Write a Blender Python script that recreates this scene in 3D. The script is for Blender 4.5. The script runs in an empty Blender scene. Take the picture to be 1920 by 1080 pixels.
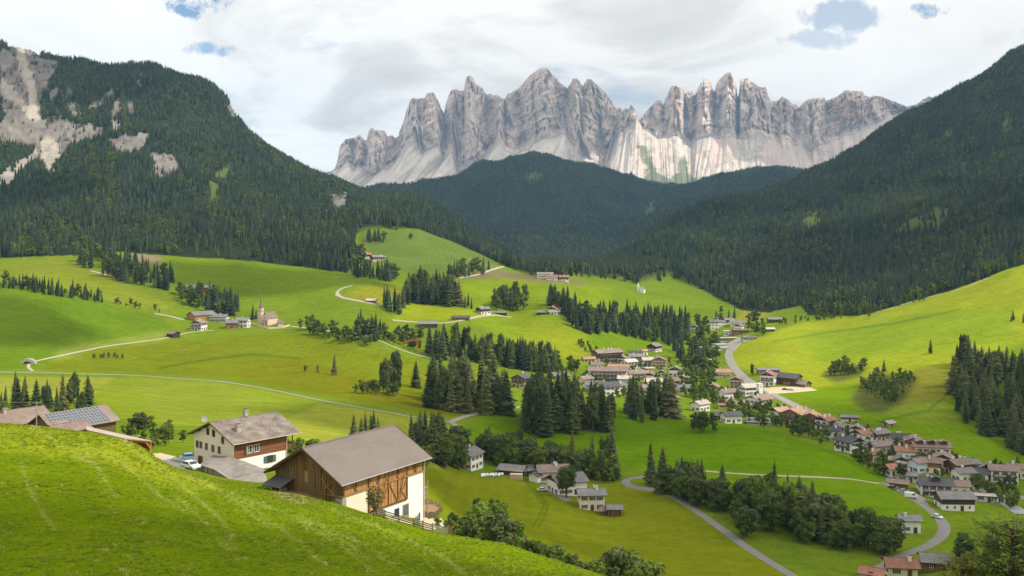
import bpy, bmesh, math, random
import numpy as np
from mathutils import Vector, Matrix

# ------------------------------------------------------------------ camera, sky, sun, exposure
F = 1844.0            # focal length in photo pixels (photo is 1920 wide)
CX, HZ = 960.0, 452.0  # principal column and the row of the horizon
S = bpy.context.scene
COL = S.collection
cam = bpy.data.cameras.new('camera')
cam.sensor_width = 36.0
cam.lens = 36.0 * F / 1920.0
cam.shift_y = -(540.0 - HZ) / 1920.0
cam.clip_start = 0.5
cam.clip_end = 60000.0
camo = bpy.data.objects.new('camera', cam)
camo.rotation_euler = (math.radians(90), 0, 0)
COL.objects.link(camo)
S.camera = camo

SUN_AZ = math.radians(104.0)     # clockwise from the view direction (+Y): the sun stands to the right
SUN_EL = math.radians(47.0)
SUN_DIR = Vector((math.sin(SUN_AZ) * math.cos(SUN_EL), math.cos(SUN_AZ) * math.cos(SUN_EL), math.sin(SUN_EL)))

S.render.engine = 'CYCLES'
S.cycles.use_denoising = True
S.cycles.max_bounces = 5
S.cycles.diffuse_bounces = 2
S.cycles.glossy_bounces = 2
S.cycles.transmission_bounces = 2
S.cycles.transparent_max_bounces = 8
S.cycles.volume_bounces = 0
S.cycles.sample_clamp_indirect = 6.0
S.view_settings.view_transform = 'Standard'
S.view_settings.look = 'None'
S.view_settings.exposure = 0.06
S.view_settings.gamma = 1.0
S.view_settings.use_curve_mapping = False


def N(nt, typ, **kw):
    n = nt.nodes.new(typ)
    for k, v in kw.items():
        if k == 'inp':
            for kk, vv in v.items():
                n.inputs[kk].default_value = vv
        else:
            setattr(n, k, v)
    return n


def mathn(nt, op, a, b=None, c=None, clamp=False):
    n = nt.nodes.new('ShaderNodeMath')
    n.operation = op
    n.use_clamp = clamp
    for i, v in enumerate((a, b, c)):
        if v is None:
            continue
        if isinstance(v, (int, float)):
            n.inputs[i].default_value = v
        else:
            nt.links.new(v, n.inputs[i])
    return n.outputs[0]


def ramp(nt, fac, stops, interp='LINEAR'):
    n = nt.nodes.new('ShaderNodeValToRGB')
    n.color_ramp.interpolation = interp
    el = n.color_ramp.elements
    while len(el) > 1:
        el.remove(el[-1])
    for i, (p, c) in enumerate(stops):
        e = el[0] if i == 0 else el.new(p)
        e.position = p
        if isinstance(c, (int, float)):
            c = (c, c, c)
        e.color = (c[0], c[1], c[2], 1)
    nt.links.new(fac, n.inputs[0])
    return n.outputs[0]


def mixc(nt, fac, a, b, mode='MIX'):
    n = nt.nodes.new('ShaderNodeMix')
    n.data_type = 'RGBA'
    n.blend_type = mode
    for sock, v in ((n.inputs[0], fac), (n.inputs[6], a), (n.inputs[7], b)):
        if isinstance(v, (int, float)):
            sock.default_value = v
        elif isinstance(v, tuple):
            sock.default_value = (v[0], v[1], v[2], 1)
        else:
            nt.links.new(v, sock)
    return n.outputs[2]


# ---- world: Nishita sky behind a broken deck of bright cloud
W = bpy.data.worlds.new('World')
S.world = W
W.use_nodes = True
nt = W.node_tree
nt.nodes.clear()
tc = N(nt, 'ShaderNodeTexCoord')
sky = N(nt, 'ShaderNodeTexSky', sky_type='NISHITA', sun_disc=False, sun_elevation=SUN_EL,
        sun_rotation=SUN_AZ, altitude=1300, air_density=1.0, dust_density=0.6, ozone_density=1.5)
sep = N(nt, 'ShaderNodeSeparateXYZ')
nt.links.new(tc.outputs['Generated'], sep.inputs[0])
zz = mathn(nt, 'ADD', mathn(nt, 'ABSOLUTE', sep.outputs[2]), 0.16)
comb = N(nt, 'ShaderNodeCombineXYZ')
nt.links.new(mathn(nt, 'DIVIDE', sep.outputs[0], zz), comb.inputs[0])
nt.links.new(mathn(nt, 'DIVIDE', sep.outputs[1], zz), comb.inputs[1])
n1 = N(nt, 'ShaderNodeTexNoise', inp={'Scale': 0.9, 'Detail': 9.0, 'Roughness': 0.55, 'Distortion': 0.4})
n2 = N(nt, 'ShaderNodeTexNoise', inp={'Scale': 1.0, 'Detail': 9.0, 'Roughness': 0.56, 'Distortion': 0.8})
n3 = N(nt, 'ShaderNodeTexNoise', inp={'Scale': 26.0, 'Detail': 7.0, 'Roughness': 0.66})
mp = N(nt, 'ShaderNodeMapping')
mp.inputs['Location'].default_value = (3.1, 7.7, 0)
nt.links.new(comb.outputs[0], mp.inputs[0])
nt.links.new(mp.outputs[0], n1.inputs['Vector'])
mp2 = N(nt, 'ShaderNodeMapping')
mp2.inputs['Location'].default_value = (11.3, 2.2, 4.0)
nt.links.new(comb.outputs[0], mp2.inputs[0])
nt.links.new(mp2.outputs[0], n2.inputs['Vector'])
nt.links.new(tc.outputs['Generated'], n3.inputs['Vector'])
# gaps of blue sky in the deck (direction slopes x/y, z/y of the gap centres)
ysafe = mathn(nt, 'MAXIMUM', sep.outputs[1], 0.05)
sx = mathn(nt, 'DIVIDE', sep.outputs[0], ysafe)
sz = mathn(nt, 'DIVIDE', sep.outputs[2], ysafe)
n4 = N(nt, 'ShaderNodeTexNoise', inp={'Scale': 9.0, 'Detail': 4.0, 'Roughness': 0.6})
nt.links.new(tc.outputs['Generated'], n4.inputs['Vector'])
warp = mathn(nt, 'ADD', mathn(nt, 'SUBTRACT', n3.outputs[0], 0.5), mathn(nt, 'MULTIPLY', mathn(nt, 'SUBTRACT', n4.outputs[0], 0.5), 0.9))
gapsum = None
for (gx, gy, rx, ry, st) in ((415, 8, 85, 24, 1.25), (402, 92, 48, 13, 0.85), (1582, 34, 58, 26, 0.62), (1530, 72, 60, 16, 0.45), (1752, 18, 36, 14, 0.9), (60, -60, 90, 30, 1.0), (2100, 40, 90, 25, 1.0)):
    dx = mathn(nt, 'MULTIPLY', mathn(nt, 'SUBTRACT', sx, (gx - CX) / F), F / rx)
    dz = mathn(nt, 'MULTIPLY', mathn(nt, 'SUBTRACT', sz, (HZ - gy) / F), F / ry)
    d2 = mathn(nt, 'ADD', mathn(nt, 'MULTIPLY', dx, dx), mathn(nt, 'MULTIPLY', dz, dz))
    g = mathn(nt, 'MULTIPLY', mathn(nt, 'SUBTRACT', 1.3, mathn(nt, 'ADD', d2, mathn(nt, 'MULTIPLY', warp, -8.0)), clamp=True), st)
    gapsum = g if gapsum is None else mathn(nt, 'MAXIMUM', gapsum, g)
front = mathn(nt, 'GREATER_THAN', sep.outputs[1], 0.05)
gapsum = mathn(nt, 'MULTIPLY', gapsum, front)
cover = mathn(nt, 'MULTIPLY', mathn(nt, 'SUBTRACT', n1.outputs[0], 0.27), 9.0, clamp=True)
cover = mathn(nt, 'SUBTRACT', cover, gapsum, clamp=True)
ccol = ramp(nt, n2.outputs[0], ((0.32, (0.82, 0.775, 0.715)), (0.41, (0.98, 0.93, 0.865)), (0.48, (1.18, 1.13, 1.055)), (0.60, (1.28, 1.235, 1.16))))
b1 = N(nt, 'ShaderNodeBackground', inp={'Strength': 0.13})
b2 = N(nt, 'ShaderNodeBackground', inp={'Strength': 1.0})
nt.links.new(sky.outputs[0], b1.inputs[0])
nt.links.new(ccol, b2.inputs[0])
ms = N(nt, 'ShaderNodeMixShader')
nt.links.new(cover, ms.inputs[0])
nt.links.new(b1.outputs[0], ms.inputs[1])
nt.links.new(b2.outputs[0], ms.inputs[2])
wo = N(nt, 'ShaderNodeOutputWorld')
nt.links.new(ms.outputs[0], wo.inputs[0])

sun = bpy.data.lights.new('sun', 'SUN')
sun.energy = 4.6
sun.angle = math.radians(0.55)
sun.color = (1.0, 0.93, 0.80)
suno = bpy.data.objects.new('sun', sun)
suno.rotation_euler = (-SUN_DIR).to_track_quat('-Z', 'Y').to_euler()
suno.location = (300, -100, 400)
COL.objects.link(suno)

# ------------------------------------------------------------------ helpers
rnd = random.Random(7)


class MB:
    """collects quads, boxes and polygons into one mesh"""

    def __init__(self):
        self.v, self.f, self.m = [], [], []

    def poly(self, pts, mi=0):
        b = len(self.v)
        self.v += [tuple(p) for p in pts]
        self.f.append(tuple(range(b, b + len(pts))))
        self.m.append(mi)

    def box(self, x0, x1, y0, y1, z0, z1, mi=0):
        b = len(self.v)
        self.v += [(x0, y0, z0), (x1, y0, z0), (x1, y1, z0), (x0, y1, z0), (x0, y0, z1), (x1, y0, z1), (x1, y1, z1), (x0, y1, z1)]
        for q in ((0, 3, 2, 1), (4, 5, 6, 7), (0, 1, 5, 4), (1, 2, 6, 5), (2, 3, 7, 6), (3, 0, 4, 7)):
            self.f.append(tuple(b + i for i in q))
            self.m.append(mi)

    def bar(self, p, q, w, h=None, mi=0):
        """square beam from p to q"""
        p, q = Vector(p), Vector(q)
        h = w if h is None else h
        d = (q - p)
        if d.length < 1e-6:
            return
        d.normalize()
        up = Vector((0, 0, 1)) if abs(d.z) < 0.95 else Vector((1, 0, 0))
        s = d.cross(up).normalized() * (w / 2)
        u = s.cross(d).normalized() * (h / 2)
        b = len(self.v)
        for e in (p, q):
            self.v += [tuple(e - s - u), tuple(e + s - u), tuple(e + s + u), tuple(e - s + u)]
        for f4 in ((0, 1, 2, 3), (7, 6, 5, 4), (0, 4, 5, 1), (1, 5, 6, 2), (2, 6, 7, 3), (3, 7, 4, 0)):
            self.f.append(tuple(b + i for i in f4))
            self.m.append(mi)

    def slab(self, top, th, mi=0, mside=None):
        """thick sheet below a planar polygon"""
        top = [Vector(p) for p in top]
        n = (top[1] - top[0]).cross(top[2] - top[0]).normalized()
        if n.z < 0:
            top.reverse()
            n = -n
        bot = [p - n * th for p in top]
        mside = mi if mside is None else mside
        self.poly(top, mi)
        self.poly(list(reversed(bot)), mside)
        k = len(top)
        for i in range(k):
            j = (i + 1) % k
            self.poly([top[i], bot[i], bot[j], top[j]], mside)

    def tube(self, pts, radii, seg=6, mi=0):
        rings = []
        for i, p in enumerate(pts):
            p = Vector(p)
            a = Vector(pts[max(i - 1, 0)])
            c = Vector(pts[min(i + 1, len(pts) - 1)])
            d = (c - a).normalized()
            up = Vector((1, 0, 0)) if abs(d.x) < 0.9 else Vector((0, 1, 0))
            s = d.cross(up).normalized()
            u = d.cross(s)
            b = len(self.v)
            for k in range(seg):
                an = 2 * math.pi * k / seg
                self.v.append(tuple(p + (s * math.cos(an) + u * math.sin(an)) * radii[i]))
            rings.append(b)
        for a, c in zip(rings, rings[1:]):
            for k in range(seg):
                k2 = (k + 1) % seg
                self.f.append((a + k, a + k2, c + k2, c + k))
                self.m.append(mi)
        self.f.append(tuple(rings[-1] + k for k in range(seg)))
        self.m.append(mi)

    def mesh(self, name, mats, smooth=False):
        me = bpy.data.meshes.new(name)
        me.from_pydata(self.v, [], self.f)
        for m in (mats if isinstance(mats, (list, tuple)) else [mats]):
            me.materials.append(m)
        me.polygons.foreach_set('material_index', self.m)
        if smooth:
            me.polygons.foreach_set('use_smooth', [True] * len(self.f))
        me.update()
        return me

    def build(self, name, mats, parent=None, smooth=False, loc=None):
        return link(name, self.mesh(name, mats, smooth), parent, loc)


def link(name, me, parent=None, loc=None, rot=None, scale=None):
    o = bpy.data.objects.new(name, me)
    COL.objects.link(o)
    if parent is not None:
        o.parent = parent
    if loc is not None:
        o.location = loc
    if rot is not None:
        o.rotation_euler = rot
    if scale is not None:
        o.scale = scale
    return o


def tag(o, label=None, cat=None, group=None, kind=None):
    if label:
        o['label'] = label
    if cat:
        o['category'] = cat
    if group:
        o['group'] = group
    if kind:
        o['kind'] = kind
    return o


def empty(name, loc, yaw=0.0):
    o = bpy.data.objects.new(name, None)
    o.empty_display_size = 1.0
    o.location = loc
    o.rotation_euler = (0, 0, yaw)
    COL.objects.link(o)
    return o


def big_mesh(name, verts, quads, mats, smooth=True):
    me = bpy.data.meshes.new(name)
    nv, nq = len(verts), len(quads)
    me.vertices.add(nv)
    me.vertices.foreach_set('co', np.asarray(verts, np.float32).ravel())
    me.loops.add(nq * 4)
    me.loops.foreach_set('vertex_index', np.asarray(quads, np.int32).ravel())
    me.polygons.add(nq)
    me.polygons.foreach_set('loop_start', np.arange(0, nq * 4, 4, dtype=np.int32))
    me.polygons.foreach_set('loop_total', np.full(nq, 4, np.int32))
    me.polygons.foreach_set('use_smooth', np.full(nq, smooth, bool))
    for m in mats:
        me.materials.append(m)
    me.update(calc_edges=True)
    return me


def _hash(ix, iy, seed):
    h = (ix.astype(np.int64) * 374761393 + iy.astype(np.int64) * 668265263 + seed * 1442695041) & 0x7fffffff
    h = ((h ^ (h >> 13)) * 1274126177) & 0x7fffffff
    return ((h ^ (h >> 16)) & 0xffffff) / float(0xffffff)


def vnoise(x, y, seed=0):
    ix, iy = np.floor(x), np.floor(y)
    fx, fy = x - ix, y - iy
    fx = fx * fx * fx * (fx * (fx * 6 - 15) + 10)
    fy = fy * fy * fy * (fy * (fy * 6 - 15) + 10)
    a, b = _hash(ix, iy, seed), _hash(ix + 1, iy, seed)
    c, d = _hash(ix, iy + 1, seed), _hash(ix + 1, iy + 1, seed)
    return (a + (b - a) * fx) * (1 - fy) + (c + (d - c) * fx) * fy


def fbm(x, y, octaves=4, seed=0, gain=0.5, ridged=False):
    t, amp, tot = 0.0, 1.0, 0.0
    for o in range(octaves):
        n = vnoise(x * 2 ** o + 17.3 * o, y * 2 ** o - 9.1 * o, seed + o)
        if ridged:
            n = 1 - np.abs(2 * n - 1)
        t = t + n * amp
        tot += amp
        amp *= gain
    return t / tot


def inpoly(x, y, poly):
    x, y = np.asarray(x, float), np.asarray(y, float)
    px = [p[0] for p in poly]
    py = [p[1] for p in poly]
    res = np.zeros(x.shape, bool)
    bb = (x >= min(px)) & (x <= max(px)) & (y >= min(py)) & (y <= max(py))
    if not bb.any():
        return res
    xs, ys = x[bb], y[bb]
    r = np.zeros(xs.shape, bool)
    j = len(poly) - 1
    for i in range(len(poly)):
        if py[i] != py[j]:
            c = ((py[i] > ys) != (py[j] > ys)) & (xs < (px[j] - px[i]) * (ys - py[i]) / (py[j] - py[i]) + px[i])
            r ^= c
        j = i
    res[bb] = r
    return res


def w3(px, py, Y):
    """point at photo column px, row py and depth Y metres"""
    return Vector(((px - CX) / F * Y, Y, -(py - HZ) / F * Y))
# ------------------------------------------------------------------ terrain: height field fitted through surveyed points
# column of the photo: (depth in metres, row at which the ground stands there)
SURVEY = {
 -250: [(60,1080),(80,995),(110,865),(150,780),(175,788),(230,798),(300,790),(380,762),(450,730),(560,684),(620,648),(680,606),(750,555),(830,512),(900,512),(1000,496),(1080,480),(1300,420),(1700,290),(2100,150),(2500,30),(2900,70),(4500,250),(7500,370)],
 0: [(60,1085),(80,1000),(110,880),(150,794),(175,802),(230,806),(300,800),(380,770),(450,740),(560,694),(620,662),(680,620),(750,570),(830,530),(900,529),(1000,510),(1080,490),(1300,440),(1700,320),(2100,190),(2500,70),(2900,110),(4500,270),(7500,370)],
 80: [(2500,100),(2900,130),(830,540),(150,801),(2100,200)],
 150: [(60,1085),(80,1005),(110,890),(150,808),(175,814),(230,812),(300,795),(400,760),(500,722),(560,702),(640,672),(720,630),(780,588),(840,558),(900,538),(1000,506),(1060,482),(1300,430),(1700,320),(2100,215),(2450,122),(2800,150),(4500,290),(7500,370)],
 210: [(2430,142),(2750,170),(145,818)],
 265: [(2400,136),(2700,160),(142,838)],
 300: [(60,1090),(80,1015),(110,930),(140,866),(165,870),(200,857),(230,850),(300,812),(400,772),(500,737),(570,711),(640,690),(700,662),(760,632),(810,612),(860,586),(930,545),(1000,510),(1060,485),(1300,430),(1700,330),(2100,225),(2400,138),(2700,165),(4500,300),(7500,370)],
 370: [(2350,166),(2650,200),(140,897)],
 415: [(2320,200),(2650,240),(2100,265)],
 450: [(60,1100),(80,1035),(110,965),(140,920),(165,905),(185,888),(200,868),(240,850),(300,830),(400,782),(470,752),(565,716),(650,690),(720,660),(780,630),(825,613),(870,603),(930,570),(1000,530),(1070,492),(1300,440),(1600,385),(1900,325),(2300,246),(2600,290),(4500,340),(7500,370)],
 520: [(2310,284),(2650,320),(140,934)],
 600: [(60,1110),(80,1050),(110,985),(135,950),(147,937),(155,920),(175,905),(200,885),(250,865),(330,832),(420,785),(500,750),(540,735),(620,703),(700,670),(760,640),(850,596),(900,572),(960,545),(1060,510),(1300,460),(1600,410),(1900,365),(2350,314),(2700,340),(4500,350),(7500,370)],
 690: [(60,1115),(80,1062),(110,1000),(135,966),(150,962),(165,950),(200,930),(260,890),(330,845),(420,800),(480,768),(540,740),(620,705),(700,672),(760,628),(850,590),(900,560),(980,535),(1080,518),(1180,490),(1290,456),(1350,437),(1600,415),(1900,380),(2300,349),(2700,380),(3600,420),(4500,370),(5000,360),(7500,370)],
 780: [(60,1125),(80,1075),(110,1025),(135,990),(150,984),(164,970),(185,960),(220,955),(270,930),(330,890),(400,850),(450,808),(480,790),(540,752),(580,735),(640,712),(700,680),(740,664),(800,640),(850,605),(900,588),(950,565),(1030,540),(1100,520),(1180,490),(1280,450),(1350,433),(1500,424),(1700,408),(2000,388),(2300,374),(2700,420),(3300,440),(4200,385),(5000,352),(5600,370),(7500,372)],
 870: [(60,1135),(80,1085),(110,1035),(130,1010),(150,1015),(200,1020),(260,995),(300,975),(340,945),(380,910),(430,873),(450,845),(470,812),(500,790),(540,765),(600,735),(660,708),(720,680),(770,655),(820,625),(870,597),(930,575),(1000,545),(1080,520),(1180,500),(1250,482),(1320,470),(1500,462),(1800,440),(2100,427),(2500,455),(3300,450),(4200,390),(5100,328),(5800,350),(7500,372)],
 920: [(5130,312),(5700,340),(2000,456),(2400,476)],
 960: [(60,1145),(80,1100),(110,1055),(125,1026),(150,1046),(200,1065),(250,1040),(290,1005),(340,960),(390,920),(430,885),(460,855),(500,818),(520,792),(560,765),(620,738),(680,712),(740,688),(800,655),(850,628),(900,605),(960,585),(1020,560),(1100,530),(1180,515),(1300,503),(1500,495),(1900,482),(2300,490),(3200,455),(4200,375),(5150,302),(5800,335),(7500,372)],
 1005: [(5180,296),(5700,325),(1750,508)],
 1050: [(60,1160),(80,1120),(110,1070),(125,1054),(150,1078),(200,1100),(250,1060),(290,1020),(340,975),(390,925),(420,900),(460,858),(500,815),(550,780),(600,760),(660,735),(720,705),(780,675),(840,640),(900,605),(950,583),(1020,560),(1100,535),(1160,520),(1300,512),(1500,508),(1700,504),(2000,498),(2600,480),(3300,450),(4200,375),(5200,308),(5800,330),(7500,372)],
 1110: [(5200,311),(5800,335)],
 1150: [(60,1175),(80,1145),(110,1098),(125,1086),(150,1106),(200,1125),(250,1080),(290,1040),(340,995),(390,935),(430,890),(470,850),(520,805),(560,775),(600,757),(640,746),(690,733),(740,712),(790,690),(830,668),(870,652),(930,628),(1000,610),(1050,590),(1150,560),(1250,540),(1350,528),(1480,518),(1750,494),(2100,500),(2800,480),(3400,445),(4300,385),(5200,325),(5800,345),(7500,372)],
 1190: [(5200,345),(1900,468),(2300,480)],
 1250: [(60,1190),(80,1165),(110,1140),(150,1145),(200,1150),(250,1110),(290,1060),(330,1000),(370,945),(400,910),(430,880),(480,840),(530,805),(570,785),(620,762),(680,737),(740,712),(800,690),(850,670),(900,655),(980,638),(1050,615),(1150,585),(1250,560),(1350,540),(1450,530),(1550,515),(1800,480),(2200,432),(2700,450),(3400,430),(4300,395),(5200,358),(5900,365),(7500,372)],
 1300: [(2350,404),(2800,425),(5250,352)],
 1350: [(60,1200),(80,1180),(110,1165),(150,1165),(200,1165),(250,1120),(290,1065),(330,1008),(370,950),(390,925),(420,893),(460,855),(500,822),(530,803),(560,797),(600,780),(640,762),(700,735),(760,705),(820,682),(880,662),(950,640),(1020,615),(1080,598),(1150,582),(1220,573),(1300,556),(1500,520),(1900,460),(2500,385),(3000,410),(3800,400),(4600,370),(5300,340),(5900,355),(7500,372)],
 1440: [(60,1205),(100,1185),(150,1180),(200,1175),(250,1125),(285,1075),(320,1025),(360,965),(400,915),(440,870),(480,832),(510,812),(540,812),(580,795),(620,772),(650,745),(680,728),(720,708),(780,680),(850,652),(920,630),(1000,612),(1060,600),(1120,588),(1200,566),(1400,525),(1800,455),(2600,356),(3100,380),(4000,375),(4700,345),(5300,323),(5900,340),(7500,372)],
 1540: [(60,1210),(100,1190),(150,1185),(200,1180),(250,1135),(285,1085),(320,1035),(350,995),(380,950),(410,912),(440,878),(470,845),(490,848),(520,835),(560,812),(600,780),(640,752),(700,722),(760,690),(830,660),(900,635),(960,615),(1000,602),(1060,582),(1300,530),(1600,465),(2000,405),(2750,310),(3300,340),(5000,340),(7500,372)],
 1660: [(60,1215),(100,1195),(150,1190),(200,1185),(250,1145),(285,1095),(320,1050),(350,1005),(380,960),(400,925),(415,902),(435,903),(470,870),(500,845),(540,812),(580,782),(620,755),(680,715),(740,680),(800,650),(860,622),(920,598),(980,579),(1020,573),(1200,535),(1500,470),(1900,390),(2400,300),(2800,240),(3300,270),(5000,330),(7500,372)],
 1780: [(60,1215),(100,1190),(150,1185),(200,1175),(250,1130),(290,1075),(330,1030),(365,985),(400,948),(430,910),(470,872),(500,850),(540,815),(580,775),(630,735),(690,690),(750,650),(810,618),(870,585),(930,562),(980,547),(1010,545),(1150,510),(1500,430),(1900,345),(2400,245),(2800,184),(3300,220),(5000,310),(7500,372)],
 1900: [(60,1200),(100,1170),(150,1160),(200,1145),(250,1095),(290,1050),(330,1015),(370,980),(410,942),(450,902),(490,872),(520,850),(560,805),(600,762),(650,715),(700,672),(750,632),(810,590),(870,552),(920,522),(960,506),(990,505),(1150,470),(1500,385),(1900,290),(2400,185),(2750,122),(3200,150),(5000,290),(7500,372)],
 2150: [(60,1190),(100,1150),(150,1140),(200,1120),(300,1020),(410,935),(490,865),(560,790),(650,690),(750,600),(870,510),(960,464),(1000,460),(1500,330),(1900,215),(2400,100),(2750,25),(3200,60),(5000,250),(7500,372)],
}
US = 600.0
_pts, _val = [], []
for _px, _l in SURVEY.items():
    for _Y, _py in _l:
        _pts.append((_px / US, math.log(_Y)))
        _val.append(_py)
_pts, _val = np.array(_pts), np.array(_val, float)


def _tps(r2):
    return 0.5 * r2 * np.log(r2 + 1e-12)


def rbf_fit(P, v, smooth):
    n = len(P)
    d2 = ((P[:, None, :] - P[None, :, :]) ** 2).sum(-1)
    K = _tps(d2) + np.eye(n) * smooth
    Q = np.hstack([np.ones((n, 1)), P])
    A = np.block([[K, Q], [Q.T, np.zeros((3, 3))]])
    return np.linalg.solve(A, np.concatenate([v, np.zeros(3)]))


def rbf_eval(P, w, X):
    out = np.empty(len(X))
    for i in range(0, len(X), 20000):
        x = X[i:i + 20000].astype(np.float32)
        d2 = (x[:, 0:1] - P[None, :, 0].astype(np.float32)) ** 2 + (x[:, 1:2] - P[None, :, 1].astype(np.float32)) ** 2
        out[i:i + 20000] = (0.5 * d2 * np.log(d2 + 1e-12)).astype(np.float64) @ w[:-3] + w[-3] + X[i:i + 20000] @ w[-2:]
    return out


_w = rbf_fit(_pts, _val, 2e-4)
# rows (depth) and columns (bearing) of the ground sheet: finer where more of it is seen
_rows = np.concatenate([np.exp(np.linspace(math.log(8), math.log(60), 26, endpoint=False)),
                        np.exp(np.linspace(math.log(60), math.log(200), 150, endpoint=False)),
                        np.exp(np.linspace(math.log(200), math.log(1200), 330, endpoint=False)),
                        np.exp(np.linspace(math.log(1200), math.log(3000), 120, endpoint=False)),
                        np.exp(np.linspace(math.log(3000), math.log(7500), 70))])
_cols = np.concatenate([np.linspace(-1700, -90, 26, endpoint=False), np.arange(-90, 2010.1, 2.8), np.linspace(2010, 3600, 26)[1:]])
NR, NC = len(_rows), len(_cols)
# coarse evaluation, then cubic refinement along both axes
_ck = np.unique(np.concatenate([_cols[(_cols >= -250) & (_cols <= 2150)][::4], [-250, 2150.0]]))
_rk = np.concatenate([[60.0], np.exp(np.linspace(math.log(60), math.log(7500), 380))[1:]])
_G = rbf_eval(_pts, _w, np.stack([np.repeat(_ck[None, :] / US, len(_rk), 0).ravel(), np.repeat(np.log(_rk)[:, None], len(_ck), 1).ravel()], 1)).reshape(len(_rk), len(_ck))


def _cubic(xk, Yk, x):
    """cubic Hermite interpolation along axis 0"""
    x = np.clip(x, xk[0], xk[-1])
    i = np.clip(np.searchsorted(xk, x) - 1, 0, len(xk) - 2)
    m = np.gradient(Yk, xk, axis=0)
    h = (xk[i + 1] - xk[i])[:, None]
    t = ((x - xk[i]) / (xk[i + 1] - xk[i]))[:, None]
    t2, t3 = t * t, t * t * t
    return (2 * t3 - 3 * t2 + 1) * Yk[i] + (t3 - 2 * t2 + t) * h * m[i] + (-2 * t3 + 3 * t2) * Yk[i + 1] + (t3 - t2) * h * m[i + 1]


_H = _cubic(np.log(_rk), _G, np.log(np.maximum(_rows, 60)))
PY = _cubic(_ck, _H.T, _cols).T.copy()
YY = np.repeat(_rows[:, None], NC, 1)
PX = np.repeat(_cols[None, :], NR, 0)
ZZ = -(PY - HZ) / F * YY
# the slope the photographer stands on
_i60 = int(np.searchsorted(_rows, 60))
for _r in range(_i60):
    _t = (_rows[_r] - 8) / (60 - 8)
    ZZ[_r] = -6.5 * (1 - _t) + ZZ[_i60] * _t
XX = (PX - CX) / F * YY

# ---- woods (photo polygons of what is seen, with a range of depth)
LEFT_WOOD = [(-1800, 478), (0, 484), (140, 478), (215, 470), (330, 480), (450, 488), (560, 501), (650, 512), (692, 486), (664, 458), (672, 436), (720, 430), (790, 431), (850, 453), (900, 476), (945, 498), (1000, 517), (1065, 522), (1065, 200), (1065, -500), (-1800, -500)]
RIGHT_WOOD = [(1060, 517), (1150, 524), (1200, 533), (1270, 521), (1330, 550), (1390, 580), (1440, 586), (1500, 572), (1515, 590), (1600, 592), (1640, 586), (1700, 566), (1780, 546), (1850, 522), (1885, 506), (1920, 496), (3700, 300), (3700, -500), (1060, -500)]
CLEARINGS = [[(1670, 425), (1700, 412), (1740, 400), (1765, 388), (1782, 398), (1770, 420), (1735, 432), (1690, 442)],
             [(1502, 405), (1530, 398), (1542, 412), (1520, 432), (1505, 430)],
             [(385, 380), (400, 330), (425, 308), (432, 322), (412, 352), (400, 385)],
             [(1770, 240), (1790, 236), (1785, 262), (1772, 258)], [(1875, 215), (1892, 210), (1896, 240), (1880, 245)],
             [(985, 325), (1010, 320), (1020, 335), (990, 340)], [(1205, 395), (1225, 375), (1232, 392), (1215, 410)]]
SCREE = [[(30, 92), (44, 92), (58, 135), (68, 180), (78, 228), (70, 232), (55, 190), (42, 150)],
         [(74, 268), (90, 262), (100, 264), (114, 292), (106, 318), (88, 325), (78, 300)],
         [(0, 345), (0, 328), (22, 306), (68, 285), (74, 294), (40, 318), (14, 345)],
         [(0, 150), (18, 160), (60, 205), (74, 232), (66, 234), (34, 200), (0, 182)],
         [(208, 222), (226, 222), (226, 240), (216, 250), (208, 240)]]
ROCKS = [[(0, 92), (35, 88), (70, 104), (108, 114), (102, 145), (78, 190), (76, 228), (40, 205), (0, 180)],
         [(0, 186), (40, 200), (74, 228), (112, 222), (150, 236), (200, 238), (196, 256), (132, 270), (116, 292), (106, 312), (70, 300), (60, 276), (0, 272)],
         [(214, 184), (224, 174), (230, 214), (218, 224), (206, 214)], [(258, 134), (268, 140), (274, 172), (262, 174)],
         [(162, 204), (180, 186), (212, 168), (216, 178), (180, 204)], [(236, 190), (250, 190), (252, 218), (238, 216)],
         [(94, 172), (110, 168), (108, 192), (94, 192)], [(122, 170), (131, 170), (130, 190), (121, 190)],
         [(204, 262), (240, 250), (282, 250), (272, 284), (214, 288)], [(284, 282), (330, 284), (336, 322), (290, 336)],
         [(620, 362), (648, 360), (652, 392), (626, 396)], [(428, 192), (442, 200), (446, 222), (432, 216)], [(128, 190), (146, 192), (142, 232), (130, 222)]]


def wood_mask(px, py, Y):
    m = (inpoly(px, py, LEFT_WOOD) & (Y > 1035) & (Y < 3300)) | (inpoly(px, py, RIGHT_WOOD) & (Y > 985) & (Y < 3600))
    m |= (Y > 2050) & (px > 560) & (px < 1560) & (Y < 6200)
    return m


# gullies and ribs on the wooded mountains, soft waves on the meadows
_wood = wood_mask(PX, PY, YY)
_far = np.clip((YY - 1050) / 500, 0, 1) * _wood
ZZ += _far * ((fbm(XX / 420 + 3, YY / 520, 4, 11, ridged=True) - 0.55) * 0.035 * np.clip(YY, 0, 3500) * 1.0)
ZZ += (1 - _far) * ((fbm(XX / 90, YY / 110, 3, 5) - 0.5) * np.clip((YY - 200) / 400, 0, 1) * 3.0)
ZZ += (fbm(XX / 22, YY / 22, 3, 8) - 0.5) * 0.5 * np.clip((320 - YY) / 120, 0, 1)
PY = HZ - ZZ * F / YY      # row at which each point of the sheet really stands
_LR = np.log(_rows)


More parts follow.
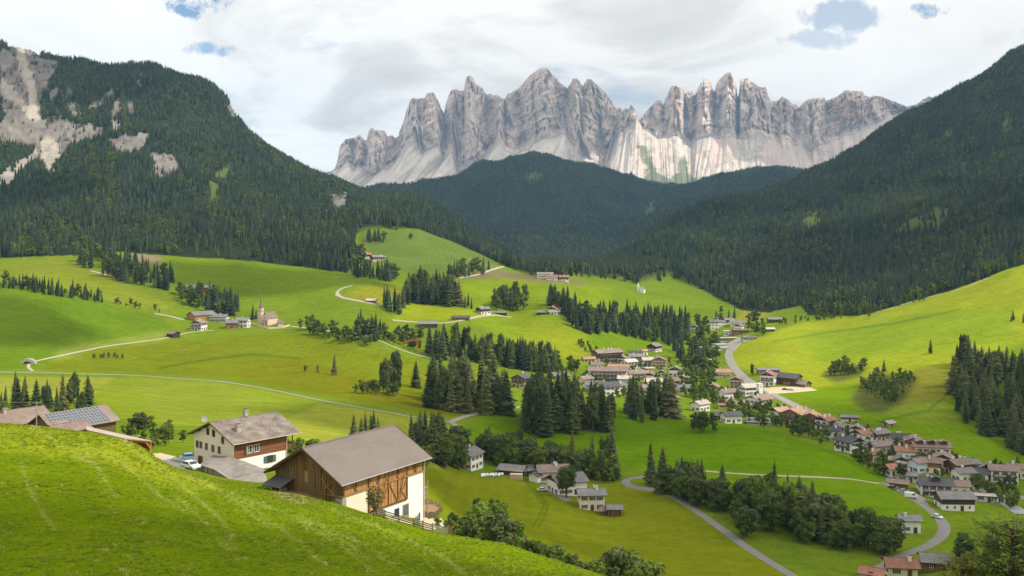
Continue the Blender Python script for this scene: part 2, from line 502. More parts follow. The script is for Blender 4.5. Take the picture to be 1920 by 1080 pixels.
def ground(px, Y):
    """height of the sheet below bearing px at depth Y"""
    c = float(np.clip(np.interp(px, _cols, np.arange(NC)), 0, NC - 1.001))
    r = float(np.clip(np.interp(Y, _rows, np.arange(NR)), 0, NR - 1.001))
    ci, ri = int(c), int(r)
    fc, fr = c - ci, r - ri
    return float((ZZ[ri, ci] * (1 - fc) + ZZ[ri, ci + 1] * fc) * (1 - fr) + (ZZ[ri + 1, ci] * (1 - fc) + ZZ[ri + 1, ci + 1] * fc) * fr)


def gxy(x, y):
    return ground(CX + F * x / y, y)


def ground_n(px, Y):
    c = np.clip(np.interp(px, _cols, np.arange(NC)), 0, NC - 1.001)
    r = np.clip(np.interp(Y, _rows, np.arange(NR)), 0, NR - 1.001)
    ci, ri = c.astype(int), r.astype(int)
    fc, fr = c - ci, r - ri
    return (ZZ[ri, ci] * (1 - fc) + ZZ[ri, ci + 1] * fc) * (1 - fr) + (ZZ[ri + 1, ci] * (1 - fc) + ZZ[ri + 1, ci + 1] * fc) * fr


def depth_at(px, py, ymin=60.0):
    """depth at which the line of sight through (px, py) first meets the ground beyond ymin"""
    c = float(np.clip(np.interp(px, _cols, np.arange(NC)), 0, NC - 1.001))
    ci = int(c)
    col = PY[:, ci] * (1 - (c - ci)) + PY[:, ci + 1] * (c - ci)
    r0 = int(np.searchsorted(_rows, ymin))
    for r in range(max(r0, 1), NR):
        if col[r] <= py:
            if r == r0 or col[r - 1] <= py:
                return float(_rows[r])
            t = (col[r - 1] - py) / (col[r - 1] - col[r])
            return float(_rows[r - 1] + t * (_rows[r] - _rows[r - 1]))
    return None


def spot(px, py=None, Y=None, ymin=60.0):
    """a point on the ground: seen at (px, py), or at bearing px and depth Y"""
    if Y is None:
        Y = depth_at(px, py, ymin)
        if Y is None:
            Y = 2000.0
    return Vector(((px - CX) / F * Y, Y, ground(px, Y)))
# ------------------------------------------------------------------ materials
MATS = {}


def base_mat(name):
    m = bpy.data.materials.new(name)
    m.use_nodes = True
    nt = m.node_tree
    nt.nodes.clear()
    out = N(nt, 'ShaderNodeOutputMaterial')
    b = N(nt, 'ShaderNodeBsdfPrincipled')
    b.inputs['Roughness'].default_value = 0.85
    b.inputs['Specular IOR Level'].default_value = 0.2
    nt.links.new(b.outputs[0], out.inputs[0])
    MATS[name] = m
    return m, nt, b, out


def objco(nt, scale=(1, 1, 1), kind='Object'):
    tc = N(nt, 'ShaderNodeTexCoord')
    mp = N(nt, 'ShaderNodeMapping')
    mp.inputs['Scale'].default_value = scale
    nt.links.new(tc.outputs[kind], mp.inputs[0])
    return mp.outputs[0]


def noise(nt, vec, scale, detail=4.0, rough=0.55, dist=0.0):
    n = N(nt, 'ShaderNodeTexNoise', inp={'Scale': scale, 'Detail': detail, 'Roughness': rough, 'Distortion': dist})
    nt.links.new(vec, n.inputs['Vector'])
    return n.outputs[0]


def bump(nt, b, h, strength=0.5, dist=0.1):
    n = N(nt, 'ShaderNodeBump', inp={'Strength': strength, 'Distance': dist})
    nt.links.new(h, n.inputs['Height'])
    nt.links.new(n.outputs[0], b.inputs['Normal'])
    return n


def plain(name, col, var=0.15, scale=1.5, rough=0.85, spec=0.2, bumpd=0.0, stretch=(1, 1, 1), metal=0.0):
    """matt paint, plaster or metal with an uneven tone"""
    m, nt, b, out = base_mat(name)
    v = objco(nt, stretch)
    n = noise(nt, v, scale, 5.0, 0.6)
    oi = N(nt, 'ShaderNodeObjectInfo')
    f = mathn(nt, 'ADD', mathn(nt, 'MULTIPLY', mathn(nt, 'SUBTRACT', n, 0.5), 2.2 * var), 1.0)
    f = mathn(nt, 'ADD', f, mathn(nt, 'MULTIPLY', mathn(nt, 'SUBTRACT', oi.outputs['Random'], 0.5), var * 0.7))
    cc = N(nt, 'ShaderNodeCombineXYZ')
    for i in range(3):
        nt.links.new(mathn(nt, 'MULTIPLY', f, col[i]), cc.inputs[i])
    nt.links.new(cc.outputs[0], b.inputs['Base Color'])
    b.inputs['Roughness'].default_value = rough
    b.inputs['Specular IOR Level'].default_value = spec
    b.inputs['Metallic'].default_value = metal
    if bumpd:
        bump(nt, b, noise(nt, v, scale * 8, 4.0), 0.4, bumpd)
    return m


def roof_mat(name, c1, c2, mortar, row=0.35, width=0.5, patch=(0.5, 0.5, 0.5), pf=0.35):
    """courses of shingles or tiles; local x runs along the ridge, y down the slope"""
    m, nt, b, out = base_mat(name)
    v = objco(nt)
    br = N(nt, 'ShaderNodeTexBrick', inp={'Scale': 1.0, 'Mortar Size': 0.03, 'Bias': 0.0, 'Brick Width': width, 'Row Height': row})
    br.inputs['Color1'].default_value = (*c1, 1)
    br.inputs['Color2'].default_value = (*c2, 1)
    br.inputs['Mortar'].default_value = (*mortar, 1)
    nt.links.new(v, br.inputs['Vector'])
    n = noise(nt, v, 0.45, 6.0, 0.65)
    f = ramp(nt, n, ((0.42, 0.0), (0.66, pf)))
    c = mixc(nt, f, br.outputs[0], patch)
    n2 = noise(nt, v, 0.12, 3.0)
    oi = N(nt, 'ShaderNodeObjectInfo')
    k = mathn(nt, 'ADD', mathn(nt, 'MULTIPLY', n2, 0.5), mathn(nt, 'ADD', mathn(nt, 'MULTIPLY', oi.outputs['Random'], 0.3), 0.6))
    kk = N(nt, 'ShaderNodeCombineXYZ')
    for i in range(3):
        nt.links.new(k, kk.inputs[i])
    nt.links.new(mixc(nt, 1.0, c, kk.outputs[0], 'MULTIPLY'), b.inputs['Base Color'])
    bump(nt, b, br.outputs['Fac'], -0.5, 0.03)
    b.inputs['Roughness'].default_value = 0.8
    return m


def wood_mat(name, c1, c2, grain=(1, 1, 12)):
    m, nt, b, out = base_mat(name)
    v = objco(nt, grain)
    n = noise(nt, v, 1.2, 6.0, 0.65, 0.3)
    c = ramp(nt, n, ((0.3, c1), (0.72, c2)))
    oi = N(nt, 'ShaderNodeObjectInfo')
    k = mathn(nt, 'ADD', mathn(nt, 'MULTIPLY', oi.outputs['Random'], 0.5), 0.75)
    kk = N(nt, 'ShaderNodeCombineXYZ')
    for i in range(3):
        nt.links.new(k, kk.inputs[i])
    nt.links.new(mixc(nt, 1.0, c, kk.outputs[0], 'MULTIPLY'), b.inputs['Base Color'])
    bump(nt, b, n, 0.3, 0.01)
    return m


def leaf_mat(name, dark, light, rnd_amt=0.5, transl=0.25, autumn=None):
    """foliage: tone differs from tree to tree and from clump to clump"""
    m, nt, b, out = base_mat(name)
    oi = N(nt, 'ShaderNodeObjectInfo')
    tc = N(nt, 'ShaderNodeTexCoord')
    n = noise(nt, tc.outputs['Object'], 0.35, 3.0)
    if name == 'needles_wood':            # stands of older and younger trees
        n = noise(nt, oi.outputs['Location'], 0.006, 5.0, 0.6)
        n = ramp(nt, n, ((0.36, 0.0), (0.64, 1.0)))
    f = mathn(nt, 'ADD', mathn(nt, 'MULTIPLY', oi.outputs['Random'], rnd_amt), mathn(nt, 'MULTIPLY', n, 1 - rnd_amt))
    c = ramp(nt, f, ((0.12, dark), (0.85, light)))
    if autumn:
        g = mathn(nt, 'GREATER_THAN', mathn(nt, 'FRACT', mathn(nt, 'MULTIPLY', oi.outputs['Random'], 37.7)), 0.86)
        c = mixc(nt, mathn(nt, 'MULTIPLY', g, 0.7), c, autumn)
    nt.links.new(c, b.inputs['Base Color'])
    b.inputs['Roughness'].default_value = 0.65
    b.inputs['Specular IOR Level'].default_value = 0.25
    if transl:
        t = N(nt, 'ShaderNodeBsdfTranslucent')
        nt.links.new(c, t.inputs[0])
        mx = N(nt, 'ShaderNodeMixShader', inp={0: transl})
        nt.links.new(b.outputs[0], mx.inputs[1])
        nt.links.new(t.outputs[0], mx.inputs[2])
        nt.links.new(mx.outputs[0], out.inputs[0])
    return m


leaf_mat('needles', (0.032, 0.056, 0.018), (0.150, 0.180, 0.052), 0.65, 0.3, autumn=(0.165, 0.165, 0.055))
leaf_mat('needles_wood', (0.009, 0.023, 0.014), (0.050, 0.082, 0.034), 0.5, 0.15, autumn=(0.085, 0.125, 0.040))
leaf_mat('leaves', (0.045, 0.084, 0.013), (0.165, 0.215, 0.034), 0.5, 0.35)
leaf_mat('leaves_light', (0.10, 0.165, 0.02), (0.21, 0.29, 0.04), 0.4, 0.4)
leaf_mat('leaves_olive', (0.05, 0.075, 0.022), (0.12, 0.15, 0.05), 0.6, 0.25)
leaf_mat('leaves_yellow', (0.16, 0.17, 0.015), (0.30, 0.28, 0.03), 0.6, 0.3)
plain('bark', (0.09, 0.07, 0.055), 0.3, 3.0)
plain('plaster_white', (0.78, 0.77, 0.74), 0.06, 0.5)
plain('plaster_cream', (0.72, 0.66, 0.52), 0.08, 0.5)
plain('plaster_pink', (0.66, 0.50, 0.42), 0.08, 0.5)
plain('plaster_grey', (0.50, 0.50, 0.50), 0.1, 0.5)
plain('plaster_yellow', (0.72, 0.55, 0.26), 0.08, 0.5)
plain('plaster_blue', (0.55, 0.62, 0.72), 0.06, 0.5)
plain('stone_wall', (0.36, 0.33, 0.29), 0.35, 2.0, bumpd=0.1)
wood_mat('timber_dark', (0.060, 0.038, 0.026), (0.12, 0.075, 0.048))
wood_mat('timber_brown', (0.15, 0.075, 0.035), (0.28, 0.15, 0.07))
wood_mat('timber_red', (0.165, 0.062, 0.034), (0.285, 0.120, 0.064), (1, 1, 6))
wood_mat('timber_honey', (0.30, 0.155, 0.055), (0.50, 0.29, 0.12))
wood_mat('timber_beam', (0.26, 0.135, 0.05), (0.44, 0.25, 0.10))
wood_mat('timber_old', (0.10, 0.070, 0.035), (0.22, 0.155, 0.075))
wood_mat('timber_orange', (0.42, 0.17, 0.06), (0.60, 0.28, 0.10))
wood_mat('timber_grey', (0.20, 0.18, 0.155), (0.36, 0.33, 0.29))
roof_mat('roof_grey', (0.17, 0.165, 0.165), (0.22, 0.215, 0.21), (0.10, 0.10, 0.10), patch=(0.30, 0.29, 0.28))
roof_mat('roof_dark', (0.075, 0.078, 0.088), (0.10, 0.10, 0.11), (0.05, 0.05, 0.055), patch=(0.13, 0.13, 0.14))
roof_mat('roof_brown', (0.215, 0.158, 0.132), (0.275, 0.202, 0.168), (0.13, 0.095, 0.085), patch=(0.33, 0.275, 0.24))
roof_mat('roof_red', (0.27, 0.120, 0.080), (0.34, 0.155, 0.105), (0.16, 0.07, 0.055), patch=(0.36, 0.22, 0.16))
roof_mat('roof_orange', (0.36, 0.21, 0.145), (0.43, 0.26, 0.18), (0.20, 0.12, 0.09), patch=(0.46, 0.34, 0.26))
roof_mat('roof_pale', (0.46, 0.385, 0.34), (0.54, 0.45, 0.39), (0.24, 0.21, 0.2), patch=(0.55, 0.5, 0.46))
roof_mat('roof_shingle', (0.20, 0.178, 0.16), (0.34, 0.305, 0.275), (0.07, 0.06, 0.055), row=0.45, width=0.8, patch=(0.40, 0.35, 0.31), pf=0.35)
roof_mat('roof_slate', (0.155, 0.132, 0.118), (0.172, 0.147, 0.132), (0.135, 0.115, 0.104), row=0.42, width=1.6, patch=(0.165, 0.142, 0.126), pf=0.3)
roof_mat('roof_lichen', (0.125, 0.100, 0.088), (0.175, 0.140, 0.122), (0.075, 0.062, 0.056), row=0.35, width=0.5, patch=(0.30, 0.265, 0.225), pf=0.6)
plain('glass_dark', (0.035, 0.04, 0.05), 0.2, 1.0, rough=0.12, spec=0.6)
plain('white_paint', (0.8, 0.8, 0.78), 0.05, 2.0, rough=0.6)
plain('shutter_blue', (0.09, 0.13, 0.16), 0.1, 2.0)
plain('metal_grey', (0.45, 0.46, 0.47), 0.08, 1.0, rough=0.45, spec=0.5)
plain('metal_pipe', (0.55, 0.45, 0.38), 0.1, 1.0, rough=0.5)
plain('asphalt', (0.20, 0.19, 0.18), 0.2, 0.4)
plain('asphalt_pale', (0.265, 0.25, 0.22), 0.25, 0.4)
plain('gravel', (0.37, 0.33, 0.255), 0.3, 0.6)
plain('sand_yard', (0.52, 0.42, 0.29), 0.2, 0.5, bumpd=0.05)
plain('soil', (0.25, 0.15, 0.09), 0.25, 0.6, bumpd=0.1)
plain('wrap_white', (0.75, 0.78, 0.74), 0.1, 1.0, rough=0.35, spec=0.5)
plain('plank_pale', (0.60, 0.45, 0.29), 0.15, 2.0)
plain('crane_orange', (0.75, 0.24, 0.03), 0.08, 1.0, rough=0.5)
plain('rubber', (0.03, 0.03, 0.03), 0.1, 2.0)
for _n, _c in (('white', (0.72, 0.73, 0.74)), ('blue', (0.16, 0.30, 0.48)), ('dark', (0.05, 0.055, 0.065)), ('silver', (0.42, 0.43, 0.45)), ('red', (0.42, 0.05, 0.04))):
    m = plain('car_' + _n, _c, 0.03, 1.0, rough=0.25, spec=0.6)
m, nt, b, out = base_mat('solar_cell')
b.inputs['Base Color'].default_value = (0.075, 0.082, 0.11, 1)
b.inputs['Roughness'].default_value = 0.22
b.inputs['Specular IOR Level'].default_value = 0.7
plain('water', (0.35, 0.38, 0.38), 0.3, 0.3, rough=0.25, spec=0.5)


def _flat_uv(nt):
    g = N(nt, 'ShaderNodeNewGeometry')
    return g.outputs['Position']


# meadow and forest floor
m, nt, b, out = base_mat('meadow')
at = N(nt, 'ShaderNodeAttribute', attribute_name='Field')
fl = N(nt, 'ShaderNodeAttribute', attribute_name='Flower')
pos = _flat_uv(nt)
g1 = noise(nt, pos, 0.018, 5.0, 0.6)
g2 = noise(nt, pos, 0.16, 5.0, 0.62)
g3 = noise(nt, pos, 1.1, 5.0, 0.7)
sep = N(nt, 'ShaderNodeSeparateXYZ')
nt.links.new(pos, sep.inputs[0])
# swaths left by the mower, and streaks of longer grass down the slope
wv = N(nt, 'ShaderNodeTexWave', wave_type='BANDS', bands_direction='X', inp={'Scale': 0.055, 'Distortion': 3.0, 'Detail': 3.0, 'Detail Scale': 0.04})
nt.links.new(pos, wv.inputs['Vector'])
k = mathn(nt, 'ADD', mathn(nt, 'MULTIPLY', g1, 0.60), mathn(nt, 'MULTIPLY', g2, 0.55))
k = mathn(nt, 'ADD', k, mathn(nt, 'MULTIPLY', g3, 0.62))
mow = ramp(nt, noise(nt, pos, 0.0055, 2.0), ((0.46, 0.0), (0.56, 1.0)))
k = mathn(nt, 'ADD', k, mathn(nt, 'MULTIPLY', mathn(nt, 'MULTIPLY', mathn(nt, 'MULTIPLY', wv.outputs['Fac'], mow), mathn(nt, 'MULTIPLY', g2, 1.6)), 0.09))
mps = N(nt, 'ShaderNodeMapping')
mps.inputs['Scale'].default_value = (0.10, 0.55, 0.55)
mps.inputs['Rotation'].default_value = (0, 0, 0.5)
nt.links.new(pos, mps.inputs[0])
k = mathn(nt, 'ADD', k, mathn(nt, 'MULTIPLY', noise(nt, mps.outputs[0], 0.35, 5.0, 0.65), 0.55))
k = mathn(nt, 'ADD', k, mathn(nt, 'MULTIPLY', noise(nt, pos, 0.45, 4.0, 0.7), 0.55))
k = mathn(nt, 'SUBTRACT', k, 0.45)
kk = N(nt, 'ShaderNodeCombineXYZ')
nt.links.new(mathn(nt, 'MULTIPLY_ADD', g2, 0.30, mathn(nt, 'SUBTRACT', k, 0.15)), kk.inputs[0])
nt.links.new(k, kk.inputs[1])
nt.links.new(k, kk.inputs[2])
c = mixc(nt, 1.0, at.outputs['Color'], kk.outputs[0], 'MULTIPLY')
# flowering stalks: speckles where the meadow carries them
sp = noise(nt, pos, 2.2, 4.0, 0.75)
spk = ramp(nt, sp, ((0.40, 0.0), (0.66, 1.0)))
ff = mathn(nt, 'MULTIPLY', mathn(nt, 'MULTIPLY', fl.outputs['Fac'], spk), 0.75, clamp=True)
c = mixc(nt, ff, c, (0.42, 0.40, 0.12))
nt.links.new(c, b.inputs['Base Color'])
bump(nt, b, mathn(nt, 'ADD', noise(nt, pos, 2.5, 6.0, 0.75), mathn(nt, 'MULTIPLY', g2, 3.0)), 0.55, 0.22)
b.inputs['Roughness'].default_value = 1.0
b.inputs['Specular IOR Level'].default_value = 0.0

# limestone
m, nt, b, out = base_mat('limestone')
pos = _flat_uv(nt)
sc_ = N(nt, 'ShaderNodeAttribute', attribute_name='Scree')
oc_ = N(nt, 'ShaderNodeAttribute', attribute_name='Ochre')
gr_ = N(nt, 'ShaderNodeAttribute', attribute_name='Turf')
mpv = N(nt, 'ShaderNodeMapping')
mpv.inputs['Scale'].default_value = (1, 0.6, 0.34)
nt.links.new(pos, mpv.inputs[0])
v1 = noise(nt, mpv.outputs[0], 0.016, 9.0, 0.68, 0.6)
mph = N(nt, 'ShaderNodeMapping')
mph.inputs['Scale'].default_value = (0.15, 0.15, 1.0)
mph.inputs['Rotation'].default_value = (0, 0.06, 0)
nt.links.new(pos, mph.inputs[0])
v2 = noise(nt, mph.outputs[0], 0.035, 6.0, 0.6, 0.4)
v3 = noise(nt, pos, 0.0028, 4.0, 0.5)
vv = mathn(nt, 'ADD', mathn(nt, 'MULTIPLY', v1, 0.62), mathn(nt, 'MULTIPLY', v2, 0.38))
rock = ramp(nt, vv, ((0.24, (0.50, 0.395, 0.33)), (0.44, (0.64, 0.515, 0.44)), (0.58, (0.71, 0.585, 0.50)), (0.78, (0.83, 0.71, 0.62))))
rock = mixc(nt, mathn(nt, 'MULTIPLY', ramp(nt, v3, ((0.45, 0.0), (0.7, 1.0))), 0.35), rock, (0.54, 0.39, 0.32))
rock = mixc(nt, mathn(nt, 'MULTIPLY', oc_.outputs['Fac'], 0.8), rock, (0.56, 0.38, 0.26))
s1 = noise(nt, pos, 0.02, 8.0, 0.65)
scree = ramp(nt, s1, ((0.3, (0.56, 0.485, 0.415)), (0.55, (0.70, 0.615, 0.53)), (0.75, (0.78, 0.70, 0.61))))
scree = mixc(nt, 1.0, scree, ramp(nt, sc_.outputs['Fac'], ((0.30, (0.50, 0.50, 0.50)), (0.60, (0.68, 0.67, 0.66)), (0.88, (1.0, 1.0, 1.0)))), 'MULTIPLY')
edge = mathn(nt, 'ADD', sc_.outputs['Fac'], mathn(nt, 'MULTIPLY', mathn(nt, 'SUBTRACT', s1, 0.5), 1.1))
c = mixc(nt, ramp(nt, edge, ((0.26, 0.0), (0.50, 1.0))), rock, scree)
ge = mathn(nt, 'ADD', gr_.outputs['Fac'], mathn(nt, 'MULTIPLY', mathn(nt, 'SUBTRACT', s1, 0.5), 1.4))
c = mixc(nt, mathn(nt, 'MULTIPLY', ramp(nt, ge, ((0.4, 0.0), (0.65, 1.0))), 0.85), c, (0.13, 0.155, 0.045))
nt.links.new(c, b.inputs['Base Color'])
bump(nt, b, mathn(nt, 'ADD', v1, mathn(nt, 'MULTIPLY', v2, 0.5)), 0.5, 14.0)
b.inputs['Roughness'].default_value = 0.95
b.inputs['Specular IOR Level'].default_value = 0.05

# ------------------------------------------------------------------ the ground sheet
GREEN = (0.124, 0.182, 0.010)
FIELDS = [  # polygon in the photo, depth range, colour of the sward or soil there
    ([(-1800, 1300), (-1800, 760), (0, 785), (250, 815), (330, 868), (600, 935), (900, 1000), (1160, 1085), (1400, 1300)], (0, 165), (0.120, 0.180, 0.002)),
    ([(-1800, 840), (-1800, 760), (0, 785), (250, 812), (330, 866), (420, 905), (360, 930), (200, 870), (0, 845)], (60, 165), (0.200, 0.245, 0.012)),
    ([(-1800, 690), (-1800, 480), (0, 524), (110, 545), (200, 566), (300, 590), (322, 615), (200, 640), (110, 656), (60, 690), (0, 694)], (540, 870), (0.098, 0.165, 0.006)),
    ([(110, 655), (300, 622), (330, 632), (200, 662), (100, 680)], (500, 900), (0.170, 0.215, 0.030)),
    ([(65, 694), (180, 652), (330, 640), (560, 622), (700, 655), (820, 690), (940, 705), (960, 772), (860, 782), (700, 758), (420, 708), (240, 698)], (460, 830), (0.132, 0.162, 0.005)),
    ([(420, 700), (560, 670), (760, 730), (900, 760), (870, 782), (700, 758)], (460, 760), (0.134, 0.146, 0.004)),
    ([(-200, 704), (215, 708), (170, 745), (-200, 760)], (380, 640), (0.215, 0.240, 0.030)),
    ([(170, 730), (240, 705), (420, 716), (600, 752), (520, 790), (330, 800), (200, 780)], (300, 600), (0.165, 0.215, 0.014)),
    ([(520, 792), (600, 757), (700, 770), (850, 800), (830, 880), (560, 840)], (280, 600), (0.215, 0.240, 0.026)),
    ([(780, 880), (870, 878), (1000, 905), (1170, 905), (1260, 932), (1340, 985), (1490, 1090), (1150, 1180), (1000, 1060), (900, 990), (780, 940)], (215, 420), (0.150, 0.176, 0.005)),
    ([(868, 805), (950, 770), (1150, 757), (1290, 792), (1400, 792), (1540, 838), (1680, 895), (1640, 905), (1460, 888), (1300, 882), (1150, 880), (900, 840)], (390, 620), (0.090, 0.170, 0.001)),
    ([(1300, 888), (1460, 894), (1640, 908), (1750, 980), (1700, 985), (1500, 980), (1400, 930)], (300, 440), (0.105, 0.190, 0.003)),
    ([(1365, 690), (1372, 650), (1500, 605), (1640, 585), (1920, 495), (3700, 300), (3700, 640), (1920, 640), (1760, 700), (1500, 735), (1440, 700)], (640, 1010), (0.225, 0.270, 0.014)),
    ([(1500, 640), (1700, 590), (1900, 575), (1900, 640), (1700, 660), (1540, 680)], (640, 1000), (0.185, 0.255, 0.014)),
    ([(1450, 735), (1760, 705), (1930, 640), (3700, 640), (3700, 870), (1930, 880), (1800, 855), (1620, 790)], (480, 720), (0.120, 0.200, 0.003)),
    ([(1715, 688), (1792, 690), (1775, 752), (1672, 765), (1690, 735)], (560, 800), (0.175, 0.178, 0.018)),
    ([(1640, 770), (1770, 745), (1800, 790), (1700, 790)], (500, 720), (0.145, 0.200, 0.014)),
    ([(1596, 748), (1618, 715), (1645, 700), (1718, 704), (1722, 716), (1690, 756), (1655, 776), (1620, 772)], (520, 900), (0.080, 0.092, 0.020)),
    ([(1538, 706), (1570, 690), (1592, 680), (1626, 688), (1612, 706), (1570, 718)], (560, 900), (0.100, 0.115, 0.022)),
    ([(670, 470), (680, 434), (790, 431), (850, 452), (945, 498), (900, 512), (700, 510)], (1050, 1420), (0.104, 0.150, 0.026)),
    ([(850, 530), (1000, 520), (1150, 540), (1150, 660), (1080, 670), (960, 640), (880, 600)], (740, 1300), (0.150, 0.210, 0.008)),
    ([(1000, 600), (1080, 620), (1130, 660), (1090, 680), (960, 650)], (720, 960), (0.185, 0.222, 0.010)),
    ([(1105, 628), (1240, 620), (1265, 645), (1180, 668), (1110, 655)], (780, 1060), (0.115, 0.190, 0.006)),
    ([(850, 516), (930, 505), (985, 515), (1095, 527), (1100, 535), (1000, 527), (940, 521), (860, 524)], (1000, 1350), (0.155, 0.130, 0.065)),
    ([(640, 553), (690, 535), (762, 536), (757, 566), (700, 568)], (820, 1080), (0.185, 0.190, 0.014)),
    ([(1372, 602), (1395, 580), (1462, 578), (1420, 604)], (980, 1260), (0.195, 0.190, 0.025)),
    ([(242, 492), (250, 474), (285, 478), (310, 488), (300, 496)], (960, 1200), (0.21, 0.17, 0.10)),
    ([(740, 570), (800, 565), (900, 590), (860, 604), (740, 600)], (820, 1040), (0.205, 0.245, 0.008)),
    ([(-1800, 530), (0, 500), (30, 488), (140, 480), (170, 500), (260, 545), (330, 570), (300, 590), (200, 565), (0, 525)], (860, 1080), (0.160, 0.195, 0.014)),
    ([(330, 480), (620, 512), (620, 560), (440, 560), (340, 520)], (900, 1120), (0.120, 0.180, 0.006)),
    ([(500, 925), (560, 915), (600, 938), (560, 945)], (130, 160), (0.26, 0.18, 0.10)),
]
col = np.zeros((NR, NC, 3))
col[:] = GREEN
for poly, (ya, yb), c in FIELDS:
    mk = inpoly(PX, PY, poly) & (YY > ya) & (YY < yb)
    col[mk] = c
for _ in range(5):                        # one sward runs into the next
    col[1:-1] = (col[:-2] + 2 * col[1:-1] + col[2:]) / 4
    col[:, 1:-1] = (col[:, :-2] + 2 * col[:, 1:-1] + col[:, 2:]) / 4
# wheel ruts pressed into the hay meadow and the right slope
for ln in ([(988, 905), (1006, 930), (1020, 946), (1012, 966), (1000, 988)], [(996, 905), (1014, 930), (1028, 947), (1021, 967), (1009, 989)], [(560, 672), (480, 664), (400, 672), (300, 690)], [(1640, 792), (1740, 770), (1800, 720)], [(1450, 640), (1560, 622), (1680, 606), (1800, 580)]):
    mk = (YY > 215) & (YY < 1000)
    acc = np.zeros((NR, NC))
    for (x0, y0), (x1, y1) in zip(ln, ln[1:]):
        dx, dy = x1 - x0, y1 - y0
        bx = mk & (PX > min(x0, x1) - 8) & (PX < max(x0, x1) + 8) & (PY > min(y0, y1) - 6) & (PY < max(y0, y1) + 6)
        t = np.clip(((PX[bx] - x0) * dx + (PY[bx] - y0) * dy) / (dx * dx + dy * dy), 0, 1)
        d = np.hypot(PX[bx] - x0 - t * dx, PY[bx] - y0 - t * dy)
        acc[bx] = np.maximum(acc[bx], np.exp(-(d / 2.2) ** 2))
    col = col * (1 - acc[..., None] * np.array([0.42, 0.25, 0.2]))
_rock = np.zeros((NR, NC), bool)
_scr = np.zeros((NR, NC), bool)
_jx = (fbm(XX / 45, YY / 60, 3, 31) - 0.5) * 26
_jy = (fbm(XX / 45 + 50, YY / 60, 3, 33) - 0.5) * 22
for p in ROCKS:
    _rock |= inpoly(PX + _jx, PY + _jy, p)
for p in SCREE:
    _scr |= inpoly(PX + _jx * 0.5, PY + _jy * 0.5, p)
_fz = (YY > 1100) & (YY < 3000)
_rock &= fbm(XX / 26 + 7, YY / 60, 4, 35, ridged=True) > 0.33
_rock &= _fz
_scr &= _fz
_clr = np.zeros((NR, NC), bool)
for p in CLEARINGS:
    _clr |= inpoly(PX + _jx * 1.1, PY + _jy * 1.1, p)
_clr &= (YY > 1100)
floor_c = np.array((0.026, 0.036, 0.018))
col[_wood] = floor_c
col[_clr & _wood] = (0.085, 0.115, 0.028)
_rn = fbm(XX / 30, YY / 14, 4, 71, ridged=True)[..., None]
_rk3 = np.array((0.165, 0.150, 0.135)) * (0.30 + 1.25 * _rn)
col[_rock] = _rk3[_rock]
col[_scr] = (np.array((0.33, 0.295, 0.25)) * (0.8 + 0.4 * _rn))[_scr]
# ledges stand out of the slope where rock is bare
ZZ += np.where(_rock, (fbm(XX / 40, YY / 16, 4, 91, ridged=True) - 0.5) * 22.0, 0.0)
FLOWER_LINES = [[(170, 775), (260, 850), (330, 900), (420, 980), (440, 1030)], [(150, 830), (230, 870), (300, 930), (345, 960)],
                [(380, 905), (470, 950), (540, 1000), (610, 1060)], [(330, 880), (430, 930), (500, 985)], [(40, 870), (60, 930), (100, 990)],
                [(60, 800), (110, 830), (190, 880)], [(500, 950), (600, 985), (700, 1030), (760, 1080)], [(620, 955), (740, 1000), (830, 1045), (880, 1085)],
                [(160, 845), (190, 890), (215, 930)], [(330, 930), (390, 985), (430, 1030)], [(560, 965), (640, 1010), (690, 1050)], [(430, 925), (540, 965), (640, 1020), (700, 1070)]]
flower = np.zeros((NR, NC))
_fgm = (YY < 160) & (YY > 45) & (PX < 1250)
_pxf, _pyf = PX[_fgm], PY[_fgm]
_acc = np.zeros(_pxf.shape)
for ln in FLOWER_LINES:
    for (x0, y0), (x1, y1) in zip(ln, ln[1:]):
        dx, dy = x1 - x0, y1 - y0
        t = np.clip(((_pxf - x0) * dx + (_pyf - y0) * dy) / (dx * dx + dy * dy), 0, 1)
        d = np.hypot(_pxf - x0 - t * dx, (_pyf - y0 - t * dy))
        _acc = np.maximum(_acc, np.exp(-(d / 4.0) ** 2))
flower[_fgm] = _acc * 0.85 * (0.15 + 0.9 * fbm(XX[_fgm] / 7, YY[_fgm] / 9, 3, 77))
flower += (inpoly(PX, PY, [(240, 712), (430, 722), (560, 760), (420, 800), (300, 790)]) & (YY > 300) & (YY < 600)) * 0.16
flower += (_fgm * 0.03) + 0.01 * (YY < 1000)

_verts = np.stack([XX, YY, ZZ], -1).reshape(-1, 3)
_idx = np.arange(NR * NC).reshape(NR, NC)
_quads = np.stack([_idx[:-1, :-1], _idx[:-1, 1:], _idx[1:, 1:], _idx[1:, :-1]], -1).reshape(-1, 4)
me = big_mesh('ground', _verts, _quads, [MATS['meadow']])
a = me.attributes.new('Field', 'FLOAT_COLOR', 'POINT')
a.data.foreach_set('color', np.concatenate([col.reshape(-1, 3), np.ones((NR * NC, 1))], 1).astype(np.float32).ravel())
a = me.attributes.new('Flower', 'FLOAT', 'POINT')
a.data.foreach_set('value', flower.astype(np.float32).ravel())
tag(link('ground', me), kind='structure')
PY = HZ - ZZ * F / YY
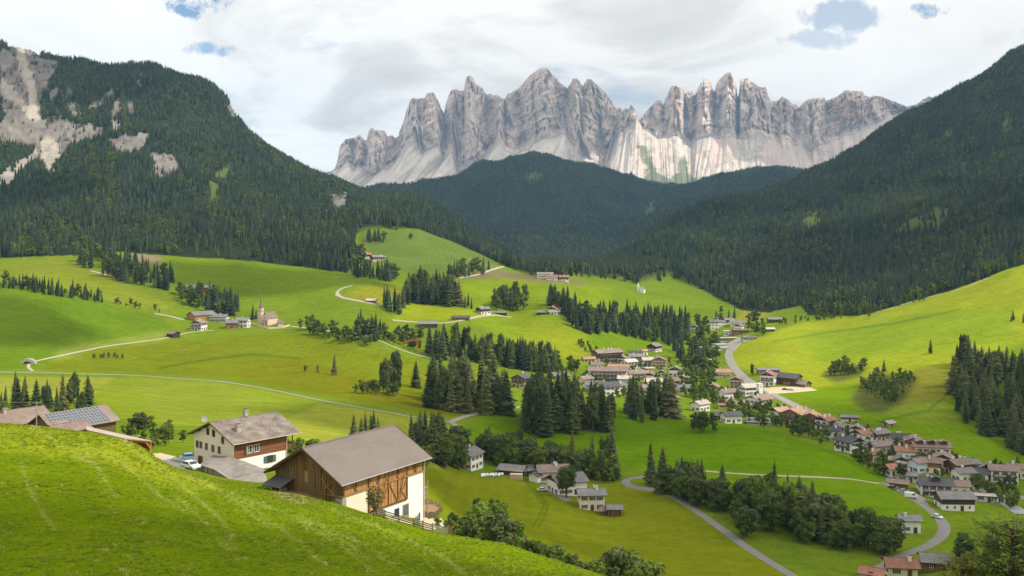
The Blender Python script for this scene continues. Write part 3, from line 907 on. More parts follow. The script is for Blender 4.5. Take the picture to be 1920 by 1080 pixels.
# the slope behind the camera
_bx, _by = np.meshgrid(np.linspace(-400, 400, 41), np.linspace(-500, 7.9, 31))
_bz = -6.6 + (7.9 - _by) * 0.28 + (fbm(_bx / 40, _by / 40, 3, 3) - 0.5) * 3 * np.clip((7.9 - _by) / 60, 0, 1) - np.abs(_bx) * 0.02
_bi = np.arange(41 * 31).reshape(31, 41)
_bq = np.stack([_bi[:-1, :-1], _bi[:-1, 1:], _bi[1:, 1:], _bi[1:, :-1]], -1).reshape(-1, 4)
me = big_mesh('hillside', np.stack([_bx, _by, _bz], -1).reshape(-1, 3), _bq, [MATS['meadow']])
a = me.attributes.new('Field', 'FLOAT_COLOR', 'POINT')
a.data.foreach_set('color', np.tile(np.array([0.105, 0.195, 0.010, 1.0], np.float32), 41 * 31))
tag(link('hillside', me), kind='structure')

# ------------------------------------------------------------------ the limestone peaks
SKYLINE = [(600, 330), (628, 318), (633, 300), (637, 275), (648, 262), (665, 258), (673, 254), (681, 260), (687, 264), (691, 247), (697, 242), (706, 246), (720, 247), (728, 257), (735, 255), (742, 259), (747, 257), (749, 247), (756, 232), (763, 205), (769, 188), (774, 184), (782, 187), (790, 185), (797, 182), (803, 175), (809, 173), (815, 178), (821, 188), (828, 205), (833, 213), (836, 196), (841, 180), (847, 170), (854, 167), (862, 171), (870, 170), (872, 152), (876, 143), (882, 141), (888, 146), (891, 156), (900, 164), (908, 171), (913, 178), (920, 176), (926, 180), (933, 179), (941, 184), (947, 187), (951, 178), (958, 174), (966, 169), (974, 166), (979, 160), (986, 151), (993, 143), (1001, 136), (1010, 131), (1018, 128), (1025, 129), (1033, 138), (1042, 147), (1050, 155), (1057, 162), (1064, 165), (1069, 158), (1075, 149), (1080, 147), (1086, 154), (1093, 163), (1097, 156), (1101, 150), (1107, 149), (1113, 155), (1121, 161), (1129, 168), (1136, 176), (1144, 187), (1152, 197), (1158, 204), (1164, 203), (1169, 206), (1174, 202), (1177, 205), (1183, 198), (1187, 203), (1192, 210), (1195, 222), (1199, 225), (1205, 218), (1211, 211), (1220, 201), (1229, 192), (1237, 186), (1241, 191), (1244, 198), (1247, 186), (1251, 180), (1255, 168), (1261, 163), (1268, 160), (1273, 163), (1278, 161), (1281, 168), (1284, 178), (1290, 172), (1297, 170), (1301, 180), (1307, 171), (1313, 160), (1317, 152), (1323, 149), (1328, 149), (1333, 157), (1336, 168), (1339, 172), (1343, 160), (1349, 149), (1357, 141), (1366, 137), (1373, 139), (1378, 144), (1381, 163), (1383, 186), (1386, 174), (1388, 151), (1394, 147), (1402, 148), (1410, 154), (1418, 160), (1424, 164), (1431, 163), (1436, 166), (1440, 180), (1446, 193), (1455, 192), (1461, 187), (1467, 182), (1472, 186), (1479, 189), (1488, 196), (1499, 203), (1506, 193), (1514, 188), (1527, 185), (1538, 186), (1545, 184), (1549, 190), (1556, 187), (1565, 184), (1574, 178), (1582, 172), (1592, 170), (1605, 172), (1616, 171), (1622, 181), (1630, 183), (1640, 180), (1648, 183), (1655, 181), (1662, 186), (1668, 188), (1678, 191), (1688, 195), (1698, 200), (1710, 199), (1722, 193), (1737, 183), (1752, 181), (1765, 178), (1790, 185), (1830, 200), (1900, 230)]
CLIFFBASE = [(600, 335), (640, 316), (680, 314), (700, 318), (717, 308), (735, 304), (750, 298), (765, 284), (779, 266), (786, 284), (792, 294), (806, 285), (821, 276), (830, 300), (848, 290), (858, 312), (880, 306), (900, 298), (925, 290), (937, 268), (947, 286), (965, 284), (983, 284), (1000, 275), (1017, 267), (1040, 262), (1060, 258), (1077, 267), (1085, 262), (1093, 288), (1115, 292), (1133, 300), (1148, 280), (1160, 257), (1180, 244), (1193, 232), (1207, 250), (1220, 254), (1233, 263), (1263, 258), (1290, 264), (1323, 262), (1345, 256), (1367, 246), (1380, 258), (1400, 262), (1423, 256), (1450, 268), (1473, 270), (1500, 276), (1540, 268), (1580, 252), (1623, 238), (1707, 206), (1760, 190), (1900, 236)]
_mx = np.arange(600, 1860.1, 1.3)
_sk = np.interp(_mx, *np.array(SKYLINE).T) + (fbm(_mx / 5.0, _mx * 0, 3, 51) - 0.5) * 5.0 - 1.0
_cb = np.interp(_mx, *np.array(CLIFFBASE).T)
_cbs = np.convolve(np.pad(_cb, 45, mode='edge'), np.ones(91) / 91, 'valid')
_cb = _cbs + (_cb - _cbs) * 1.35 + (fbm(_mx / 55, _mx * 0 + 2, 2, 57, ridged=True) - 0.55) * 26 * np.clip((1720 - _mx) / 200, 0, 1)
_cb = np.maximum(_cb + (fbm(_mx / 9.0, _mx * 0 + 5, 3, 52) - 0.5) * 5, _sk + 3)
_left = np.clip((1110 - _mx) / 90, 0, 1)
_fan = np.zeros_like(_mx)
for _ax, _wd in ((1195, 55), (1263, 40), (1366, 60), (1450, 45)):
    _q = (_mx - _ax) / _wd
    _fan += _q * np.exp(-_q * _q) * _wd * 1.25
NS, NCf, NB = 58, 120, 8
Dc = 9300.0
# towers: how far the skyline lies below its neighbours tells where the gullies run back into the wall
_win = 28
_pad = np.pad(_sk, _win, mode='edge')
_loc = np.array([_pad[i:i + 2 * _win + 1].min() for i in range(len(_sk))])
_gul = np.clip((_sk - _loc) / 50.0, 0, 1)
rowsv, scv, ocv, tfv = [], [], [], []
for r in range(NS):                       # fans of scree below the walls
    t = r / NS
    py = 385 + (_cb - 385) * t
    Yd = Dc - 900 * (1 - t)
    # debris runs down to the left below the left walls, in fans below the gullies on the right
    ang = np.zeros_like(_mx)
    best = np.full_like(_mx, 1e9)
    for ax, ay in ((1070, 250), (1195, 228), (1263, 252), (1366, 240), (1440, 245), (1530, 240)):
        dd = np.abs(_mx - ax) + 0.25 * np.abs(py - ay)
        a_ = np.arctan2(_mx - ax, np.maximum(py - ay, 2.0)) * 26 + ax
        ang = np.where(dd < best, a_, ang)
        best = np.minimum(best, dd)
    wl = np.clip((1075 - _mx) / 40, 0, 1)
    u = np.where(wl > 0.5, _mx + 0.25 * (py - 290), _mx + 0 * ang)
    rel = (fbm(u / 9, u * 0 + 3.1, 3, 61, ridged=True) - 0.5) * 75 * np.clip(t * (1 - t) * 4, 0, 1)
    Yr = Yd - rel
    mxs = _mx + (1 - t) * (-62 * _left + _fan)          # debris slides down-left, and spreads below the gullies
    rowsv.append(np.stack([(mxs - CX) / F * Yr, Yr, -(py - HZ) / F * Yr], -1))
    st = fbm(u / 10, u * 0 + 11.0 + t * 0.8, 3, 63)
    lower = fbm(_mx / 30 + 9, np.full_like(_mx, t * 4), 4, 65)
    s = 0.90 - np.clip((st - 0.50) * 7, 0, 1) * 0.72 * np.clip(1.2 - t, .4, 1)
    s -= np.clip((lower - 0.47) * 5.5, 0, 1) * 0.62 * np.clip((_mx - 1010) / 110, 0.06, 1)
    s -= np.clip((_mx - 1405) / 60, 0, 1) * 0.42
    rib = fbm(mxs / 17 + 3, py / 34, 4, 67, ridged=True)
    s -= np.clip((rib - 0.56) * 7, 0, 1) * 0.55 * np.clip((_mx - 1060) / 60, 0, 1)
    s -= np.clip(1 - np.abs(_mx - 1110) / 60, 0, 1) * 0.45 * (py < 318)
    scv.append(s)
    ocv.append(0 * _mx)
    tf = np.clip(1 - np.abs(_mx - 1212 - (py - 300) * 0.35) / 22, 0, 1) * (py > 272) * 0.85 + np.clip(1 - np.abs(_mx - 1275) / 26, 0, 1) * np.clip((py - 288) / 16, 0, 1) * 0.8
    tf += np.clip((py - 322) / 18, 0, 1) * np.clip((_mx - 1150) / 50, 0, 1) * 0.8
    tfv.append(np.clip(tf, 0, 1))
for r in range(NCf):                      # the walls
    t = r / (NCf - 1)
    py = _cb + (_sk - _cb) * t
    hgt = (_cb - _sk) / 1844 * Dc
    h = hgt * t
    Yd = Dc + h * 0.34
    shear = _mx + h * 0.012 + (fbm(_mx / 26, h / 130, 3, 40) - 0.5) * 22
    big = fbm(shear / 34, np.full_like(_mx, t * 0.7), 3, 41, ridged=True)
    mid = fbm(shear / 12, np.full_like(_mx, t * 1.8), 4, 43, ridged=True)
    fine = fbm(shear / 3.6, np.full_like(_mx, t * 9), 3, 45)
    ledge = fbm(_mx / 60, h / 45, 3, 47, ridged=True)
    rel = (big - 0.5) * 300 + (mid - 0.5) * 190 + (fine - 0.5) * 80 + (ledge - 0.5) * 80 - _gul * 600 * (0.35 + 0.65 * t)
    Yr = Yd - rel * np.clip(t * 6 + 0.15, 0, 1)
    rowsv.append(np.stack([(_mx - CX) / F * Yr, Yr, -(py - HZ) / F * Yr], -1))
    cou = np.clip((0.33 - mid) * 9, 0, 1) * np.clip((0.62 - big) * 6, 0, 1) * np.clip(1.15 - t * 1.9, 0, 1)
    foot = np.clip(1 - t * 22, 0, 1) * 0.6
    scv.append(np.maximum(cou * 0.75, foot))
    oc = np.clip(1 - np.hypot((_mx - 1268) / 9, (py - 200) / 42), 0, 1) * 1.5 + np.clip(1 - np.hypot((_mx - 1588) / 38, (py - 205) / 30), 0, 1) * 2.2
    oc += np.clip(fbm(_mx / 25, h / 90, 3, 49) - 0.62, 0, 1) * 2.0
    ocv.append(np.clip(oc, 0, 1))
    tfv.append(0 * _mx)
top = rowsv[-1]
for r in range(1, NB):                    # the far side
    t = r / (NB - 1)
    d = 1400 * t
    s = (top[:, 1] + d) / top[:, 1]
    z = top[:, 2] * (1 - t) + 250 * t + (fbm(_mx / 20, np.full_like(_mx, t * 4), 3, 55) - 0.5) * 120 * t - 30 * t
    rowsv.append(np.stack([top[:, 0] * s, top[:, 1] + d, z], -1))
    scv.append(0.3 + 0 * _mx)
    ocv.append(0 * _mx)
    tfv.append(0 * _mx)
_mv = np.concatenate(rowsv)
nr_, nc_ = len(rowsv), len(_mx)
_mi = np.arange(nr_ * nc_).reshape(nr_, nc_)
_mq = np.stack([_mi[:-1, :-1], _mi[:-1, 1:], _mi[1:, 1:], _mi[1:, :-1]], -1).reshape(-1, 4)
me = big_mesh('mountain_range', _mv, _mq, [MATS['limestone']], smooth=False)
for nm, arr in (('Scree', scv), ('Ochre', ocv), ('Turf', tfv)):
    a = me.attributes.new(nm, 'FLOAT', 'POINT')
    a.data.foreach_set('value', np.concatenate(arr).astype(np.float32))
tag(link('mountain_range', me), kind='structure')
# ------------------------------------------------------------------ houses
AVOID = []      # (x, y, radius) of buildings, kept clear of trees


def window_mesh(w, h, frame='white_paint', shutters=None):
    b = MB()
    b.box(-w / 2, w / 2, -0.02, 0.05, 0, h, 1)                 # pane
    t = 0.09
    b.box(-w / 2 - t, -w / 2, -0.06, 0.05, -t, h + t, 0)
    b.box(w / 2, w / 2 + t, -0.06, 0.05, -t, h + t, 0)
    b.box(-w / 2, w / 2, -0.06, 0.05, h, h + t, 0)
    b.box(-w / 2, w / 2, -0.10, 0.05, -t, 0, 0)
    b.box(-0.03, 0.03, -0.05, 0.0, 0, h, 0)
    if shutters:
        b.box(-w / 2 - t - w * .55, -w / 2 - t - .01, -0.09, 0.0, -.02, h + .02, 2)
        b.box(w / 2 + t + .01, w / 2 + t + w * .55, -0.09, 0.0, -.02, h + .02, 2)
    return b.mesh('window', [MATS[frame], MATS['glass_dark'], MATS[shutters or 'timber_dark']])


WIN = {'s': window_mesh(0.85, 1.15), 'm': window_mesh(1.0, 1.3), 'w': window_mesh(1.0, 1.3, shutters='timber_dark'),
       'd': window_mesh(0.8, 1.1, frame='timber_dark'), 'l': window_mesh(1.9, 1.4)}


def door_mesh(w=1.1, h=2.1, mat='timber_dark'):
    b = MB()
    b.box(-w / 2, w / 2, -0.05, 0.05, 0, h, 0)
    b.box(-w / 2 - .12, -w / 2, -0.09, 0.05, 0, h + .12, 1)
    b.box(w / 2, w / 2 + .12, -0.09, 0.05, 0, h + .12, 1)
    b.box(-w / 2, w / 2, -0.09, 0.05, h, h + .12, 1)
    return b.mesh('door', [MATS[mat], MATS['timber_beam']])


DOOR = door_mesh()
DOOR_BIG = door_mesh(2.6, 2.3, 'timber_brown')


def chimney_mesh(mat):
    b = MB()
    b.box(-.4, .4, -.4, .4, -1.2, 1.1, 0)
    b.box(-.52, .52, -.52, .52, 1.1, 1.25, 0)
    b.box(-.36, .36, -.36, .36, 1.5, 1.58, 1)
    for x in (-.3, .3):
        for y in (-.3, .3):
            b.box(x - .06, x + .06, y - .06, y + .06, 1.25, 1.5, 0)
    return b.mesh('chimney', [MATS[mat], MATS['timber_dark']])


CHIM = {'w': chimney_mesh('plaster_white'), 's': chimney_mesh('stone_wall')}


def add_window(parent, x, y, z, nx, ny, kind='m', name='window', me=None):
    """window whose outer face looks along (nx, ny)"""
    yaw = math.atan2(nx, -ny)
    return link(name, me or WIN[kind], parent, (x, y, z), (0, 0, yaw))


def balcony(parent, x0, y0, x1, y1, nx, ny, z, depth=1.3, mat='timber_dark', flowers=True):
    b = MB()
    ox, oy = nx * depth, ny * depth
    b.slab([(x0, y0, z), (x1, y1, z), (x1 + ox, y1 + oy, z), (x0 + ox, y0 + oy, z)], 0.18)
    a, c = Vector((x0 + ox, y0 + oy, z)), Vector((x1 + ox, y1 + oy, z))
    b.bar(a + Vector((0, 0, 1.0)), c + Vector((0, 0, 1.0)), 0.12, 0.12)
    n = max(3, int((c - a).length / 0.45))
    for i in range(n + 1):
        p = a.lerp(c, i / n)
        b.bar(p, p + Vector((0, 0, 1.0)), 0.22, 0.05)
    for e, f in ((Vector((x0, y0, z)), a), (Vector((x1, y1, z)), c)):
        b.bar(e + Vector((0, 0, 1.0)), f + Vector((0, 0, 1.0)), 0.1, 0.1)
        b.bar(e + Vector((0, 0, .5)), f + Vector((0, 0, .5)), 0.06, 0.8)
    return b.build('balcony', [MATS[mat]], parent)


def make_house(label, px, py, L, W, h, yaw, wall='plaster_white', roof='roof_grey', timber='gable', cat='house', Y=None, pitch=23, over=0.9,
               name=None, bal=True, win=True, chim=1, ymin=200.0, tmat='timber_dark', dz=0.0, group=None, sink=4.0, wk='w', dormer=0, gable_cut=None):
    """gabled house; local x runs along the ridge, the label says which one it is"""
    p = spot(px, py, Y, ymin)
    yr = math.radians(yaw)
    if Y is None:
        ext = abs(math.sin(yr)) * L / 2 + abs(math.cos(yr)) * W / 2
        Yc = p.y + ext * 0.9
        # keep the foot of the facade in view where the photo shows it
        p = Vector(((px - CX) / F * Yc, Yc, p.z + 0.0))
        p.z = max(p.z, ground(px, Yc) - h * 0.25)
    e = empty(name or 'house', (p.x, p.y, p.z + dz), yr)
    AVOID.append((p.x, p.y, max(L, W) * 0.52))
    l, w = L / 2, W / 2
    rise = math.tan(math.radians(pitch)) * w
    zr = h + rise
    wm = MB()
    wm.poly([(-l, -w, -sink), (l, -w, -sink), (l, -w, h), (-l, -w, h)])
    wm.poly([(l, w, -sink), (-l, w, -sink), (-l, w, h), (l, w, h)])
    wm.poly([(l, -w, -sink), (l, w, -sink), (l, w, h), (l, 0, zr), (l, -w, h)])
    wm.poly([(-l, w, -sink), (-l, -w, -sink), (-l, -w, h), (-l, 0, zr), (-l, w, h)])
    wm.build('wall', [MATS[wall]], e)
    # roof: two slopes that overlap at the ridge
    o = over
    tp = math.tan(math.radians(pitch))
    ze = h - o * tp + 0.30
    rm = MB()
    X0, X1 = -l - o, l + o
    rm.slab([(X0, -w - o, ze), (X1, -w - o, ze), (X1, 0, zr + .30), (X0, 0, zr + .30)], 0.22, 0, 1)
    rm.slab([(X1, w + o, ze), (X0, w + o, ze), (X0, 0, zr + .302), (X1, 0, zr + .302)], 0.22, 0, 1)
    rm.box(X0, X1, -.14, .14, zr + .26, zr + .40, 0)
    ro = rm.build('roof', [MATS[roof], MATS['timber_dark']], e)
    r = random.Random(int(px * 7 + (py or 5)))
    for i in range(chim):
        cx_ = r.uniform(-.6, .6) * l
        cy_ = r.choice((-1, 1)) * w * r.uniform(.12, .35)
        link('chimney', CHIM['w' if wall != 'stone_wall' else 's'], ro, (cx_, cy_, zr + .3 - abs(cy_) * tp), (0, 0, 0))
    # timber boarding
    z0 = h if timber == 'gable' else h * 0.52
    if timber in ('gable', 'top'):
        t = 0.07
        for s in (-1, 1):
            tm = MB()
            x = s * (l + t)
            zb = z0 if timber == 'top' else h - 0.2
            pts = [(x, -w - (t if timber == 'top' else -.05), zb), (x, w + (t if timber == 'top' else -.05), zb), (x, w * 1.0, h), (x, 0, zr - .03), (x, -w, h)]
            inn = [(s * (l + .01), q[1], q[2]) for q in pts]
            tm.poly(pts if s > 0 else pts[::-1])
            for i in range(5):
                j = (i + 1) % 5
                tm.poly([pts[i], inn[i], inn[j], pts[j]])
            tm.build('gable_boarding', [MATS[tmat]], e)
        if timber == 'top':
            for s in (-1, 1):
                tm = MB()
                tm.box(-l + .01, l - .01, min(s * (w + .01), s * (w + t)), max(s * (w + .01), s * (w + t)), z0, h - .05)
                tm.build('wall_boarding', [MATS[tmat]], e)
    if timber == 'all':
        for s in (-1, 1):
            n = int(L / 1.2)
            for i in range(n + 1):
                bm_ = MB()
                x = -l + L * i / n
                bm_.bar((x, s * (w + .05), -.5), (x, s * (w + .05), h - .1), .18, .18)
                if i in (0, n, n // 2):
                    bm_.build('post', [MATS['timber_beam']], e)
    # openings on the sides that can be seen
    sides = []
    for nx, ny, half, length in ((0, -1, w, L), (0, 1, w, L), (1, 0, l, W), (-1, 0, l, W)):
        wx = math.cos(yr) * nx - math.sin(yr) * ny
        wy = math.sin(yr) * nx + math.cos(yr) * ny
        f = -(wx * p.x + wy * p.y) / math.hypot(p.x, p.y)
        sides.append((f, nx, ny, half, length))
    sides.sort(reverse=True)
    if win:
        st = max(1, int(h / 2.6))
        for f, nx, ny, half, length in sides[:2]:
            if f < 0.08:
                continue
            gable = nx != 0
            rows = st + (1 if gable and rise > 2.0 else 0)
            for k in range(rows):
                zz_ = 0.9 + k * h / st
                n = max(1, int(length / 2.9)) if k < st else max(1, int(length / 7))
                for i in range(n):
                    t_ = (i + .5) / n - .5
                    q = t_ * length * (0.92 if k < st else 0.4)
                    kind = wk if wall != 'stone_wall' else 'd'
                    if timber == 'all' and r.random() < .6:
                        continue
                    if k == 0 and i == n // 2:
                        link('door', DOOR_BIG if timber == 'all' else DOOR, e, (nx * (half + .03) + abs(ny) * q, ny * (half + .03) + abs(nx) * q, 0), (0, 0, math.atan2(nx, -ny)))
                        continue
                    off = .03 if not (timber == 'top' and zz_ > z0 - .4) and not (k >= st) else .10
                    add_window(e, nx * (half + off) + abs(ny) * q, ny * (half + off) + abs(nx) * q, zz_, nx, ny, kind)
        if bal and st >= 2:
            f, nx, ny, half, length = sides[0]
            for k in range(1, st):
                z = k * h / st + .05
                a = length * 0.42
                off = half + .09
                if nx:
                    balcony(e, nx * off, -a, nx * off, a, nx, 0, z, mat=tmat)
                else:
                    balcony(e, -a, ny * off, a, ny * off, 0, ny, z, mat=tmat)
    for i in range(dormer):
        dm = MB()
        f, nx, ny, half, length = [q for q in sides if q[2] != 0][0]
        x = (i + .5) / dormer * L - l
        ym = ny * w * 0.62
        zd = zr - abs(ym) * tp + .3
        dm.box(x - 1.6, x + 1.6, min(ym, ym - ny * 3), max(ym, ym - ny * 3), zd - .3, zd + 1.5, 1)
        dm.slab([(x - 2.1, ym + ny * .6, zd + 1.5), (x, ym + ny * .6, zd + 2.3), (x, ym - ny * 4.0, zd + 2.3), (x - 2.1, ym - ny * 4.0, zd + 1.5)], .15, 0)
        dm.slab([(x, ym + ny * .6, zd + 2.3), (x + 2.1, ym + ny * .6, zd + 1.5), (x + 2.1, ym - ny * 4.0, zd + 1.5), (x, ym - ny * 4.0, zd + 2.3)], .15, 0)
        d = dm.build('dormer', [MATS[roof], MATS['timber_dark']], ro)
        for dx in (-.8, .8):
            pass
    tag(e, label, cat, group)
    return e


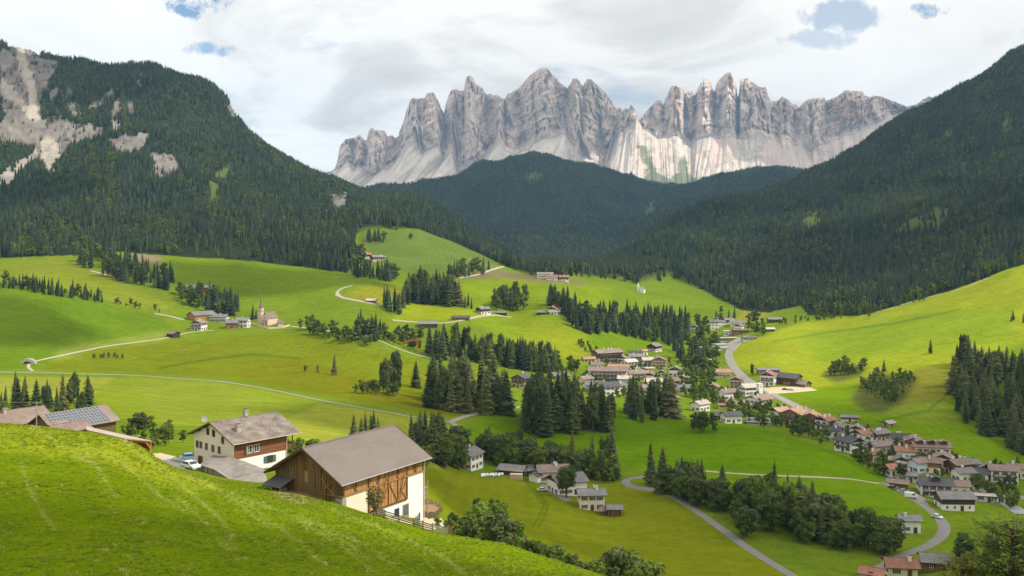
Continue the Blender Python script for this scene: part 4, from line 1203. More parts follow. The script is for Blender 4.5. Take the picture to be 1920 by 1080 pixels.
PW, PC, PP, PG, PYL, PB = 'plaster_white', 'plaster_cream', 'plaster_pink', 'plaster_grey', 'plaster_yellow', 'plaster_blue'
GR, DK, BR, RD, OR, PL = 'roof_grey', 'roof_dark', 'roof_brown', 'roof_red', 'roof_orange', 'roof_pale'
HOUSES = [
 # centre of the village
 ('long terraced hotel with rows of wooden balconies at the upper village edge', 1138, 682, 26, 12, 8.5, 28, PP, BR, 'top', dict(chim=3, name='hotel')),
 ('small orange-roofed annex left of the terraced hotel', 1104, 680, 10, 7, 3.0, 10, PC, OR, 'none', dict(bal=False, chim=0)),
 ('long brown-roofed hotel with three rows of windows above the dense spruce clump', 1140, 716, 32, 12, 8, -4, PW, BR, 'gable', dict(chim=2, name='hotel')),
 ('low house with a wide orange roof behind the long brown-roofed hotel', 1160, 700, 17, 10, 4.5, -6, PC, OR, 'none', dict(bal=False)),
 ('pale pink-roofed house in the middle of the village', 1180, 692, 12, 9, 5.5, 35, PW, PL, 'none', {}),
 ('white house with blue-grey metal roof below the brown-roofed hotel', 1140, 742, 15, 12, 6, 12, PW, DK, 'none', dict(bal=False)),
 ('grey-roofed house half hidden beside the blue-grey roof', 1112, 736, 12, 10, 5, 5, PG, GR, 'none', dict(bal=False)),
 ('white house with flat grey roof in the upper middle of the village', 1192, 681, 13, 9, 5.5, 4, PW, GR, 'gable', {}),
 ('dark flat-roofed building behind the grey-roofed village house', 1191, 669, 13, 8, 4, 4, PG, DK, 'none', dict(bal=False, pitch=10)),
 ('tiny house with bright orange roof at the top of the village', 1207, 667, 6, 5, 4, 30, PC, OR, 'none', dict(bal=False, chim=0)),
 ('house with honey-coloured wooden gable facing down the valley', 1235, 690, 14, 13, 6.0, 84, PC, BR, 'gable', dict(tmat='timber_honey', chim=2)),
 ('dark-gabled white house alone on the green above the village', 1227, 660, 12, 10, 5, 52, PW, GR, 'top', dict(ymin=400)),
 ('white house with dark wooden gable at the right of the village centre', 1266, 706, 12, 11, 5, 78, PW, GR, 'gable', {}),
 ('small wooden garden house beside the dark-gabled white house', 1240, 706, 7, 7, 3, 80, PC, BR, 'gable', dict(bal=False, chim=0)),
 ('brown-roofed village house behind the loose spruces', 1190, 716, 14, 11, 6, 20, PC, BR, 'none', {}),
 ('pale brown-roofed house in front of the village hotels', 1172, 722, 11, 9, 4.5, -10, PG, PL, 'none', dict(bal=False)),
 ('long house with pale pinkish roof in the lower village centre', 1233, 728, 16, 10, 4.5, -8, PW, PL, 'none', dict(bal=False, chim=2)),
 ('pink-walled house with brown roof at the end of the long pale roof', 1258, 729, 11, 10, 5.5, 15, PP, BR, 'none', {}),
 ('yellow flat-roofed building among the village houses', 1212, 703, 12, 8, 5, 2, PYL, PL, 'none', dict(bal=False, pitch=6, chim=0)),
 ('grey-roofed house with balcony standing low behind the loose spruces', 1250, 762, 13, 10, 5, 30, PC, GR, 'top', {}),
 ('timber house with solar roof beside the central wood', 978, 728, 11, 11, 6.5, 60, PC, DK, 'top', dict(tmat='timber_old')),
 ('low grey roof showing between the central wood and the hotels', 1050, 712, 14, 9, 3, 0, PG, GR, 'none', dict(bal=False)),
 ('narrow white house squeezed behind the pale pink-roofed house', 1168, 686, 9, 8, 6, 70, PW, BR, 'gable', {}),
 ('small brown-roofed house below the terraced hotel', 1118, 695, 10, 8, 4.5, 15, PC, BR, 'none', dict(bal=False)),
 ('white house with pale roof left of the honey-coloured gable', 1214, 688, 10, 9, 5.5, 10, PW, PL, 'none', {}),
 ('orange-roofed house right of the brown-roofed village house', 1205, 712, 10, 8, 5, -15, PC, OR, 'none', dict(bal=False)),
 ('tiny grey-roofed house below the yellow building', 1222, 714, 8, 7, 4, 65, PW, GR, 'gable', dict(bal=False)),
 ('small pink house left of the brown-roofed hotel', 1098, 724, 9, 8, 5, 30, PP, BR, 'none', dict(bal=False)),
 ('white house with brown gable above the stream trees', 1280, 722, 10, 9, 5, 70, PW, BR, 'gable', {}),
 ('low grey-roofed house right of the pink-walled house', 1282, 738, 10, 8, 4, 10, PC, GR, 'none', dict(bal=False)),
 ('brown-roofed house at the right of the loose spruces', 1215, 740, 11, 9, 4.5, 5, PW, BR, 'none', dict(bal=False)),
 ('pale house half hidden below the blue-grey roof', 1160, 738, 10, 8, 5, 40, PC, GR, 'gable', {}),
 # far end of the village
 ('small white house with wooden gable above the stream trees', 1302, 621, 9, 9, 4, 75, PW, GR, 'gable', {}),
 ('white three-storey block at the far end of the village', 1338, 618, 9, 9, 8, 5, PW, GR, 'none', dict(pitch=10, bal=False)),
 ('white house behind the white three-storey block', 1350, 613, 10, 8, 5, 20, PW, GR, 'gable', {}),
 ('grey-roofed house below the pointed conifers', 1347, 603, 12, 8, 4, 0, PC, GR, 'none', dict(bal=False)),
 ('brown house among the far houses of the village', 1366, 608, 11, 8, 4.5, 10, PC, BR, 'top', {}),
 ('long grey-roofed house at the right of the far houses', 1382, 612, 16, 9, 4, -5, PW, GR, 'gable', {}),
 ('white house below the long grey-roofed far house', 1386, 620, 9, 8, 4.5, 60, PW, BR, 'gable', {}),
 ('long low white hall beside the road at the far village', 1367, 629, 12, 8, 4.2, 0, PW, PL, 'none', dict(bal=False, pitch=5, chim=0)),
 ('low brown hall beside the long white hall', 1388, 627, 17, 9, 4, 4, 'timber_brown', BR, 'none', dict(bal=False, pitch=8, chim=0, wk='l')),
 ('flat terrace building at the inside of the road bend', 1362, 640, 20, 10, 3, 6, PG, PL, 'none', dict(bal=False, pitch=3, chim=0)),
 ('bluish white building with flat roof at the road bend', 1350, 657, 13, 10, 5, 25, PB, PL, 'none', dict(bal=False, pitch=3, chim=0)),
 ('row of grey garages on the outside of the road bend', 1404, 639, 15, 6, 3, 12, PG, GR, 'none', dict(bal=False, pitch=4, chim=0)),
 ('black wooden hut on white footing at the far meadow edge', 1443, 622, 9, 6, 2.6, 4, 'timber_dark', PL, 'all', dict(bal=False, chim=0, cat='hut', name='hut')),
 ('wooden barn among the trees behind the black hut', 1452, 605, 15, 9, 3.5, -4, 'timber_dark', GR, 'all', dict(bal=False, chim=0, cat='barn', name='barn')),
 ('cream house with bright orange-red roof on the stream bank', 1318, 664, 11, 9, 4.5, 10, PC, OR, 'gable', dict(tmat='timber_brown')),
 # along the road
 ('wide house with orange-brown roof left of the curving road', 1354, 708, 15, 11, 4.5, -6, PC, OR, 'gable', {}),
 ('tall white farmhouse with red roof and two rows of balconies', 1441, 724, 13, 12, 8.0, 64, PW, RD, 'gable', dict(chim=2, name='farmhouse')),
 ('large dark timber barn with grey roof beside the red-roofed farmhouse', 1478, 724, 19, 14, 6.0, -38, 'timber_dark', DK, 'all', dict(bal=False, chim=0, cat='barn', name='barn')),
 ('low brown timber shed in front of the large dark barn', 1502, 727, 13, 11, 2.6, -48, 'timber_old', BR, 'all', dict(bal=False, chim=0, cat='barn', name='shed')),
 ('long grey-roofed shed behind the red-roofed farmhouse', 1440, 700, 20, 7, 3, -2, 'timber_grey', GR, 'all', dict(bal=False, chim=0, cat='shed', name='shed')),
 ('brown-roofed house with wooden gable behind the white hotel', 1381, 730, 13, 11, 7, 72, PC, BR, 'gable', dict(tmat='timber_brown')),
 ('white house with brown roof left of the white hotel', 1365, 750, 14, 10, 5.5, 20, PW, BR, 'none', dict(chim=2)),
 ('pale brown-roofed hotel wing beside the white square tower', 1405, 742, 15, 11, 6, 20, PW, PL, 'none', dict(bal=False)),
 ('white hotel with brown roof and blue entrance', 1423, 768, 18, 13, 6.5, 38, PW, BR, 'none', dict(chim=1, name='hotel')),
 ('low building with red terrace roof below the hotel', 1366, 766, 17, 6, 2.4, 2, PC, RD, 'none', dict(bal=False, chim=0, pitch=14)),
 ('pale-roofed white house with balcony on the edge of the green spur', 1313, 772, 12, 9, 5, 40, PW, PL, 'none', {}),
 ('white house with dark roof above the green spur', 1371, 794, 13, 9, 5, 12, PW, DK, 'none', dict(bal=False)),
 ('dark-roofed shed left of the white house above the spur', 1349, 787, 10, 7, 3, 5, 'timber_dark', DK, 'none', dict(bal=False, chim=0, cat='shed', name='shed')),
 ('low house with broad grey roof and skylight at the spur', 1421, 798, 15, 10, 2.2, -10, PG, GR, 'none', dict(bal=False)),
 ('dark timber hotel with wide orange-brown roof and blue balconies', 1488, 796, 17, 15, 6.5, 58, PW, OR, 'top', dict(tmat='timber_brown', chim=1, name='hotel')),
 ('smaller timber gable house joined right of the timber hotel', 1522, 800, 11, 10, 6.5, 62, PW, OR, 'top', dict(tmat='timber_brown')),
 ('white guest house with red roof and four chimneys', 1548, 808, 14, 13, 7.0, 40, PW, RD, 'gable', dict(chim=4)),
 ('long grey-roofed shed behind the white guest house', 1592, 790, 15, 6, 3, -6, PC, GR, 'top', dict(bal=False, chim=0, cat='shed', name='shed')),
 ('low white building with grey roof right of the guest house', 1580, 812, 14, 10, 3.6, -25, PW, GR, 'none', dict(bal=False, chim=0)),
 ('large white house with dark roof and brown timber gable facing the valley', 1592, 850, 17, 14, 6.5, -62, PW, DK, 'gable', dict(chim=1)),
 ('small grey hay barn alone in the right meadow', 1666, 801, 8, 7, 2.6, 30, 'timber_grey', PL, 'none', dict(bal=False, chim=0, cat='barn', name='barn', wk='s')),
 ('house with grey roof and brown wooden gable behind the lower village', 1647, 828, 14, 11, 5, 25, PW, GR, 'top', dict(tmat='timber_brown', chim=3)),
 ('white house with dark hipped roof behind the lower village', 1688, 836, 15, 12, 4.5, -12, PW, DK, 'none', dict(chim=2, bal=False)),
 ('pale-walled house with brown-grey roof above the garden trees', 1650, 852, 15, 11, 5, 15, PB, BR, 'none', dict(bal=False, chim=0)),
 ('house with reddish brown roof before the three-gabled hotel', 1697, 862, 15, 11, 5, -8, PW, RD, 'none', dict(bal=False, chim=2)),
 ('long hotel with brown roof and three timber gables', 1745, 864, 26, 12, 8, -8, PC, BR, 'gable', dict(tmat='timber_brown', chim=4, name='hotel', dormer=3)),
 ('small house with orange roof among the garden trees', 1672, 872, 12, 8, 3, 5, PC, OR, 'gable', dict(bal=False, chim=0)),
 ('pale-walled house with brown-grey roof and blue garage door', 1726, 888, 13, 10, 6, 18, PB, BR, 'none', dict(chim=0)),
 ('timber chalet with balconies left of the grey barn', 1795, 892, 14, 12, 6.0, 22, PC, BR, 'top', dict(tmat='timber_brown', chim=2)),
 ('dark-roofed barn between the chalet and the large white house', 1834, 902, 12, 11, 4, -20, PW, DK, 'gable', dict(bal=False, chim=0, cat='barn', name='barn')),
 ('large white house with brown roof at the right edge of the village', 1880, 907, 18, 12, 7, -14, PW, BR, 'gable', dict(tmat='timber_brown', chim=0)),
 ('flat grey roof with skylights left of the large grey hotel', 1700, 905, 12, 11, 3.5, -24, PG, GR, 'none', dict(bal=False, chim=2, pitch=10)),
 ('large hotel with broad dark grey roof and dormer', 1752, 935, 20, 15, 6.5, -12, PW, DK, 'none', dict(chim=2, name='hotel', dormer=1)),
 ('big barn with wide brown-grey roof, dark boarding and white base', 1789, 958, 20, 13, 6.0, -2, PW, GR, 'top', dict(bal=False, chim=0, cat='barn', name='barn', wk='s')),
 ('brown carport roof at the edge of the lower green field', 1684, 916, 12, 7, 2.4, -28, 'timber_old', BR, 'none', dict(bal=False, chim=0, cat='carport', name='carport', win=False)),
 ('low shed with pale roof and red end wall right of the big barn', 1845, 942, 11, 6, 3, -14, PB, PL, 'none', dict(bal=False, chim=0, pitch=6, cat='shed', name='shed')),
 ('white house with grey roof alone beside the lane belt', 1704, 1000, 10.5, 8.5, 5.6, -6, PW, GR, 'none', dict(chim=1, bal=False)),
 ('house with smooth red roof at the bottom edge', 1688, 1082, 13, 11, 3.5, -8, PC, RD, 'gable', dict(chim=1)),
 ('house with grey sheet roof right of the smooth red roof', 1755, 1072, 13, 11, 3.2, -14, 'timber_brown', GR, 'none', dict(chim=0, bal=False)),
 ('dark red porch roof at the bottom edge left of the red roof', 1636, 1088, 9, 8, 1.8, -30, PC, RD, 'none', dict(chim=0, bal=False)),
 ('white house with red-brown roof above the dark-roofed timber gable', 1618, 832, 14, 11, 6, 30, PW, RD, 'gable', {}),
 ('small grey-roofed house left of the pale-walled house', 1628, 848, 12, 10, 5, -20, PC, GR, 'none', dict(bal=False)),
 ('brown-roofed chalet right of the dark hipped roof', 1712, 846, 14, 12, 6, 70, PC, BR, 'top', dict(tmat='timber_brown')),
 ('white house with brown roof between hotel and chalet', 1768, 880, 14, 12, 6, 65, PW, BR, 'gable', {}),
 ('small white house with grey roof below the timber chalet', 1806, 904, 12, 10, 5, 10, PW, GR, 'none', dict(bal=False)),
 ('small house with red roof left of the flat skylight roof', 1676, 894, 13, 10, 4.5, 15, PW, RD, 'none', dict(bal=False)),
 ('pale house with brown roof right of the large grey hotel', 1795, 928, 13, 11, 4.5, -10, PC, BR, 'none', dict(bal=False)),
 ('white house with dark roof right of the timber gable house', 1562, 822, 13, 10, 5, -30, PW, DK, 'none', dict(bal=False)),
 ('brown-roofed house beyond the large white house', 1908, 898, 14, 11, 5.5, -20, PC, BR, 'gable', {}),
 ('small chalet with brown gable above the dark-roofed white house', 1606, 820, 12, 10, 5.5, 65, PW, BR, 'gable', {}),
 ('tiny red-roofed house behind the garden trees', 1640, 868, 11, 9, 5, 20, PC, RD, 'none', dict(bal=False)),
 ('white house with grey gable below the orange roof', 1690, 882, 12, 10, 5.5, 70, PW, GR, 'gable', {}),
 ('brown-roofed house behind the pale-walled house with garage', 1744, 888, 13, 11, 6, -20, PC, BR, 'top', dict(tmat='timber_brown')),
 ('low grey-roofed house at the road behind the chalet', 1815, 884, 13, 10, 4.5, 5, PW, GR, 'none', dict(bal=False)),
 ('small brown house left of the large white house at the edge', 1853, 896, 11, 10, 5, 60, PC, BR, 'gable', {}),
 ('white house with orange-brown roof left of the timber hotel', 1462, 786, 12, 10, 5, 30, PW, OR, 'gable', {}),
 ('small white house between the two timber hotels', 1508, 786, 10, 8, 5, 65, PW, BR, 'gable', {}),
 ('small house with brown roof below the red terrace roof', 1392, 772, 11, 9, 4.5, 10, PW, BR, 'none', dict(bal=False)),
 ('brown-roofed house left of the curving road', 1338, 738, 11, 9, 5, 70, PC, BR, 'gable', {}),
 ('small pale house on the stream bank below the orange-red roof', 1330, 690, 10, 8, 4.5, 60, PW, PL, 'gable', {}),
 # farms
 ('white house with grey roof and outside stair at the edge of the valley meadow', 878, 882, 11.5, 10, 6.2, 62, PW, GR, 'none', dict(chim=2, bal=False)),
 ('low dark-roofed shed behind the stacked boards', 962, 893, 12, 8, 2.2, -22, 'timber_dark', GR, 'all', dict(bal=False, chim=0, cat='shed', name='shed')),
 ('small dark-roofed shed right of the stacked boards', 984, 893, 8, 7, 2.2, 30, 'timber_dark', GR, 'all', dict(bal=False, chim=0, cat='shed', name='shed')),
 ('brown-roofed farm building behind the valley farmhouse', 1036, 905, 14, 10, 4.5, 8, PC, BR, 'gable', dict(bal=False, chim=2)),
 ('small white outbuilding left of the valley farmhouse', 1006, 905, 5, 5, 3, 50, PW, DK, 'none', dict(bal=False, chim=0, win=False)),
 ('white valley farmhouse with broad grey roof behind the round tree', 1063, 930, 14, 12, 5.0, 22, PW, GR, 'gable', dict(chim=0)),
 ('narrow white house with grey roof and two chimneys below the farmhouse', 1108, 957, 10.5, 7.5, 5.8, 4, PC, GR, 'none', dict(chim=2, bal=False)),
 ('small wooden shed with tin roof at the end of the farm row', 1152, 968, 5, 4.5, 2.8, 0, 'timber_dark', GR, 'all', dict(bal=False, chim=0, cat='shed', name='shed')),
 ('tiny brown lean-to left of the tin-roofed shed', 1136, 966, 4, 3.5, 1.8, 10, 'timber_old', BR, 'none', dict(bal=False, chim=0, cat='shed', name='shed', win=False)),
 # upper farms
 ('red-roofed farmhouse at the edge of the high wood', 686, 488, 11, 9, 4.5, 40, PC, RD, 'top', dict(ymin=900)),
 ('grey-roofed timber farmhouse below the high meadow', 708, 490, 15, 10, 4.5, 30, PC, GR, 'top', dict(ymin=900)),
 ('long grey-roofed farm barn on the far ridge', 1022, 521, 20, 9, 4.5, 0, PW, GR, 'none', dict(ymin=900, bal=False, chim=0, cat='barn', name='barn')),
 ('white farmhouse with red eaves on the far ridge', 1034, 525, 14, 9, 4, 4, PW, RD, 'gable', dict(ymin=900)),
 ('red-roofed farmhouse at the right end of the far ridge', 1056, 527, 12, 9, 4.5, 10, PC, RD, 'top', dict(ymin=900)),
 ('white farmhouse with grey roof on the bend of the upper track', 906, 590, 12, 9, 5, 40, PW, GR, 'top', dict(ymin=600)),
 ('long dark open shed right of the white farmhouse on the track', 937, 590, 15, 5, 2, -6, 'timber_dark', GR, 'all', dict(ymin=600, bal=False, chim=0, cat='shed', name='shed')),
 ('red-roofed white farmhouse left of the broad dark wood', 1040, 590, 13, 11, 5, 66, PW, RD, 'gable', dict(ymin=600)),
 ('low dark shed left of the red-roofed white farmhouse', 1017, 590, 12, 6, 2.2, 2, 'timber_dark', GR, 'all', dict(ymin=600, bal=False, chim=0, cat='shed', name='shed')),
 ('dark barn half hidden above the spruce stand on the track', 803, 616, 15, 9, 4, 8, 'timber_dark', GR, 'all', dict(ymin=600, bal=False, chim=0, cat='barn', name='barn')),
 ('long open shed with dark roof beside the white track', 864, 600, 17, 6, 2.2, 2, 'timber_old', DK, 'all', dict(ymin=600, bal=False, chim=0, cat='shed', name='shed')),
 ('small wooden hut beside the curved track in the upper meadow', 697, 568, 8, 6, 2.2, -4, 'timber_old', PL, 'all', dict(ymin=600, bal=False, chim=0, cat='hut', name='hut')),
 ('long brown barn above the hamlet wood', 372, 547, 26, 11, 3.8, -2, 'timber_brown', GR, 'all', dict(ymin=600, bal=False, chim=0, cat='barn', name='barn')),
 # church hamlet
 ('honey-coloured timber barn with wide grey roof in the church hamlet', 378, 603, 20, 13, 5.2, 48, 'timber_honey', GR, 'all', dict(ymin=600, bal=False, chim=0, cat='barn', name='barn', win=False)),
 ('white house with dark wooden gable at the left of the church hamlet', 373, 620, 10, 9.5, 6.0, 80, PW, BR, 'gable', dict(ymin=600)),
 ('grey-roofed farm building in the middle of the church hamlet', 411, 604, 15, 9, 4.5, -4, PG, GR, 'gable', dict(ymin=600)),
 ('brown timber house left of the white house near the church', 434, 616, 9, 9, 4.5, 20, 'timber_red', GR, 'gable', dict(ymin=600)),
 ('white house with dark windows nearest the church', 456, 614, 10, 8.5, 6, -4, PW, GR, 'none', dict(ymin=600, bal=False)),
 ('dark wooden hay hut alone below the church hamlet', 325, 634, 7.5, 6.5, 3.4, -32, 'timber_dark', BR, 'none', dict(ymin=500, bal=False, chim=0, cat='hut', name='hut', win=False)),
]
for (lb, px, py, L, Wd, h, yw, wl, rf, tb, kw) in HOUSES:
    k = 0.64 if (px > 1530 and py > 785) else 0.80 if (px > 1290 and py > 690) else 0.9 if px > 840 else 1.0
    hk = 0.82 if k < 0.75 else 0.9 if k < 0.85 else 1.0
    make_house(lb, px, py, L * k, Wd * k, h * hk, yw, wl, rf, tb, **kw)
# ------------------------------------------------------------------ the big timber barn
def loc_frame(x, y, z, deg):
    return Vector((x, y, z)), math.radians(deg)


def plank(parent, name, x0, x1, y, z0, z1, mat, th=0.05, ny=-1, zt0=None):
    """upright board on a wall that faces ny; zt0 gives a slanting top"""
    b = MB()
    a, c = (y + ny * th, y) if ny < 0 else (y, y + th)
    t0, t1 = (z1, z1) if zt0 is None else (zt0, z1)
    v = [(x0, a, z0), (x1, a, z0), (x1, c, z0), (x0, c, z0), (x0, a, t0), (x1, a, t1), (x1, c, t1), (x0, c, t0)]
    b.v += v
    for q in ((0, 3, 2, 1), (4, 5, 6, 7), (0, 1, 5, 4), (1, 2, 6, 5), (2, 3, 7, 6), (3, 0, 4, 7)):
        b.f.append(q)
        b.m.append(0)
    return b.build(name, [MATS[mat]], parent)


def beam(parent, p, q, w, mat, name='beam', h=None):
    b = MB()
    b.bar(p, q, w, h)
    return b.build(name, [MATS[mat]], parent)


barn = empty('barn', (-32.1, 150.0, -38.5), math.radians(58.0))
AVOID.append((-28, 158, 15))
tag(barn, 'big timber and white plaster barn with wide plain brown-grey roof on the front slope', 'barn')
BL, BW, RZ, EZ = 22.4, 8.0, 6.95, 2.30
X0, X1, YW = 1.5, 21.3, 7.0
tp = (RZ - EZ) / BW
b = MB()
b.box(X0, X1, -YW, YW, -10.0, 0.15)
b.build('wall', [MATS['plaster_white']], barn)
b = MB()
b.box(X0 + .3, 7.2, -YW - .04, -YW + .1, -9.0, 0.1)
b.build('plaster_panel', [MATS['plaster_cream']], barn)
b = MB()          # dark core behind the boards
zt = RZ - YW * tp - .28
b.poly([(X0 + .05, -YW + .05, .15), (X1 - .05, -YW + .05, .15), (X1 - .05, -YW + .05, zt), (X0 + .05, -YW + .05, zt)])
b.poly([(X1 - .05, YW - .05, .15), (X0 + .05, YW - .05, .15), (X0 + .05, YW - .05, zt), (X1 - .05, YW - .05, zt)])
for x in (X0 + .05, X1 - .05):
    b.poly([(x, -YW + .05, .15), (x, YW - .05, .15), (x, YW - .05, zt), (x, 0, RZ - .3), (x, -YW + .05, zt)])
b.build('inner_wall', [MATS['timber_dark']], barn)
b = MB()
b.slab([(0, -BW, EZ), (BL, -BW, EZ), (BL, 0, RZ), (0, 0, RZ)], 0.24, 0, 1)
b.slab([(BL, BW, EZ), (0, BW, EZ), (0, 0, RZ + .002), (BL, 0, RZ + .002)], 0.24, 0, 1)
b.box(0, BL, -.16, .16, RZ - .06, RZ + .08, 0)
broof = b.build('roof', [MATS['roof_slate'], MATS['timber_old']], barn)
for s in (-1, 1):
    beam(broof, (-.04, s * BW, EZ - .12), (-.04, 0, RZ - .12), .10, 'timber_dark', 'verge_board', .34)
    beam(broof, (BL + .04, s * BW, EZ - .12), (BL + .04, 0, RZ - .12), .10, 'timber_dark', 'verge_board', .34)
beam(broof, (0, -BW - .08, EZ - .10), (BL, -BW - .08, EZ - .10), .14, 'metal_grey', 'gutter', .12)
for y in (-5.2, -2.6, 0, 2.6, 5.2):
    beam(broof, (0.05, y, RZ - abs(y) * tp - .42), (X0 + .4, y, RZ - abs(y) * tp - .42), .22, 'timber_old', 'purlin')
# boards of the long sunny side
rb = random.Random(3)
x = X0
while x < X1 - .05:
    w = rb.uniform(.26, .40)
    x2 = min(x + w, X1)
    plank(barn, 'board', x + .012, x2 - .012, -YW, 0.15, zt - rb.uniform(0, .05), 'timber_honey', rb.uniform(.04, .075))
    x = x2
x = 7.3
while x < 16.7:
    w = rb.uniform(.26, .40)
    x2 = min(x + w, 16.8)
    plank(barn, 'board', x + .012, x2 - .012, -YW, -3.5, 0.12, 'timber_honey', rb.uniform(.04, .075))
    x = x2
yb = -YW - .14
beam(barn, (X0, yb, .18), (X1, yb, .18), .2, 'timber_beam', 'rail', .22)
beam(barn, (7.2, yb, -3.55), (16.9, yb, -3.55), .2, 'timber_dark', 'sill', .2)
beam(barn, (X0, yb, zt - .15), (X1, yb, zt - .15), .18, 'timber_brown', 'rail', .2)
for x in (X0 + .1, 4.4, 7.25, 9.6, 12.1, 14.5, 16.85, 19.2, X1 - .1):
    beam(barn, (x, yb - .01, .18), (x, yb - .01, zt), .2, 'timber_brown', 'post')
for x in (7.25, 9.6, 12.1, 14.5, 16.85):
    beam(barn, (x, yb - .01, -3.5), (x, yb - .01, .18), .2, 'timber_brown' if x not in (7.25, 16.85) else 'timber_red', 'post')
for x, s in ((4.4, -1), (7.25, 1), (9.6, -1), (9.6, 1), (12.1, -1), (14.5, 1), (14.5, -1), (19.2, 1), (19.2, -1)):
    beam(barn, (x, yb - .03, .3), (x + s * 1.3, yb - .03, zt - .2), .11, 'timber_honey', 'brace')
for (xa, za, xc, zc) in ((7.4, .1, 9.0, -3.2), (12.2, .1, 10.2, -3.3), (12.2, .1, 14.4, -3.4), (16.6, -.4, 14.6, -3.4), (9.8, .1, 11.4, -2.2), (15.1, -1.4, 16.6, -3.3)):
    beam(barn, (xa, yb - .05, za), (xc, yb - .05, zc), .12, 'timber_beam', 'brace')
for (xa, xc) in ((7.6, 8.2), (10.4, 11.3), (15.0, 15.9)):        # long struts leaning out under the eave
    beam(barn, (xa, yb - .12, -2.2), (xc, -BW + .35, EZ - .1), .13, 'timber_honey', 'strut')
WB = window_mesh(1.0, 1.25, 'shutter_blue')
add_window(barn, 14.3, -YW - .03, -5.9, 0, -1, me=WB)
link('door', door_mesh(1.25, 2.5, 'shutter_blue'), barn, (16.6, -YW - .03, -7.0))
b = MB()
b.box(15.2, 16.2, -YW - .9, -YW - .75, -7.0, -5.9)
b.build('gate_leaf', [MATS['timber_honey']], barn)
beam(barn, (X1 + .12, -YW - .12, -8), (X1 + .12, -YW - .12, zt), .13, 'metal_pipe', 'downpipe')
# boards of the shaded gable
y = -YW
while y < YW - .02:
    w = rb.uniform(.28, .44)
    y2 = min(y + w, YW)
    t0, t1 = RZ - abs(y) * tp - .34, RZ - abs(y2) * tp - .34
    b = MB()
    xa = X0 - rb.uniform(.04, .07)
    b.poly([(xa, y + .012, -.8), (xa, y2 - .012, -.8), (xa, y2 - .012, t1), (xa, y + .012, t0)][::-1])
    for (p1, p2) in (((y + .012), t0), ((y2 - .012), t1)):
        b.poly([(xa, p1, -.8), (X0, p1, -.8), (X0, p1, p2), (xa, p1, p2)])
    b.build('board', [MATS['timber_old'] if rb.random() < .8 else MATS['timber_brown']], barn)
    y = y2
b = MB()
for i in range(6):
    b.box(X0 - .16, X0 - .08, -1.4 + i * .46, -1.4 + i * .46 + .44, -.6, 3.3)
b.build('barn_door', [MATS['timber_old']], barn)
b = MB()
b.box(X0 - .19, X0 - .16, -.1, .6, 1.4, 3.1)
b.build('hatch', [MATS['timber_honey']], barn)
for yy_ in (-2.6, -5.6, 2.4):
    beam(barn, (X0 - .14, yy_, -.7), (X0 - .14, yy_, RZ - abs(yy_) * tp - .4), .24, 'timber_old', 'post')
beam(barn, (X0 - .16, -YW, .1), (X0 - .16, -2.6, .1), .18, 'timber_beam', 'rail')
for s in (-1, 1):
    beam(barn, (X0 - .18, -4.1 - s * 1.3, .2), (X0 - .18, -4.1 + s * 1.3, 2.4), .14, 'timber_beam', 'brace')
lad = MB()
for s in (0, .55):
    lad.bar((X0 - .5, -3.2 - s, -.6), (X0 - .25, -3.2 - s, 3.4), .08)
for i in range(9):
    lad.bar((X0 - .48 + i * .026, -3.2, -.3 + i * .42), (X0 - .48 + i * .026, -3.75, -.3 + i * .42), .06)
lad = lad.build('ladder', [MATS['timber_beam']])
lad.matrix_world = Matrix.Translation(barn.location) @ Matrix.Rotation(math.radians(58), 4, 'Z')
tag(lad, 'wooden ladder leaning against the shaded gable of the big barn', 'ladder')
# stone corner and far balcony
b = MB()
b.box(X0 - .3, X0 + .6, -YW - .15, -YW + 1.2, -5, -.2)
b.build('stone_corner', [MATS['stone_wall']], barn)
for k in range(5):
    beam(barn, (X1 + .1, -YW + .3, -4.6 + k * .42), (X1 + 1.6, -YW + .3, -4.6 + k * .42), .06, 'timber_grey', 'balcony_rail', .2)
beam(barn, (X1 + 1.6, -YW + .3, -7.5), (X1 + 1.6, -YW + .3, -1.8), .14, 'timber_grey', 'post')
# lean-to with firewood at the left of the gable
b = MB()
b.slab([(-1.7, 6.9, .85), (-1.7, 2.8, .85), (X0 - .1, 2.8, 1.7), (X0 - .1, 6.9, 1.7)], .14)
lt = b.build('lean_to_roof', [MATS['roof_dark']], barn)
for (xx, yy_) in ((-1.5, 6.7), (-1.5, 4.8), (-1.5, 3.0)):
    beam(lt, (xx, yy_, -1.2), (xx, yy_, .75), .16, 'timber_grey', 'post')
wp = empty('firewood_stack', barn.matrix_basis @ Vector((-.6, 3.9, -.9)), math.radians(58))
for i in range(7):
    for j in range(9):
        b = MB()
        b.tube([(-.6, j * .24 - .9, i * .22 + .1), (.6, j * .24 - .9 + rb.uniform(-.03, .03), i * .22 + .1)], [rb.uniform(.09, .12)] * 2, 6)
        if i > 4 and rb.random() < .3:
            continue
        b.build('log', [MATS['timber_grey'] if rb.random() < .5 else MATS['timber_old']], wp)
tag(wp, 'stack of cut firewood under the lean-to of the big barn', 'firewood')

